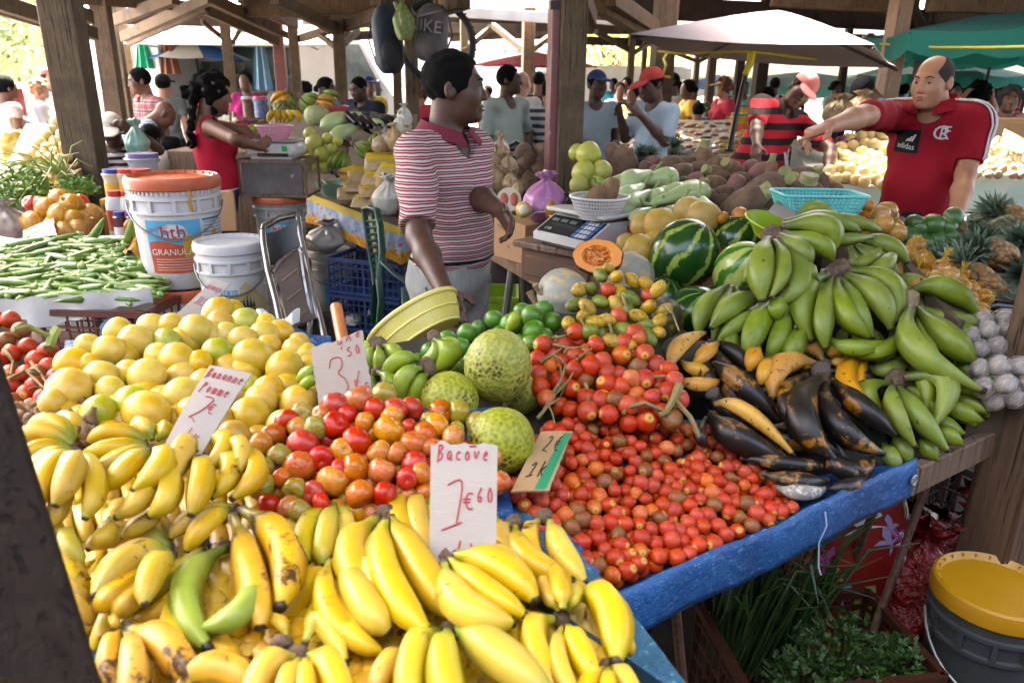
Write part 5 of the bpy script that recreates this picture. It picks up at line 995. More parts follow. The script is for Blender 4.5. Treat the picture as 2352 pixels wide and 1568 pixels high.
for u,v,D,w_,l_,d in[(1442,385,4.2,56,100,(.35,0,-.8)),(1420,380,4.3,44,110,(.4,0,-.9)),(1410,350,4.4,30,60,(.2,0,1))]:root('big brown yam standing behind the green pomelos',u,v,D,w_,l_,d,0,False)
for u,v,w_ in[(1210,372,48),(1245,395,44),(1215,420,48),(1190,400,40),(1250,350,44),(1230,440,40),(1255,425,44),(1180,440,36),(1200,350,40),(1240,370,40)]:root('brown yam stacked left of the maroon steel post',u,v,4.75,w_,w_*1.3,(rt.uniform(-1,1),rt.uniform(-1,0),rt.uniform(-.3,1)),0,False)
# pineapples
PNA={}
def m_pine(name,c1,c2):
 n=N(name);vo=n.n.new('ShaderNodeTexVoronoi');vo.inputs['Scale'].default_value=42;vo.feature='F1';n.t.links.new(n.tex(),vo.inputs['Vector']);d=vo.outputs['Distance']
 col=n.mix(n.step(d,.1,.65),srgb(c1),srgb(c2));col=n.mix(n.step(d,.62,.75),col,srgb('#2a2418'));n.bump(n.math('SUBTRACT',1.0,d),.012,1.0);return n.out(col,.55,.4)
PM=[m_pine('ripe_pineapple_skin','#a87434','#7a5426'),m_pine('green_pineapple_skin','#6a6a3c','#3f4426')];PLF=mat('pineapple_leaf','#5a6f58','#7c8d76',.5,12)
def pine(label,u,v,D,wpx,lpx,d,k,crown=True):
 R=wpx*D/FPX/2;L=lpx*D/FPX;t=thing('pineapple',label,'pineapple',P(u,v,D),'pineapples');t.rotation_euler=rotto(V(d)).to_euler()
 b=MB();b.lathe([(1e-4,-L*.5),(R*.6,-L*.48),(R*.93,-L*.34),(R,-.05*L),(R*.95,L*.22),(R*.78,L*.4),(R*.4,L*.5),(1e-4,L*.5)],24);b.build('fruit',PM[k],t,sharp=0)
 if crown:
  b=MB()
  for i in range(44):
   a=i*2.4;f=i/43;le=R*(1.75-.9*abs(f-.55));tilt=1.25-1.1*f;o_=V((math.cos(a),math.sin(a),0));z0=L*.5+R*.5*f
   mid=o_*(R*.2+le*.5*math.sin(tilt))+V((0,0,z0+le*.5*math.cos(tilt)));tip=o_*(R*.2+le*math.sin(tilt*1.15))+V((0,0,z0+le*math.cos(tilt*1.15)));s_=V((-o_.y,o_.x,0))*R*.2;ba=o_*R*.18+V((0,0,z0))
   up_=V((0,0,R*.04));b.add([ba-s_,ba+s_,mid+s_*.8+up_,mid-s_*.8+up_,tip,mid-up_*.5],[(0,1,5),(1,2,5),(0,5,3),(3,5,4),(5,2,4)])
  b.build('leaf_crown',PLF,t,smooth=False)
 return t
for q in[('orange pineapple nearest the avocados, crown pointing down',2186,536,2.85,66,66,(-.2,-.6,-.5),0),('ripe pineapple in the middle of the stack, crown to the left',2286,586,2.5,74,100,(-.9,-.3,.25),0),('greenish pineapple above it, crown pointing down left',2300,530,2.75,64,84,(-.8,-.4,-.2),1),('pineapple low in the stack, crown upper left',2264,658,2.35,72,130,(-.75,.1,.65),0),('pineapple at the very top right of the stack',2328,505,2.9,66,80,(-.85,-.1,.3),0),('dark pineapple under the onion nets side',2205,640,2.5,60,90,(-.6,.2,.7),0),('pineapple at the right edge, crown facing out',2380,620,2.45,76,100,(-.8,-.6,-.1),1),('pineapple cut by the right edge in the middle row',2375,555,2.65,70,90,(-.8,-.5,.1),0),('pineapple low at the right edge beside the garlic nets',2340,690,2.3,66,80,(-.4,-.9,.1),1),('pineapple at the back behind the crown leaves',2255,505,3.0,50,60,(.3,-.5,.5),1),('half hidden pineapple under the low one',2290,715,2.35,60,80,(-.5,-.7,.3),1),('half hidden pineapple behind the orange one',2230,560,2.8,54,60,(-.3,-.9,.2),1)]:pine(*q)
for u,v in((1478,372),(1500,368),(1550,350),(1465,368)):pine('small pineapple at the far end of the plank table',u,v,4.45,30,40,(rt.uniform(-.3,.3),-.7,.6),1)
DPi=plane3((2150,560,2.8),(2350,620,2.5),(2300,720,2.35));mound('dark sheet under the pineapples',[(2080,540),(2440,500),(2440,740),(2200,730)],DPi,.14,SACK,.785)
# avocados and oranges
AV=[m_fruit('avocado_skin','#3a5c26','#4d7232','#6f8a4a',-.1,30,.3)];av=[[fruit_mesh('avocado',AV[0],k,.04,1,None,(1,1,1.15))for k in range(2)]]
for u,v,w_ in[(2085,548,58),(2142,518,54),(2108,525,46),(2172,522,48),(2118,558,50),(2150,548,48),(2190,500,44),(2066,580,50),(2100,512,40),(2035,540,44),(2130,580,44),(2180,545,44),(2095,590,46),(2160,575,46)]:fput(u,v,2.72,w_,av,0,'avocado','avocado',['round green avocado in front of the red polo man'],'green avocados')
OR=[[fruit_mesh('mandarin',m_fruit('mandarin_skin','#c46a1c','#cf8a2a','#6a6a2a',.05,10,.4,.02,.12,patch='#6a7a2c',pamt=.25),k,.05,1,None,(1,1,.88))for k in range(2)]]
for u,v in darts([(1930,500),(1960,470),(2040,480),(2060,520),(2020,545),(1960,530)],34,500,rnd,(),.65):fput(u,v,2.85,36,OR,0,'mandarin','mandarin',['orange and green mandarin beside the cyan basket'],'mandarins behind the plantains')
for u,v,w_ in[(1700,495,40),(1690,512,36),(1722,505,36),(1660,500,30)]:fput(u,v,2.95,w_,OR,0,'mandarin','mandarin',['green orange fruit between the roots and the watermelons'],'fruit behind the watermelons')
DA=plane3((2000,500,2.85),(2100,580,2.65),(2180,520,2.8));mound('sacking under avocados and mandarins',[(1900,510),(2200,505),(2200,600),(1960,600)],DA,.09,SACK,.785)
# onions in nets
ON=mat('brown_onion_skin','#b3742c','#c98c40',.35,4,val=.1,hue=.008,spots='#8a4f1e',sscale=9,samt=.25);NETY=mat('yellow_net','#c9a82a',None,.5)
def netwire(b,c,R,M,n=11,k=14,r=.0006,el=1.0):
 for s_ in(1,-1):
  for i in range(n):
   pts=[]
   for j in range(k+1):
    th=PI*(.04+.92*j/k);a=2*PI*i/n+s_*1.3*j/k;q=V((math.sin(th)*math.cos(a),math.sin(th)*math.sin(a),math.cos(th)*el))*R;pts.append(M@q+c)
   b.tube(pts,r,3,cap=False)
def netbag(label,u,v,D,balls,d=(.3,-.3,.8),bw=40,m=ON,netm=None,grp='netted onions',nm='onion',cat='onion net'):
 o_=P(u,v,D);t=thing('net_bag',label,cat,o_,grp);R=bw*D/FPX/2
 for(du,dv,dd)in balls:
  b=MB();c=P(u+du,v+dv,D+dd)-o_;M=rotto((rnd.uniform(-1,1),rnd.uniform(-1,1),rnd.uniform(0,1)));b.ell(c,(R,R,R*.95),M,14,10,.04,1.2,du);b.tube([c+M@V((0,0,R*.9)),c+M@V((0,0,R*1.18))],[R*.2,R*.08],6);b.build(nm,m,t,sharp=0)
 b=MB()
 for(du,dv,dd)in balls:netwire(b,P(u+du,v+dv,D+dd)-o_,R*1.05,rotto(V(d)),9,10,.0007)
 dn=V(d).normalized();ex_=P(u+balls[0][0],v+balls[0][1],D+balls[0][2])-o_
 for i in range(9):a=i*.7;b.tube([ex_+dn*R*1.0,ex_+dn*R*1.5+V((math.cos(a),math.sin(a),0))*R*.12,ex_+dn*R*2.2+V((math.cos(a),math.sin(a),.3))*R*.4],.0011,4)
 b.build('net',netm or NETY,t);return t
netbag('net of onions behind the topmost plantain hand',2030,515,2.62,[(0,0,0),(-6,-22,.06),(30,20,0),(-30,10,.05),(10,-30,.1)],(-1,-.2,.1),44)
netbag('net of onions right of the central plantain hand',2085,585,2.45,[(0,0,0),(-35,-8,.02),(34,10,0),(20,-20,.04),(-20,22,.02),(-55,10,.06),(40,45,0)],(.2,-.2,1),42)
netbag('net of onions with a tall yellow net knot beside the pineapples',2135,618,2.3,[(25,0,0),(-10,-14,.04),(-30,20,.02),(12,30,0),(50,-14,.05),(55,20,.02)],(.2,0,1),44)
netbag('biggest net of onions just above the right plantain hand',2150,648,2.2,[(-40,10,0),(0,-6,0),(30,-14,-.02),(-10,24,.02),(34,20,.02),(60,15,.04)],(-1,-.1,.2),44)
netbag('net of onions sliding down toward the garlic nets',2225,690,2.15,[(0,0,0),(-30,-22,.02),(24,24,-.02),(-20,18,.02),(34,-6,.04),(44,44,.0)],(.9,-.3,.3),42)
netbag('net of onions in the hollow above the right plantain crown',2105,640,2.32,[(0,0,0),(-28,-16,.02),(26,-10,.02),(-50,8,.03),(8,-34,.05),(48,8,0)],(0,0,1),44)
netbag('net of onions against the middle pineapple',2200,650,2.3,[(0,0,0),(28,16,0),(-26,-6,.02),(10,-24,.04),(50,36,0),(-8,28,-.02)],(.2,0,1),44)
DO=plane3((2030,520,2.65),(2150,640,2.25),(2250,720,2.12));mound('sacking under the onion nets',[(1990,500),(2120,500),(2290,720),(2200,740)],DO,.09,SACK,.785)
# garlic nets
GA=mat('garlic_skin','#958a80','#a3978c',.5,30,spots='#94808a',sscale=50,samt=.35);NETW=mat('white_net','#d6d4d2',None,.5)
def garlicbag(label,u,v,D,rows,bw):
 o_=P(u,v,D);t=thing('garlic_net',label,'garlic net',o_,'garlic nets');R=bw*D/FPX/2
 for du,dv,dd in rows:
  b=MB();c=P(u+du,v+dv,D+dd)-o_;M=rotto((rnd.uniform(-1,1),rnd.uniform(-1,0),rnd.uniform(-.3,1)));b.lathe([(1e-4,-R*.75),(R*.6,-R*.72),(R*.98,-R*.2),(R*.9,R*.3),(R*.45,R*.7),(R*.18,R*.95),(1e-4,R*1.0)],18,c,M,lobes=9,lamp=.05);b.build('garlic',GA,t,sharp=0)
 b=MB()
 for du,dv,dd in rows:netwire(b,P(u+du,v+dv,D+dd)-o_,R*1.06,rotto((.2,-.4,.8)),9,9,.0003)
 b.build('net',NETW,t);return t
garlicbag('upper white net of garlic at the right end of the plank table',2290,780,1.98,[(-60,-8,.02),(-20,-20,.0),(25,-22,.02),(65,-10,.02),(-40,22,-.01),(0,15,-.03),(45,18,-.02),(85,20,.02),(20,-48,.05),(-30,-45,.06),(70,-42,.05)],46)
garlicbag('lower white net of garlic spilling over the blue tarp strip',2300,868,1.88,[(-50,-20,.02),(-5,-28,-.01),(40,-25,.0),(-40,22,.0),(10,15,-.03),(60,10,.0),(-20,50,.02),(30,45,.01),(90,-10,.02)],50)
b=MB();b.grid(lambda a,e:P(2180+220*a,730+190*e,2.1-.22*e)+V((0,.0,0)),10,10);mound('sacking under the garlic nets',[(2190,740),(2420,740),(2420,900),(2230,930)],plane3((2190,740,2.15),(2420,740,2.1),(2300,920,1.9)),.04,SACK,.785)
for i,(u,v,D)in enumerate(((2300,715,2.2),(2320,737,2.12))):
 b=MB();b.tube([P(u-70,v-4,D),P(u-20,v-12,D),P(u+80,v,D)],[.004,.025,.022],10);tag(b.build('eggplant',mat('eggplant_skin','#17131a','#241a24',.2,5),org=P(u,v,D)),['long dark eggplant above the garlic nets','second dark eggplant just over the garlic'][i],'eggplant','eggplants by the garlic')
# ================================================================ containers and small goods
def text_mesh(s,h,name='lettering'):
 cu=bpy.data.curves.new('t','FONT');cu.body=s;cu.size=h;cu.align_x='CENTER';cu.align_y='CENTER';cu.resolution_u=3
 o=bpy.data.objects.new('t',cu);C.objects.link(o);dg=bpy.context.evaluated_depsgraph_get();me=bpy.data.meshes.new_from_object(o.evaluated_get(dg));bpy.data.objects.remove(o);bpy.data.curves.remove(cu);me.name=name;return me
def flat_text(s,h,M,m,parent,sx=1.0,fn=None):
 me=text_mesh(s,h);me.materials.clear();me.materials.append(m)
 for v in me.vertices:q=V((v.co.x*sx,v.co.y,0));v.co=fn(q)if fn else M@q
 return mesh_obj('lettering',me,parent)
def cyl(R,ang,z,tilt=0.0,lift=.0012):
 def f(q):
  x=q.x*math.cos(tilt)-q.y*math.sin(tilt);y=q.x*math.sin(tilt)+q.y*math.cos(tilt);r=R(z+y)if callable(R)else R
  a=ang+x/r;return V((r*math.sin(a),-r*math.cos(a),z+y))*1.0+V((math.sin(a),-math.cos(a),0))*lift
 return f
def patch(R,a0,a1,z0,z1,m,parent,name='label',lift=.0006,wave=0.0):
 b=MB();n=14
 def f(x,y):
  z=z0+(z1-z0)*y+(wave*math.sin(x*7)if y>.5 else 0);r=(R(z)if callable(R)else R)+lift;a=a0+(a1-a0)*x;return V((r*math.sin(a),-r*math.cos(a),z))
 b.grid(f,n,4);return b.build(name,m,parent)
BUCKW=mat('white_bucket_plastic','#cfcdca','#c4c1bc',.35,4,spots='#a8a298',sscale=9,samt=.2);LIDO=mat('orange_lid_plastic','#b8532a','#c25e32',.4,5,spots='#8a3d20',sscale=12,samt=.2);LIDW=BUCKW
WIRE=mat('steel_wire','#8a8884',None,.4,metal=.7);LBLUE=mat('label_blue','#3c9cc4','#6fb7d2',.4,4);LRED=mat('label_red','#b8402c','#c9642c',.4,5);LYEL=mat('label_yellow','#d6a52c','#b98a24',.4,5);LWHT=mat('label_white','#d2d0ce',None,.5);INKR=mat('print_red','#b0282c',None,.5);INKW=mat('print_white','#d8d6d4',None,.5);INKD=mat('print_dark','#23262b',None,.5);INKB=mat('print_blue','#2c6a8c',None,.5)
def bucket(label,loc,R,H,bm=BUCKW,lm=LIDO,lab=None,yaw=0.0,handle=True,rope=True,cat='bucket'):
 t=thing('bucket',label,cat,loc,'buckets');t.rotation_euler.z=yaw
 rr=lambda z:R*(.88+.12*min(1,max(0,z/(H*.93))))
 b=MB();pr=[(1e-4,.0),(R*.84,0),(R*.88,.01)]+[(rr(H*k),H*k)for k in(.2,.4,.6,.68)]+[(R*1.04,H*.69),(R*1.04,H*.71),(rr(H*.72),H*.715),(rr(H*.8),H*.8),(R*1.05,H*.81),(R*1.05,H*.83),(rr(H*.83),H*.835),(R,H*.93)];b.lathe(pr,40)
 for k in range(12):a=k*PI/6;b.box((R*1.015*math.cos(a),R*1.015*math.sin(a),H*.76),(.008,.045*R*2,H*.11),Matrix.Rotation(a,3,'Z'))
 b.build('body',bm,t)
 b=MB();b.lathe([(R*1.01,H*.89),(R*1.06,H*.9),(R*1.07,H*.955),(R*1.04,H*.99),(R*.99,H),(R*.95,H*.985),(R*.9,H*.965),(1e-4,H*.968)],40)
 for k in range(24):a=k*PI/12;b.box((R*.97*math.cos(a),R*.97*math.sin(a),H*.985),(.05*R*2,.004,.008),Matrix.Rotation(a,3,'Z'))
 b.build('lid',lm,t)
 if lm is LIDO:
  b=MB()
  for k in range(60):a=k*PI/30;b.box((R*1.01*math.cos(a),R*1.01*math.sin(a),H*.875),(.012,.006,.012),Matrix.Rotation(a,3,'Z'))
  b.build('teeth',bm,t)
 if rope:b=MB();b.tube([V((R*1.05*math.sin(.35),-R*1.06*math.cos(.35),H*.9-.02*i))+V((.004*math.sin(i*2),0,0))for i in range(5)],.005,6);b.build('rope_tie',mat('ochre_rope','#b98a1e',None,.8),t)
 if handle:
  b=MB();b.tube([V((R*1.05*math.sin(a),-R*1.06*math.cos(a),H*.76-.28*H*math.sin((a+1.5)/3*PI)))for a in[(-1.5+3*i/14)for i in range(15)]],.004,6);b.build('handle',WIRE,t)
 if lab=='granular':
  patch(rr,-.75,.55,H*.28,H*.64,LBLUE,t);patch(rr,-.72,.52,H*.16,H*.44,LRED,t,lift=.0012,wave=.008);patch(rr,.1,.55,H*.3,H*.5,LYEL,t,lift=.0016,wave=.01);patch(rr,.57,1.35,H*.22,H*.66,LWHT,t);patch(rr,.85,1.3,H*.26,H*.5,LYEL,t,lift=.0014,wave=.015);patch(rr,.6,1.3,H*.62,H*.64,INKB,t,lift=.0014)
  b=MB();b.lathe([(1e-4,0),(.042,0),(.042,.001),(1e-4,.001)],20);
  for v in b.v:v.xyz=cyl(rr,-.1,H*.535,0,.002)(V((v.x*1.25,v.y*.8,0)))
  b.build('logo',LWHT,t)
  flat_text('hth',.07,None,INKR,t,1,cyl(rr,-.1,H*.535,.05,.004));flat_text('GRANULAR',.034,None,INKW,t,1,cyl(rr,-.1,H*.355,0,.004));flat_text('DE-DUSTED',.02,None,INKR,t,1,cyl(rr,-.52,H*.56,.25,.003))
  for k in range(5):patch(rr,-.6,.4,H*(.19+.025*k),H*(.195+.025*k),INKW,t,'small_print',.0035)
  for k in range(8):patch(rr,.62,1.3,H*(.6-.03*k),H*(.607-.03*k),INKB,t,'small_print',.0026)
 elif lab=='granules':
  patch(rr,-.75,.2,H*.05,H*.58,LWHT,t);patch(rr,-.75,.75,H*.44,H*.53,LBLUE,t,lift=.0012);patch(rr,-.7,-.05,H*.12,H*.42,LBLUE,t,lift=.0012)
  flat_text('GRANULÉS',.036,None,INKW,t,1,cyl(rr,-.3,H*.485,0,.003));flat_text('HYPOCLOR',.034,None,INKD,t,1,cyl(rr,-.38,H*.375,0,.003));flat_text('5.1',.03,None,INKD,t,1,cyl(rr,.42,H*.2,0,.004))
  b=MB();b.box((0,0,0),(.16,.16,.001),Matrix.Rotation(PI/4,3,'Z'));b2=MB();b2.grid(lambda x,y:Matrix.Rotation(PI/4,3,'Z')@V(((x-.5)*.16,(y-.5)*.16,0)),6,6)
  b2.v=[cyl(rr,.42,H*.3,0,.003)(V((p.x,p.y,0)))for p in b2.v];b2.build('hazard_diamond',LYEL if False else mat('hazard_yellow','#c2b07a',None,.5),t)
  b=MB()
  for i in range(5):x=(i-2)*.012;b.grid(lambda p,q:V((x+(p-.5)*.012*(1-q),.0+q*(.03+.014*(2-abs(i-2))),0)),2,3)
  b.grid(lambda p,q:V(((p-.5)*.06,-.01+q*.006,0)),3,1);b.v=[cyl(rr,.42,H*.33,0,.0045)(V((p.x,p.y,0)))for p in b.v];b.build('flame_symbol',INKD,t)
 elif lab=='hypoclor':
  patch(rr,-.3,.75,H*.1,H*.55,LWHT,t);patch(rr,-.3,.05,H*.1,H*.5,LBLUE,t,lift=.0012);patch(rr,-.3,.75,H*.5,H*.56,LBLUE,t,lift=.0012);flat_text('HYPOCLOR',.03,None,INKD,t,1,cyl(rr,.15,H*.53,0,.003))
  for k in range(6):patch(rr,.12,.7,H*(.2+.045*k),H*(.207+.045*k),INKD,t,'small_print',.0026)
 return t
def gp(u,D,z=0.0):q=P(u,500,D);return V((q.x,q.y*1.0,z))
def faceyaw(p):return math.atan2(-(CAM.x-p[0]),-(p[1]-CAM.y)*-1)if False else math.atan2(p[0]-CAM.x,-(CAM.y-p[1]))*-1
q=gp(408,3.0)
for k,z in enumerate((0,.433,.866)):bucket(['bottom white bucket of the orange lidded stack','middle bucket of the stack with an orange lid','top bucket of the stack with an orange lid and a blue and red label'][k],(q.x,q.y,z),.168,.432,BUCKW,LIDO,'granular',faceyaw(q)-.05,k>0)
q=P(532,590,2.85)
for k,z in enumerate((0,.362,.724)):bucket(['white bucket at the bottom behind the folding chair','white bucket under the white lidded one behind the folding chair','white lidded bucket with a hazard diamond behind the folding chair'][k],(q.x,q.y,z),.127,.36,BUCKW,BUCKW,'granules',faceyaw(q)-.1,k>0,False)
q=gp(750,5.6);GREYB=mat('dirty_bucket_plastic','#aaa69e','#98938a',.5,5,spots='#6f6a62',sscale=8,samt=.3)
bucket('dirty white bucket on the floor with a knotted white bag on top',(q.x,q.y,0),.165,.46,GREYB,GREYB,'hypoclor',faceyaw(q),True,False)
q=gp(645,5.2)
for k,z in enumerate((0,.46)):bucket(['lower bucket under the scale crate','orange lidded bucket carrying the wooden scale crate'][k],(q.x,q.y,z),.172,.458,GREYB,LIDO,'granular' if k else None,faceyaw(q),False,False)
q=gp(690,6.0);bucket('bucket in the shade behind the folding chair',(q.x-.3,q.y-.2,0),.165,.46,GREYB,BUCKW,None,0,False,False)
q=gp(2240,4.6);bucket('white bucket with a grey lid behind the red polo man',(q.x,q.y,.3),.17,.62,BUCKW,mat('slate_lid','#4a5660',None,.4),None,0,False,False)
q=gp(2250,4.4);bucket('white bucket with an orange lid low behind the pineapples',(q.x+.02,q.y-.3,0),.17,.5,BUCKW,LIDO,None,0,False,False)
# grey drum with yellow lid, bottom right
q=PZ(2288,1345,.46);t=bucket('grey tub with a yellow lid and wire handle at the bottom right',(q.x,q.y,0),.138,.47,mat('grey_tub_plastic','#3a3e41','#43474a',.4,4),mat('yellow_lid_plastic','#b8870a','#ad7e08',.4,4,spots='#6a5212',sscale=7,samt=.08),None,R_(-25),True,False)
# crates
def crate(label,c,size,rz,m,n=(8,5),rows=4,name='plastic_crate',bar=.006,grp='plastic crates',solid_top=.0):
 t=MB();w_,d_,h_=size;M=Matrix.Rotation(rz,3,'Z')
 for s in(-1,1):
  for ax,L,o_,k in((0,w_,d_/2,n[0]),(1,d_,w_/2,n[1])):
   def put(along,z,la,lz,th):
    p=V((along,s*o_,z))if ax==0 else V((s*o_,along,z));sz=(la,th,lz)if ax==0 else(th,la,lz);t.box(M@p,sz,M)
   put(0,h_-.012,L,.024+solid_top,.02);put(0,.01,L,.02,.014)
   for r in range(1,rows):put(0,h_*r/rows,L,bar*1.3,bar*1.2)
   for i in range(k+1):put(-L/2+L*i/k,h_/2,bar*(2.4 if i in(0,k,k//2)else 1.1),h_-.02,bar)
 t.box((0,0,.012),(w_-.01,d_-.01,.01),M)
 o=t.build(name,m,loc=c,smooth=False);return tag(o,label,'crate',grp)
BRC=mat('brown_crate_plastic','#5e2a22','#4c221c',.45,6);BLC=mat('blue_crate_plastic','#1d3f7c','#182f5c',.45,6);GRC=mat('green_crate_plastic','#14513c','#0f3f30',.45,6);WHC=mat('white_crate_plastic','#bdb8ae',None,.45);BKC=mat('black_crate_plastic','#1c1b1a',None,.5);RDC=mat('rust_red_crate_plastic','#42200f','#371a0d',.45,6)
a_=P(345,735,2.72);cx=a_.x-.40
for k,z in enumerate((.02,.30,.58)):crate(['lowest brown crate under the okra','middle brown crate under the okra','brown lattice crate holding the okra under a white cloth'][k],(cx,a_.y+.27,z),(.82,.50,.275),R_(-3),BRC,(16,9),4)
q=gp(860,5.15)
for k,z in enumerate((0,.26)):crate(['lower blue crate behind the green chair','upper blue crate under the parrot tablecloth'][k],(q.x,q.y,z),(.55,.36,.25),R_(-20),BLC,(12,7),4)
q=gp(930,5.2);crate('blue crate half hidden by the green chair',(q.x+.1,q.y,0),(.5,.36,.3),R_(-10),BLC,(12,7),4)
q=gp(960,5.6);crate('dark crate in the shade under the tablecloth',(q.x-.3,q.y+.6,.0),(.5,.4,.5),0,BKC,(10,7),6)
q=gp(1130,4.7);t=thing('storage_box','lime green storage box on the floor behind the seller','storage box',(q.x,q.y,0));b=MB();b.lathe([(1e-4,.0),(.2,0),(.235,.36),(.25,.36),(.25,.39),(.225,.39),(.2,.05)],4,M=Matrix.Rotation(PI/4,3,'Z'));b.build('tub',mat('lime_plastic','#8fb31c','#7f9f18',.4),t);b=MB();b.box((0,-.168,.16),(.2,.002,.07));b.build('label',LWHT,t)
# under table crate with scallions and parsley
crate('rust red crate of scallions and parsley under the table',(.80,1.60,.02),(.50,.33,.285),R_(8),RDC,(13,8),5)
SCM=mat('scallion_leaf','#1f3814','#33501e',.5,20);b0=random.Random(3)
for k in range(3):
 b=MB();bx=(.62+.07*k,1.70-.0*k)
 for i in range(34):
  x,y=bx[0]+b0.gauss(0,.03),bx[1]+b0.gauss(0,.02);dx,dy,L=b0.gauss(.05,.06),b0.gauss(-.0,.04),b0.uniform(.28,.44);p=V((x,y,.10));t_=p+V((dx,dy,L));m_=p.lerp(t_,.5)+V((b0.gauss(0,.01),0,.01));e_=t_+V((dx*.8,dy*.8,b0.uniform(-.08,.1)))
  b.tube([p,m_,t_,e_],[.004,.005,.0042,.0008],6)
 tag(b.build('scallion_bunch',SCM,org=(bx[0],bx[1],.1)),['scallion bunch at the left of the rust red crate','tall scallion bunch in the middle of the rust red crate','scallion bunch beside the parsley'][k],'scallions','scallion bunches')
PAM=mat('parsley_leaf','#23400c','#345614',.5,14)
def herb(label,c,R,n,m,seed,name='parsley_bunch',cat='parsley',grp='parsley bunches',ls=.016):
 r=random.Random(seed);b=MB();c=V(c)
 for i in range(n):
  d=V((r.gauss(0,1),r.gauss(0,1),abs(r.gauss(0,.8)))).normalized();p=c+d*R*r.uniform(.55,1.05);x=V((r.uniform(-1,1),r.uniform(-1,1),r.uniform(-.6,.6))).normalized();y=(d+x.cross(d)*.8+V((r.uniform(-.5,.5),)*3)).normalized();z=x.cross(y)
  for a in(-.9,0,.9):
   e=(y*math.cos(a)+x*math.sin(a))*ls;f=x*math.cos(a)*ls*.38-y*math.sin(a)*ls*.38
   b.add([p,p+e*.45+f,p+e*.7+f*.5+z*ls*.1,p+e,p+e*.75-f*.6+z*ls*.1,p+e*.5-f],[(0,1,2,3),(0,3,4,5)])
  if i%6==0:b.tube([c+V((0,0,-R*.3)),p],.0012,4)
 return tag(b.build(name,m,org=c,smooth=False),label,cat,grp)
herb('flat parsley bunch at the front of the rust red crate',(.86,1.56,.25),.13,420,PAM,1);herb('curly dark parsley bunch in the crate corner',(1.0,1.55,.24),.09,320,PAM,2);herb('parsley bunch low beside the crate wall',(.74,1.50,.22),.10,260,PAM,3)
def m_birdbag():
 n=N('red_printed_bag');col=srgb('#a01c18');vo=n.n.new('ShaderNodeTexVoronoi');vo.inputs['Scale'].default_value=9;n.t.links.new(n.mapv((1,1,.7),n.tex()),vo.inputs['Vector'])
 nz=n.noise(30,2);f=n.step(n.math('ADD',vo.outputs['Distance'],n.math('MULTIPLY',nz,.5)),.52,.5);c2=n.ramp(n.sep(vo.outputs['Color'])[0],[(0,srgb('#9ab050')),(.35,srgb('#b5508a')),(.6,srgb('#a79ac0')),(.8,srgb('#c99a1c'))]);n.t.nodes[-2].color_ramp.interpolation='CONSTANT' if hasattr(n.t.nodes[-2],'color_ramp')else 0
 n.bump(n.noise(8,4),.02,.5);return n.out(col,.45,.4)
def bag(label,c,w_,h_,m,seed,knot=True,name='plastic_bag',cat='bag',dfl=1.0,grp=None,amp=.16,flare=True):
 b=MB();seg,nr=40,22;c=V(c);vs=[]
 for j in range(nr+1):
  f=j/nr;z=h_*f
  r=w_/2*(math.sin(min(1,(f+.12)/.55)*PI/2)**.6 if f<.43 else(1-((f-.43)/.43)**1.6*.86 if f<.86 else .14+(f-.86)/.14*(.35 if flare else 0)))
  if not knot:r=w_/2*(.9+.1*math.sin(f*PI))*(1-.25*f**3)
  for k in range(seg):
   a=2*PI*k/seg;zt=z*(1+(.12*noise.noise(V((math.cos(a)*2,math.sin(a)*2,seed*1.7)))if f>.8 else 0));n_=noise.noise(V((math.cos(a)*1.6,math.sin(a)*1.6,f*3+seed)));n2=noise.noise(V((math.cos(a)*5,math.sin(a)*5,f*6+seed)));q=r*(1+amp*n_+amp*.5*n2+(max(0,f-.4)*.55*math.sin(a*10+seed+4*n_)if knot else 0)+.05*math.sin(a*5+f*9+seed));vs.append(V((q*math.cos(a)+.12*w_*(f-.5)*math.sin(seed),q*math.sin(a)*dfl,zt)))
 b.add(vs,[(j*seg+k,j*seg+(k+1)%seg,(j+1)*seg+(k+1)%seg,(j+1)*seg+k)for j in range(nr)for k in range(seg)]+[list(range(seg))[::-1],[nr*seg+k for k in range(seg)]])
 return tag(b.build(name,m,loc=c,sharp=0),label,cat,grp)
bb=PZ(1965,1385,.02);REDB=mat('red_print_bag_film','#7c1614','#8c1c18',.4,5,.01,12)
t=thing('shopping_bag','red shopping bag printed with coloured birds under the plank table','bag',(1.02,1.92,0));b=MB();n_=30
def bagp(x,z,off=0):
 a=x*2*PI;s_=(abs(math.cos(a))**.6*math.copysign(1,math.cos(a)),abs(math.sin(a))**.6*math.copysign(1,math.sin(a)));k=1-.35*z**3+.06*noise.noise(V((math.cos(a)*2,math.sin(a)*2,z*4)));return V((s_[0]*(.17*k+off),s_[1]*(.11*k+off),z*.56))
b.grid(lambda x,z:bagp(x,z),40,16);b.prism([(bagp(i/40,1).x,bagp(i/40,1).y)for i in range(40)],.004,None,(0,0,.56));b.build('body',REDB,t,sharp=0)
r_=random.Random(8);bc=[mat('print_'+c,h,None,.45)for c,h in(('lime','#8fa850'),('pink','#a84a86'),('lilac','#9a8fb8'),('gold','#c2901c'),('white','#b8b4bc'))]
bird=[[(-.5,.1),(-.1,.05),(.25,.25),(.5,.1),(.2,.0),(.0,-.1),(-.2,-.05)],[(-.1,.05),(-.3,.45),(-.12,.75),(.1,.4),(.08,.02)],[(.05,-.05),(.35,-.5),(.1,-.35),(-.05,-.08)]]
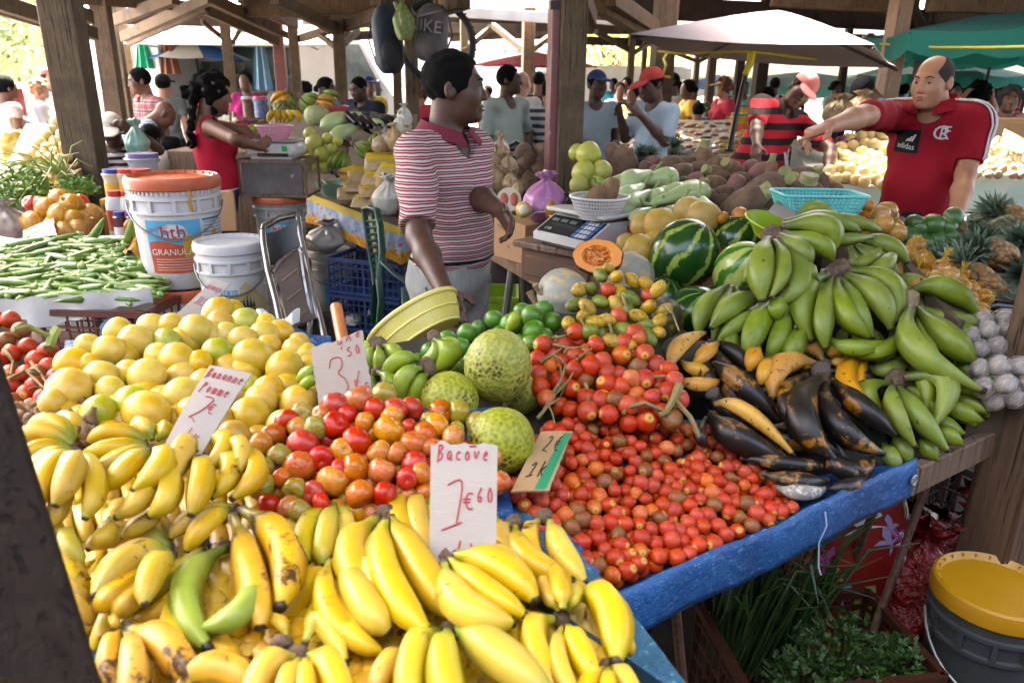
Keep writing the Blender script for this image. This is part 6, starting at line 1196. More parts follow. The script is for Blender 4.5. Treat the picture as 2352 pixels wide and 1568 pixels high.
for i in range(46):
 x0,z0=r_.uniform(.45,1.05),r_.uniform(.05,.95);sc=r_.uniform(.05,.085);an=r_.uniform(-.6,.6);fl=r_.choice((-1,1));b=MB()
 for pl in bird:
  pts=[(fl*(x*math.cos(an)-y*math.sin(an))*sc,(x*math.sin(an)+y*math.cos(an))*sc)for x,y in pl];b.add([bagp(x0+x/.9,min(1,max(0,z0+z/.56)),.0025)for x,z in pts],[list(range(len(pts)))])
 b.build('bird_print',bc[i%5],t,smooth=False)
REDP=N('red_plastic_film');REDP.bump(REDP.noise(13,5,.6),.05,1.0);REDP=REDP.out(srgb('#7c1410'),.22,.6)
bag('crumpled shiny red plastic bag between the bird bag and the grey tub',(1.22,1.88,0),.32,.50,REDP,3,True,amp=.3);bag('dark red bag at the back beside the post',(1.52,2.12,0),.3,.42,REDP,8,True,amp=.25)
q=PZ(2310,1030,.25);crate('dark rust crate standing behind the scuffed post',(1.62,2.32,.0),(.4,.3,.5),R_(30),RDC,(8,6),5);crate('green crate in the shade under the plantains',(1.42,2.55,.38),(.5,.36,.28),R_(33),GRC,(10,7),4);crate('black crate in the shade under the plantains',(1.35,2.5,0),(.5,.36,.36),R_(33),BKC,(10,7),4)
for i,(x,y)in enumerate(((.55,2.3),(1.0,2.55),(.1,1.8),(-.5,1.5),(-.9,1.2),(-.4,.9))):crate('dark crate stored deep under the tables',(x,y,0),(.5,.36,.4),R_(30),BKC,(8,6),4)
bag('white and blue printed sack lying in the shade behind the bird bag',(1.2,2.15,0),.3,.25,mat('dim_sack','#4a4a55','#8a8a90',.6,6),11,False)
# ================================================================ okra, left stall
DOk=plane3((170,690,2.74),(170,540,3.22),(330,620,2.98));OKM=mat('okra_skin','#4f6e20','#67862f',.5,10,val=.15,hue=.01);OKC=mat('okra_cap','#7f9850','#95a866',.55,30)
mound('white cloth under the okra',[(-60,545),(320,540),(350,690),(-60,700)],DOk,.035,mat('white_sack_cloth','#cfccc9','#c2beba',.8,6,.004,30),.83,name='cloth',cat='cloth')
def okra(k):
 b=MB();c=[(0,0),(.15,.02),(.35,.05),(.6,.05),(.85,.0),(1.0,-.06)];cv=(k-2)*.5;pts=[V((x-.4,y*cv,0))for x,y in c];b.tube(pts,[.075,.095,.1,.085,.05,.008],10,prof=[1,.86]*5);b.mi=1;b.tube([V((-.5,0,0)),V((-.45,0,0)),V((-.4,0,0)),V((-.36,0,0))],[.05,.06,.1,.088],10)
 o=b.build('okra',[OKM,OKC],sharp=0);me=o.data;bpy.data.objects.remove(o);return me
ok=[okra(k)for k in range(5)];r_=random.Random(12)
for i in range(210):
 u,v=r_.uniform(-40,340),0
 v=r_.uniform(548+max(0,60-u)*.3,688-max(0,u-250)*.12);D=DOk(u,v)+r_.uniform(-.03,.02);a=r_.gauss(.1,.55)+(PI if r_.random()<.45 else 0)
 x=(RT*math.cos(a)+(UP*.35+FW*.94)*math.sin(a)+V((0,0,r_.uniform(-.15,.25)))).normalized();z=(UP-x*UP.dot(x)).normalized();M=Matrix((x,z.cross(x),z)).transposed()
 o=bpy.data.objects.new('okra',ok[i%5]);C.objects.link(o);o.location=P(u,v,D);s=r_.uniform(.125,.175);o.scale=(s*1.08,s*.98,s*.98);o.rotation_euler=M.to_euler();tag(o,'green okra pod in the heap on the white cloth','okra','okra pods')
for u,v,D,a in((300,505,3.05,1.15),(215,520,3.2,.9)):
 o=bpy.data.objects.new('okra',ok[3]);C.objects.link(o);o.location=P(u,v+20,D);o.scale=(.17,.2,.2);o.rotation_euler=(0,-a,0);tag(o,'green okra pod in the heap on the white cloth','okra','okra pods')
CLW=mat('white_sack_cloth','#cfccc9','#c2beba',.8,6,.004,30)
b=MB();f0,f1=P(-70,700,2.7),P(350,668,2.74)
for off in(0,.004):b.grid(lambda a,e:f0.lerp(f1,a)+V((0,-.015-.01*math.sin(a*23)*e+off,-e*(.085+.03*math.sin(a*5))+.012))+V((0,0,.004*math.sin(a*40))),50,8)
tag(b.build('cloth',CLW,org=f0),'white cloth hanging over the front of the okra crate','cloth')
b=MB();b.grid(lambda a,e:P(285+70*a,512+10*a+70*e,3.2-.2*e)+V((0,0,.02*math.sin(a*9+e*6))),12,12);b.grid(lambda a,e:P(285+70*a,512+10*a+70*e,3.21-.2*e)+V((0,.01,.02*math.sin(a*9+e*6))),12,12);tag(b.build('net_cloth',mat('orange_net','#c2862a','#a86a1c',.8,40),org=P(320,540,3.2)),'orange net cloth bunched behind the okra','net')
# left stall behind the okra
slab('market_table','low stall table at the left with onions, peppers and herbs','table',[(-3.9,5.6),(-2.55,5.9),(-1.55,3.45),(-3.2,3.2)],.72,.04,WOODT,[((-1.7,3.6),(-1.7,3.6)),((-2.6,5.7),(-2.6,5.7)),((-3.0,3.4),(-3.0,3.4))],REBAR,.015)
DLs=plane3((0,520,3.55),(200,520,3.55),(0,430,4.2),(200,430,4.2),(100,300,5.3));mound('printed cloth heaped under the left stall goods',[(60,285),(160,285),(205,530),(-60,530)],DLs,.1,mat('patterned_sheet','#5a5448','#6f6a60',.8,9),.72)
netbag('yellow net of big onions behind the okra card',110,500,3.5,[(30,-40,.05),(55,-28,.0),(0,-20,.02),(30,-5,-.05),(-32,12,.0),(80,10,.0),(65,34,-.03),(100,-5,.05),(55,0,0),(20,20,-.02)],(0,-.3,1),54)
netbag('small net of onions at the right of the big one',165,525,3.4,[(-15,5,0),(15,0,.03),(5,-22,.05),(-35,12,0)],(0,-.3,1),44)
ONG=mat('golden_onion_skin','#d0ac64','#dcc084',.35,4,val=.12,spots='#b08a48',sscale=9,samt=.25);ho=[[fruit_mesh('onion',ONG,k,.04,1)for k in range(2)]]
for u,v in darts([(60,360),(110,285),(150,275),(165,340),(160,370)],25,500,rnd,(),.7):fput(u,v,DLs(u,v)-.05,28,ho,0,'onion','onion',['pale onion heaped beside the tall okra post'],'onions at the left stall')
pp=[[fruit_mesh('pepper',mat(n_,c1,c2,.25,3,coat=.3),k,.18,1.4,lambda z:1-.2*z)for k in range(2)]for n_,c1,c2 in(('green_pepper_skin','#8fae2c','#a5b83a'),('yellow_pepper_skin','#c9a01c','#cf7a1c'),('red_pepper_skin','#b8281c','#c2381c'))]
for u,v in darts([(50,455),(70,405),(120,415),(190,430),(200,470),(120,470)],22,500,rnd,(),.7):fput(u,v,DLs(u,v)-.03,24,pp,rnd.choices((0,1,2),(.6,.25,.15))[0],'pepper','pepper',['green pepper on the left stall beside the herbs','yellow pepper on the left stall beside the herbs','red pepper on the left stall beside the onions'],'peppers')
for u,v in((70,467),(90,470),(195,478),(188,462)):fput(u,v,3.7,34,mt,0,'tomato','tomato',['red tomato beside the netted onions at the left'],'tomatoes at the left stall')
lt=[[fruit_mesh('green_tomato',mat('green_pepper_skin','#8fae2c','#a5b83a',.25,3),4,.06,1)]]
for u,v in((48,372),(60,360),(56,385),(44,388),(66,378)):fput(u,v,4.9,22,lt,0,'green_tomato','green tomato',['small green tomato beside the onion heap at the left'],'green tomatoes')
for u,v in darts([(105,380),(175,360),(182,420),(140,425)],20,300,rnd,(),.65):place('ginger_root',rnd.choice(gi),u,v,DLs(u,v)-.05,'ginger root heaped beside the okra post','ginger root','ginger at the left stall',.035)
HB=mat('herb_leaf','#4f7a26','#75963a',.6,12);
for i,(u,v,rr)in enumerate(((60,440,.13),(180,445,.1),(45,470,.1))):herb(['feathery green herb bunch at the far left of the stall','herb bunch against the okra post','herb bunch spreading over the stall edge at the left'][i],P(u,v,3.95),rr,260,HB,20+i,'herb_bunch','herbs','herb bunches',.02)
for k,(u,v)in enumerate(((118,420),(150,400))):
 b=MB();r_=random.Random(k)
 for i in range(30):p=P(u,v,4.1);d=V((r_.gauss(-.1,.15),r_.gauss(-.08,.1),r_.gauss(.02,.1)));b.tube([p,p+d*.6+V((0,0,.06)),p+d*1.2],[.004,.005,.001],5)
 tag(b.build('scallion_bunch',mat('pale_scallion','#8a9a4a','#a9b06a',.6,10),org=P(u,v,4.1)),['pale scallions flopped over the peppers','scallions lying beside the ginger'][k],'scallions','scallions at the left stall')
bag('clear bag of garlic at the left edge',P(15,510,3.5)-V((0,0,.1)),.2,.2,mat('garlic_skin','#b5a9a2','#c2b8b0',.5,30),4,True)
# jars and bottles
def bottle(label,u,vtop,D,r,h,m,cap,labm=None,grp='jars and bottles behind the okra',neck=.4,nm='bottle'):
 p=P(u,vtop,D);o_=V((p.x,p.y,p.z-h));t=thing(nm,label,nm,o_,grp);b=MB();b.lathe([(1e-4,0),(r*.95,0),(r,.01),(r,h*.7),(r*neck*1.4,h*.86),(r*neck,h*.9)],16);b.build('body',m,t);b=MB();b.lathe([(r*neck*1.1,h*.86),(r*neck*1.2,h*.87),(r*neck*1.2,h),(1e-4,h)],16);b.build('cap',cap,t)
 if labm:patch(r,-1.1,1.1,h*.15,h*.6,labm,t,lift=.001)
 return t
CAPR=mat('red_cap','#b8322c',None,.4);CAPB=mat('blue_cap','#2c3f8c',None,.4);CAPP=mat('purple_lid','#6a5a8c',None,.4);BRL=mat('brown_drink','#5a3038','#6b3c40',.2,3);CLR=mat('clear_plastic','#b9bcbc',None,.15)
for u,cp,lb in((257,CAPB,'jar with a blue lid beside the okra post'),(290,CAPR,'jar with a red lid left of the bucket stack'),(322,CAPR,'red lidded jar touching the bucket stack')):bottle(lb,u,388,3.75,.045,.17,mat('cream_jar','#c9b994',None,.4),cp,LYEL,neck=.85,nm='jar')
for u,w_ in((262,'white red capped bottle beside the okra post'),(294,'white red capped bottle in the middle row'),(322,'white red capped bottle beside the bucket stack')):bottle(w_,u,438,3.6,.048,.22,BUCKW,CAPR,LRED,neck=.6)
for u,w_ in((272,'brown drink bottle with a blue cap beside the post'),(300,'brown drink bottle with a blue cap in the middle'),(325,'brown drink bottle with a blue cap beside the buckets')):bottle(w_,u,486,3.45,.028,.17,BRL,CAPB,LWHT,neck=.7)
bottle('clear jar with a purple lid above the bottles',325,352,4.2,.075,.2,CLR,CAPP,None,neck=.95,nm='jar')
q=P(290,545,3.6);slab('market_table','small stand carrying jars and bottles beside the buckets','table',[(q.x-.25,q.y-.1),(q.x+.15,q.y-.1),(q.x+.15,q.y+.5),(q.x-.25,q.y+.5)],.86,.03,WOODT,[((q.x,q.y),(q.x,q.y)),((q.x,q.y+.4),(q.x,q.y+.4))],REBAR,.015)
crate('yellow crate raising the rear jars',(q.x-.05,q.y+.3,.86),(.3,.2,.22),0,mat('yellow_crate_plastic','#b98a24',None,.5),(6,4),3)
# ================================================================ folding chair, green chair
CHR=mat('chromed_tube','#a9a6a2','#8f8a84',.25,10,metal=.9);BLKP=mat('black_vinyl','#2a2b2a','#3a3a38',.5,5);BRNP=mat('dusty_brown_panel','#6a5a4e','#7d6a5c',.7,8,spots='#4a3d34',sscale=18,samt=.3)
t=thing('folding_chair','folded metal chair with a black backrest and brown seat in front of the white bucket','chair',P(665,770,2.7).xy.to_3d());o_=V(t.location)
def px(u,v,D=3.25):return P(u,v,D*.83)-o_
for pts,nm in(([(604,530,3.3),(606,560,3.28),(616,620,3.22),(634,690,3.2),(655,790,3.1),(668,860,3.05)],'left_tube'),([(604,530,3.3),(606,520,3.32),(640,502,3.36),(680,492,3.4),(684,500,3.4),(690,540,3.38),(706,620,3.35),(738,740,3.3),(760,840,3.2)],'right_tube')):
 b=MB();b.tube([px(*q)for q in pts],.0125,10);b.build('frame_tube',CHR,t)
for pts in([(690,570,3.34),(700,640,3.3),(715,720,3.3),(700,860,3.3)],[(625,640,3.22),(680,760,3.3),(720,860,3.3)]):b=MB();b.tube([px(*q)for q in pts],.011,8);b.build('leg',CHR,t)
def sheet(name,q,m,th=.012,bow=0.0,nx=10,ny=8):
 c=[px(*k)for k in q];n_=(c[1]-c[0]).cross(c[3]-c[0]).normalized();b=MB()
 f=lambda a,e,o:(c[0]*(1-a)+c[1]*a)*(1-e)+(c[3]*(1-a)+c[2]*a)*e+n_*(bow*math.sin(a*PI)+o)
 b.grid(lambda a,e:f(a,e,0),nx,ny);b.grid(lambda a,e:f(a,e,th),nx,ny);b.grid(lambda a,e:f(a,0,th*e),nx,1);b.grid(lambda a,e:f(a,1,th*e),nx,1);b.grid(lambda a,e:f(0,a,th*e),nx,1);b.grid(lambda a,e:f(1,a,th*e),nx,1);return b.build(name,m,t)
sheet('backrest',[(608,536,3.29),(684,502,3.38),(690,566,3.36),(618,608,3.25)],BLKP,.014,.03)
sheet('seat',[(630,608,3.24),(686,574,3.33),(728,730,3.3),(664,752,3.2)],BRNP,.014)
b=MB();b.tube([px(626,625,3.22),px(640,603,3.24),px(680,570,3.33),px(692,580,3.33),px(730,730,3.3)],.008,8);b.build('seat_rim',CHR,t)
for v0 in(645,690,740):b=MB();b.tube([px(650+(v0-645)*.22,v0,3.2),px(682+(v0-645)*.22,v0-26,3.24)],.004,6);b.build('seat_rib',BRNP,t)
GCH=mat('dark_green_plastic','#12402f','#174a38',.35,5);q=gp(885,4.75);t=thing('plastic_chair','dark green plastic garden chair in front of the blue crates','chair',(q.x,q.y,0));o_=V(t.location)
def gx(u,v,D):return P(u,v,D)-o_
b=MB();bk=[gx(838,478,4.8),gx(858,480,4.62),gx(872,500,4.55),gx(880,560,4.5),gx(876,640,4.5)];bl_=[gx(836,485,4.85),gx(845,540,4.85),gx(858,600,4.85),gx(866,650,4.8)]
b.tube([gx(836,482,4.85),gx(846,550,4.85),gx(858,620,4.82),gx(862,655,4.78)],.02,8,.6);b.tube([gx(836,480,4.85),gx(850,476,4.7),gx(866,482,4.6),gx(874,520,4.55),gx(878,580,4.5),gx(872,640,4.5)],.022,8,.6)
for i in range(9):f=.12+i*.095;b.tube([gx(840+22*f,490+160*f,4.84),gx(872+6*f,488+150*f,4.54)],.011,6)
b.tube([gx(854,490,4.7),gx(866,560,4.68),gx(868,640,4.65)],.012,6)
b.build('backrest',GCH,t)
b=MB();b.grid(lambda a,e:gx(864+60*a,650+14*a+0*e,4.85-.35*e)+V((.0,0,.008*math.sin(a*6))),8,6);b.grid(lambda a,e:gx(864+60*a,656+14*a,4.85-.35*e),8,6);b.build('seat',GCH,t)
for pts in([(872,640,4.5),(876,690,4.5),(868,756,4.55)],[(930,660,4.45),(932,710,4.42),(936,770,4.4)],[(862,655,4.82),(858,740,4.95)],[(935,650,4.9),(938,735,5.0)]):b=MB();b.tube([gx(*k)for k in pts],[.026,.022,.016][:len(pts)],8,.6);b.build('leg',GCH,t)
b=MB();b.tube([gx(876,600,4.5),gx(905,628,4.45),gx(935,650,4.45),gx(932,672,4.45)],.018,8,.6);b.build('armrest',GCH,t)
# ================================================================ things on the plank table behind
SCW=mat('white_scale_plastic','#cfcdc9','#c6c3be',.35,4);DSP=mat('dark_display','#1f2428',None,.2);KEY=mat('key_white','#c9cbd0',None,.4);KEYB=mat('key_blue','#3a78b5',None,.4);GRL=mat('green_sticker','#1faa4a',None,.5);STL=mat('brushed_steel','#a9a8a6','#b5b4b2',.35,4,metal=.5)
p=P(1362,560,3.22);t=thing('digital_scale','white digital scale with a dark display and keypad, on the rusty box','scale',(p.x,p.y+.1,p.z));t.rotation_euler.z=R_(-50)
b=MB();b.add([(-.17,-.19,0),(.17,-.19,0),(.17,.17,0),(-.17,.17,0),(-.17,-.19,.03),(.17,-.19,.03),(.17,-.06,.10),(-.17,-.06,.10),(.17,.17,.10),(-.17,.17,.10)],[(3,2,1,0),(0,1,5,4),(4,5,6,7),(7,6,8,9),(1,2,8,6,5),(0,4,7,9,3),(2,3,9,8)]);b.build('body',SCW,t,smooth=False)
b=MB();b.box((0,-.01,-.012),(.3,.3,.025),None,.005);b.build('base',DSP,t)
Ms=Matrix.Rotation(math.atan2(.07,.13),3,'X');pc=V((0,-.125,.0655));b=MB();b.box(pc+Ms@V((-.06,0,.001)),(.2,.12,.003),Ms);b.build('display',DSP,t)
b=MB();b.box(pc+Ms@V((.1,0,.001)),(.115,.125,.003),Ms);b.build('keypad',DSP,t)
for i in range(5):
 for j in range(4):b=MB();b.box(pc+Ms@V((.06+i*.02,-.045+j*.03,.004)),(.015,.022,.004),Ms,.001);b.build('key',KEYB if i in(0,4)else KEY,t)
for i in range(3):b=MB();b.box(pc+Ms@V((-.12+i*.055,.03,.0035)),(.04,.018,.002),Ms);b.build('display_window',mat('lcd_grey','#6d7468',None,.3),t)
flat_text('CAS',.022,Matrix.Translation(pc+Ms@V((-.11,-.035,.0035)))@Ms.to_4x4(),INKW,t)
b=MB();b.box((0,.02,.125),(.36,.26,.018),None,.006);b.box((0,.02,.108),(.12,.12,.02));b.build('weighing_plate',SCW,t)
b=MB();b.box((.1715,.1,.06),(.002,.06,.04));b.build('sticker',GRL,t)
p2=P(1360,562,3.3);t=thing('wooden_box','rusty wooden box with a drawer under the digital scale','box',(p2.x,p2.y+.12,.8));t.rotation_euler.z=R_(-42);hb=p.z-.8-.026
RUST=mat('rusty_wood','#5a4436','#6e4a2c',.8,9,spots='#a86a2c',sscale=14,samt=.25)
b=MB();b.box((0,0,hb*.42),(.46,.42,hb*.84),None,.006);b.build('body',RUST,t);b=MB();b.box((0,0,hb*.92),(.52,.48,hb*.16),None,.006);b.build('lid',WOODT,t);b=MB();b.box((-.02,-.212,hb*.4),(.36,.012,hb*.5),None,.004);d_=b.build('drawer',RUST,t);b=MB();b.lathe([(.016,0),(.016,.012),(1e-4,.014)],12,(0,-.22,hb*.4),Matrix.Rotation(PI/2,3,'X'));b.build('knob',mat('rusty_steel','#4a3a32',None,.6),d_)
def basket(label,c,rx,ry,h,m,M=None,nrib=56,top=1.0,bot=.62,name='plastic_basket',rings=3,square=0,rimr=.006):
 t=thing(name,label,'basket',c,'plastic baskets')
 if M is not None:t.rotation_euler=M.to_euler()
 def pt(a,f):
  k=bot+(top-bot)*f**.8;ca,sa=math.cos(a),math.sin(a)
  if square:q=(abs(ca)**square+abs(sa)**square)**(-1/square);ca*=q;sa*=q
  return V((rx*k*ca,ry*k*sa,h*f))
 b=MB()
 for i in range(nrib):a=2*PI*i/nrib;b.tube([pt(a,f)for f in(0,.25,.55,1)],rx*PI/nrib*(.62 if nrib<100 else .5),5,.6,cap=False)
 b.build('ribs',m,t)
 if nrib>100:b=MB();b.grid(lambda x,y:pt(2*PI*x,y)*.985,60,5);b.build('wall',m,t)
 b=MB();K=48
 for f in[.02]+[(i+1)/(rings+1)for i in range(rings)]:b.tube([pt(2*PI*i/K,f)*1.0 for i in range(K+1)],rimr*.55,5,cap=False)
 b.build('bands',m,t);b=MB();b.tube([pt(2*PI*i/K,1)for i in range(K+1)],rimr,8,cap=False);b.build('rim',m,t)
 b=MB();b.prism([(pt(2*PI*i/K,0).x,pt(2*PI*i/K,0).y)for i in range(K)],.004,None,(0,0,.002));b.build('base',m,t);return t
WBK=mat('white_basket_plastic','#d2d0cc',None,.4);CYN=mat('cyan_basket_plastic','#4fb8b4','#62c4be',.4,3);YBK=mat('yellow_basket_plastic','#e6d45e','#ecdc74',.35,3);PNK=mat('pink_basket_plastic','#d68a9e','#dd9aac',.4,3);LIMEP=mat('lime_bowl_plastic','#b5cf2c',None,.35)
pb=P(1375,500,3.2);basket('white round basket of tubers on the digital scale',pb,.125,.125,.09,WBK,None,60,rings=5)
for i,(u,v,d)in enumerate(((1362,462,(.5,-.1,.8)),(1398,448,(.3,-.1,.9)))):root(['tan tuber in the white basket, left one','tan tuber in the white basket with a thin tail'][i],u,v,3.2,44,92,d,2,False)
basket('cyan rectangular basket behind the plantain heap',P(1872,498,2.72),.15,.10,.085,CYN,None,70,bot=.74,square=8,rings=6)
t=thing('bowl','lime green plastic bowl between the watermelons and plantains','bowl',P(1768,545,2.75));b=MB();b.lathe([(1e-4,0),(.06,0),(.1,.05),(.115,.055),(.112,.06),(.095,.05),(.055,.01),(1e-4,.01)],32);b.build('bowl',LIMEP,t);t.rotation_euler=(R_(12),R_(12),0)
nrm=(UP*.80-RT*.52+FW*.30).normalized();cB=P(966,762,2.22);ax_=(RT*.845+UP*.535-FW*.02);ax_=(ax_-nrm*ax_.dot(nrm)).normalized();MY_=Matrix((ax_,nrm.cross(ax_),nrm)).transposed()
basket('pale yellow oblong basket tilted in the hand of the striped polo seller',cB-nrm*.035,.150,.105,.085,YBK,MY_,102,bot=.78,rings=1,rimr=.008)
# carton
CTN=m_card('carton_board','#a9835c','#b58f68');p=P(1216,560,3.72);t=thing('cardboard_carton','brown printed carton on the plank table beside the seller','box',(p.x,p.y+.16,.802));t.rotation_euler.z=R_(38);hh=.2
b=MB();b.box((0,0,hh/2),(.26,.26,hh),None,.003);b.build('body',CTN,t);b=MB();b.box((0,-.1305,hh*.5),(.2,.001,.004));b.build('tape',mat('tape_tan','#8f6a44',None,.3),t)
Mx=Matrix.Rotation(PI/2,4,'X');My=Matrix.Rotation(-PI/2,4,'Z')@Mx
flat_text('TYU2',.03,Matrix.Translation((-.132,.06,hh*.8))@My,INKD,t);flat_text('CE',.026,Matrix.Translation((-.06,-.1325,hh*.8))@Mx,INKD,t);flat_text('ER',.022,Matrix.Translation((-.132,.0,hh*.35))@My,INKD,t)
for i in range(3):b=MB();b.lathe([(.010,0),(.010,.001),(.007,.001),(.007,0)],14,(-.02+i*.03,-.132,hh*.8),Matrix.Rotation(PI/2,3,'X'));b.build('symbol',INKD,t)
bag('pink knotted plastic bag with pale print beside the steel sided post',P(1247,505,3.75),.21,.235,mat('pink_film','#c283b0','#b272a0',.35,6,.01,16),2,True,amp=.22)
t_=bpy.context.scene.collection.objects[-1]
for s_,z,h in(('OU',.115,.028),('PARA',.09,.03),('LA',.055,.035)):flat_text(s_,h,None,mat('pale_pink_print','#dcc0d4',None,.5),t_,1,cyl(lambda zz:.101,.25,z,-.1,.004))
bag('black plastic bag left of the white basket',P(1312,510,3.45),.12,.13,mat('black_film','#1c1b1c','#29282a',.25,6),5,True)
b=MB();c_=P(1169,458,3.85);nn=(CAM-c_).normalized()+V((0,0,.3));M=rotto(nn);t=thing('cut_pomelo','halved pomelo with two pink hearts of flesh on the carton','fruit',c_);R=.064
b.lathe([(1e-4,-R*.9),(R*.7,-R*.65),(R,-.01),(R*.99,.0),(1e-4,.001)],24,M=M);b.build('peel',mat('pomelo_pith','#d2c6a8','#dcd2ba',.6),t)
for s in(-1,1):b=MB();b.ell(M@V((s*R*.4,0,.002)),(R*.34,R*.55,.006),M,12,6);b.build('flesh',mat('pink_flesh','#c2664a','#b8503c',.4,40),t)
c_=P(1203,482,3.6);t=thing('passion_fruit','pale yellow passion fruit with a white face resting on the carton','passion fruit',c_);b=MB();b.ell((0,0,0),.04,None,16,12);b.build('skin',MY[0],t);b=MB();b.ell((CAM-c_).normalized()*.022,.028,None,14,10);b.build('pale_patch',mat('pomelo_pith','#d2c6a8',None,.6),t)
b=MB();b.ell(P(1268,484,3.6),(.036,.036,.05),None,14,10,.05);tag(b.build('mango',m_fruit('mango_skin','#8a7a2a','#a9642a','#4a3a1c',.05,10),org=P(1268,484,3.6)),'ripe mango beside the pink bag','mango')
b=MB();b.tube([P(1215,500,3.62),P(1230,488,3.62),P(1255,486,3.6),P(1262,495,3.58),P(1275,500,3.5),P(1290,525,3.4)],.003,6);tag(b.build('power_cord',WBK,org=P(1215,500,3.62)),'white cord running from the carton to the scale','cord')
t=thing('kitchen_knife','kitchen knife with a black riveted handle on the plank edge','knife',P(1200,562,3.85));o_=V(t.location);k0,k1=P(1176,558,3.85),P(1222,572,3.75);b=MB();b.beam(k0-o_,k1-o_,.022,.018,.005);b.build('handle',BLKP,t);b=MB();b.beam(k1-o_,P(1262,576,3.65)-o_,.003,.03,.001);b.build('blade',STL,t)
for f in(.25,.5,.75):b=MB();b.ell(k0.lerp(k1,f)-o_+V((0,-.01,.003)),.004,None,8,6);b.build('rivet',STL,t)
# knotted meal bags
MEAL=mat('tan_meal_in_film','#a98d66','#bfa37a',.3,30,.01,25);MEALW=mat('white_meal_in_film','#c6bfae','#d0cabc',.35,20,.01,25)
for i,(u,v,w_,h_,m)in enumerate([(1150,385,44,78,MEAL),(1128,405,44,70,MEAL),(1168,412,44,62,MEAL),(1140,445,48,66,MEAL),(1172,448,40,58,MEAL),(1118,455,36,60,MEAL),(1108,380,36,70,MEALW),(1188,452,30,40,MEAL)]):
 D=4.5-.04*i;tag(bag('x',P(u,v,D),w_*D/FPX,h_*D/FPX,m,i*3,True,'meal_bag','bag of meal',amp=.12),['topmost knotted bag of tan meal','bag of tan meal at the left of the pile','bag of tan meal below the topmost one','bag of tan meal in the bottom row','bag of tan meal at the bottom right','bag of meal half behind the seller','white meal bag behind the seller','small bag of meal beside the yams'][i]+' near the carton','bag of meal','knotted meal bags')
b=MB();b.tube([P(1160,345,4.9),P(1185,338,4.9),P(1210,345,4.9)],[.02,.045,.03],10);tag(b.build('eggplant',mat('eggplant_skin','#17131a','#241a24',.2,5),org=P(1185,338,4.9)),'dark eggplants behind the yams','eggplant')
mound('sacking heaped under the meal bags and yams',[(1095,370),(1270,360),(1270,480),(1110,480)],lambda u,v:4.75,.1,SACK,.81)
# ================================================================ middle table
A_,B_,C_,E_=PZ(703,440,.8),PZ(925,522,.8),PZ(1120,470,.8),PZ(760,330,.8)
slab('market_table','long table under a parrot print cloth with bananas and grain bags','table',[(A_.x,A_.y),(B_.x,B_.y),(C_.x,C_.y),(C_.x+.2,C_.y+2.6),(A_.x+1.0,A_.y+2.4),(A_.x-.9,A_.y+1.6)],.795,.04,WOODT,[((B_.x+.1,B_.y+.1),(B_.x+.1,B_.y+.1)),((A_.x+.1,A_.y+.1),(A_.x+.1,A_.y+.1))],REBAR,.02)
def m_parrot():
 n=N('parrot_print_cloth');s=n.sep(n.tex('Object'));z=s[2];c=n.mix(n.step(n.noise(9,3),.4,.6),srgb('#7f9ac4'),srgb('#b9c2d2'));c=n.mix(n.step(n.noise(16,2,.5),.6,.62),c,srgb('#c9a81c'));c=n.mix(n.step(n.noise(13,2,.5,n.mapv((1,1.3,2))),.63,.65),c,srgb('#b04a5c'));c=n.mix(n.step(n.noise(19,2,.5,n.mapv((1.4,1,1))),.62,.64),c,srgb('#6a8a2c'))
 ck=n.n.new('ShaderNodeTexChecker');ck.inputs['Scale'].default_value=26;n.set(ck.inputs[1],(*srgb('#d1a81c'),1));n.set(ck.inputs[2],(*srgb('#c2701c'),1));n.t.links.new(n.tex(),ck.inputs[0]);c=n.mix(n.step(z,-.165,-.17),c,ck.outputs[0]);c=n.mix(n.step(z,-.05,-.045),c,srgb('#c9b03c'));return n.out(c,.6,.3)
b=MB()
def cl(a,e,o=0):
 p=A_.lerp(B_,a/.62)if a<.62 else B_.lerp(C_,(a-.62)/.38);return p+V((-.012*math.sin(a*50)*e-o-.02,-.015*math.sin(a*43)*e-.03-o,-.235*e+.004))
b.grid(cl,80,6);b.grid(lambda a,e:cl(a,e,-.006),80,6);tag(b.build('tablecloth',m_parrot(),org=(A_.x,A_.y,.8)),'bright tablecloth printed with parrots hanging over the middle table','tablecloth')
DMt=plane3((720,420,5.9),(900,480,5.0),(800,280,6.4));mound('dark cloth heaped under the middle table goods',[(620,262),(960,262),(925,500),(715,425)],DMt,.16,SACK,.8)
crate('wooden crate board under the white scale',(gp(652,5.2).x,gp(652,5.2).y,.92),(.44,.34,.245),R_(0),WOODT,(1,1),1)
b=MB();p=gp(652,5.2);b.box((p.x,p.y-.17,1.04),(.40,.012,.2),None,.003);tag(b.build('chalk_board',mat('worn_slate_board','#4f4642','#6a605a',.8,6,spots='#a09890',sscale=12,samt=.3),org=(p.x,p.y-.17,1.04)),'worn dark board on the front of the scale crate','board')
p=gp(648,5.15);t=thing('market_scale','white market scale with a green sticker carrying a pink basket','scale',(p.x,p.y,1.168));b=MB();b.box((0,0,.055),(.33,.3,.09),None,.025);b.box((0,0,.012),(.26,.26,.022));b.build('body',SCW,t);b=MB();b.box((0,0,.112),(.3,.28,.012),None,.004);b.build('weighing_plate',STL,t);b=MB();b.box((.1,-.152,.07),(.035,.003,.035));b.build('sticker',GRL,t);b=MB();b.box((0.02,-.151,.03),(.2,.003,.02));b.build('vent_strip',DSP,t)
basket('pink basket of yellow bananas on the white market scale',(p.x,p.y,1.287),.12,.12,.085,PNK,None,60)
GMB='banana hands on the middle table'
Dm=lambda u,v:5.1
bunch('ripe yellow bananas sitting in the pink basket',Dm,(650,252),[(640+k*4,256,622+k*15,262,618+k*17,280,15,-.01*abs(k-2))for k in range(5)],BY,off=0,group=GMB,crs=.4)
rr_=random.Random(31)
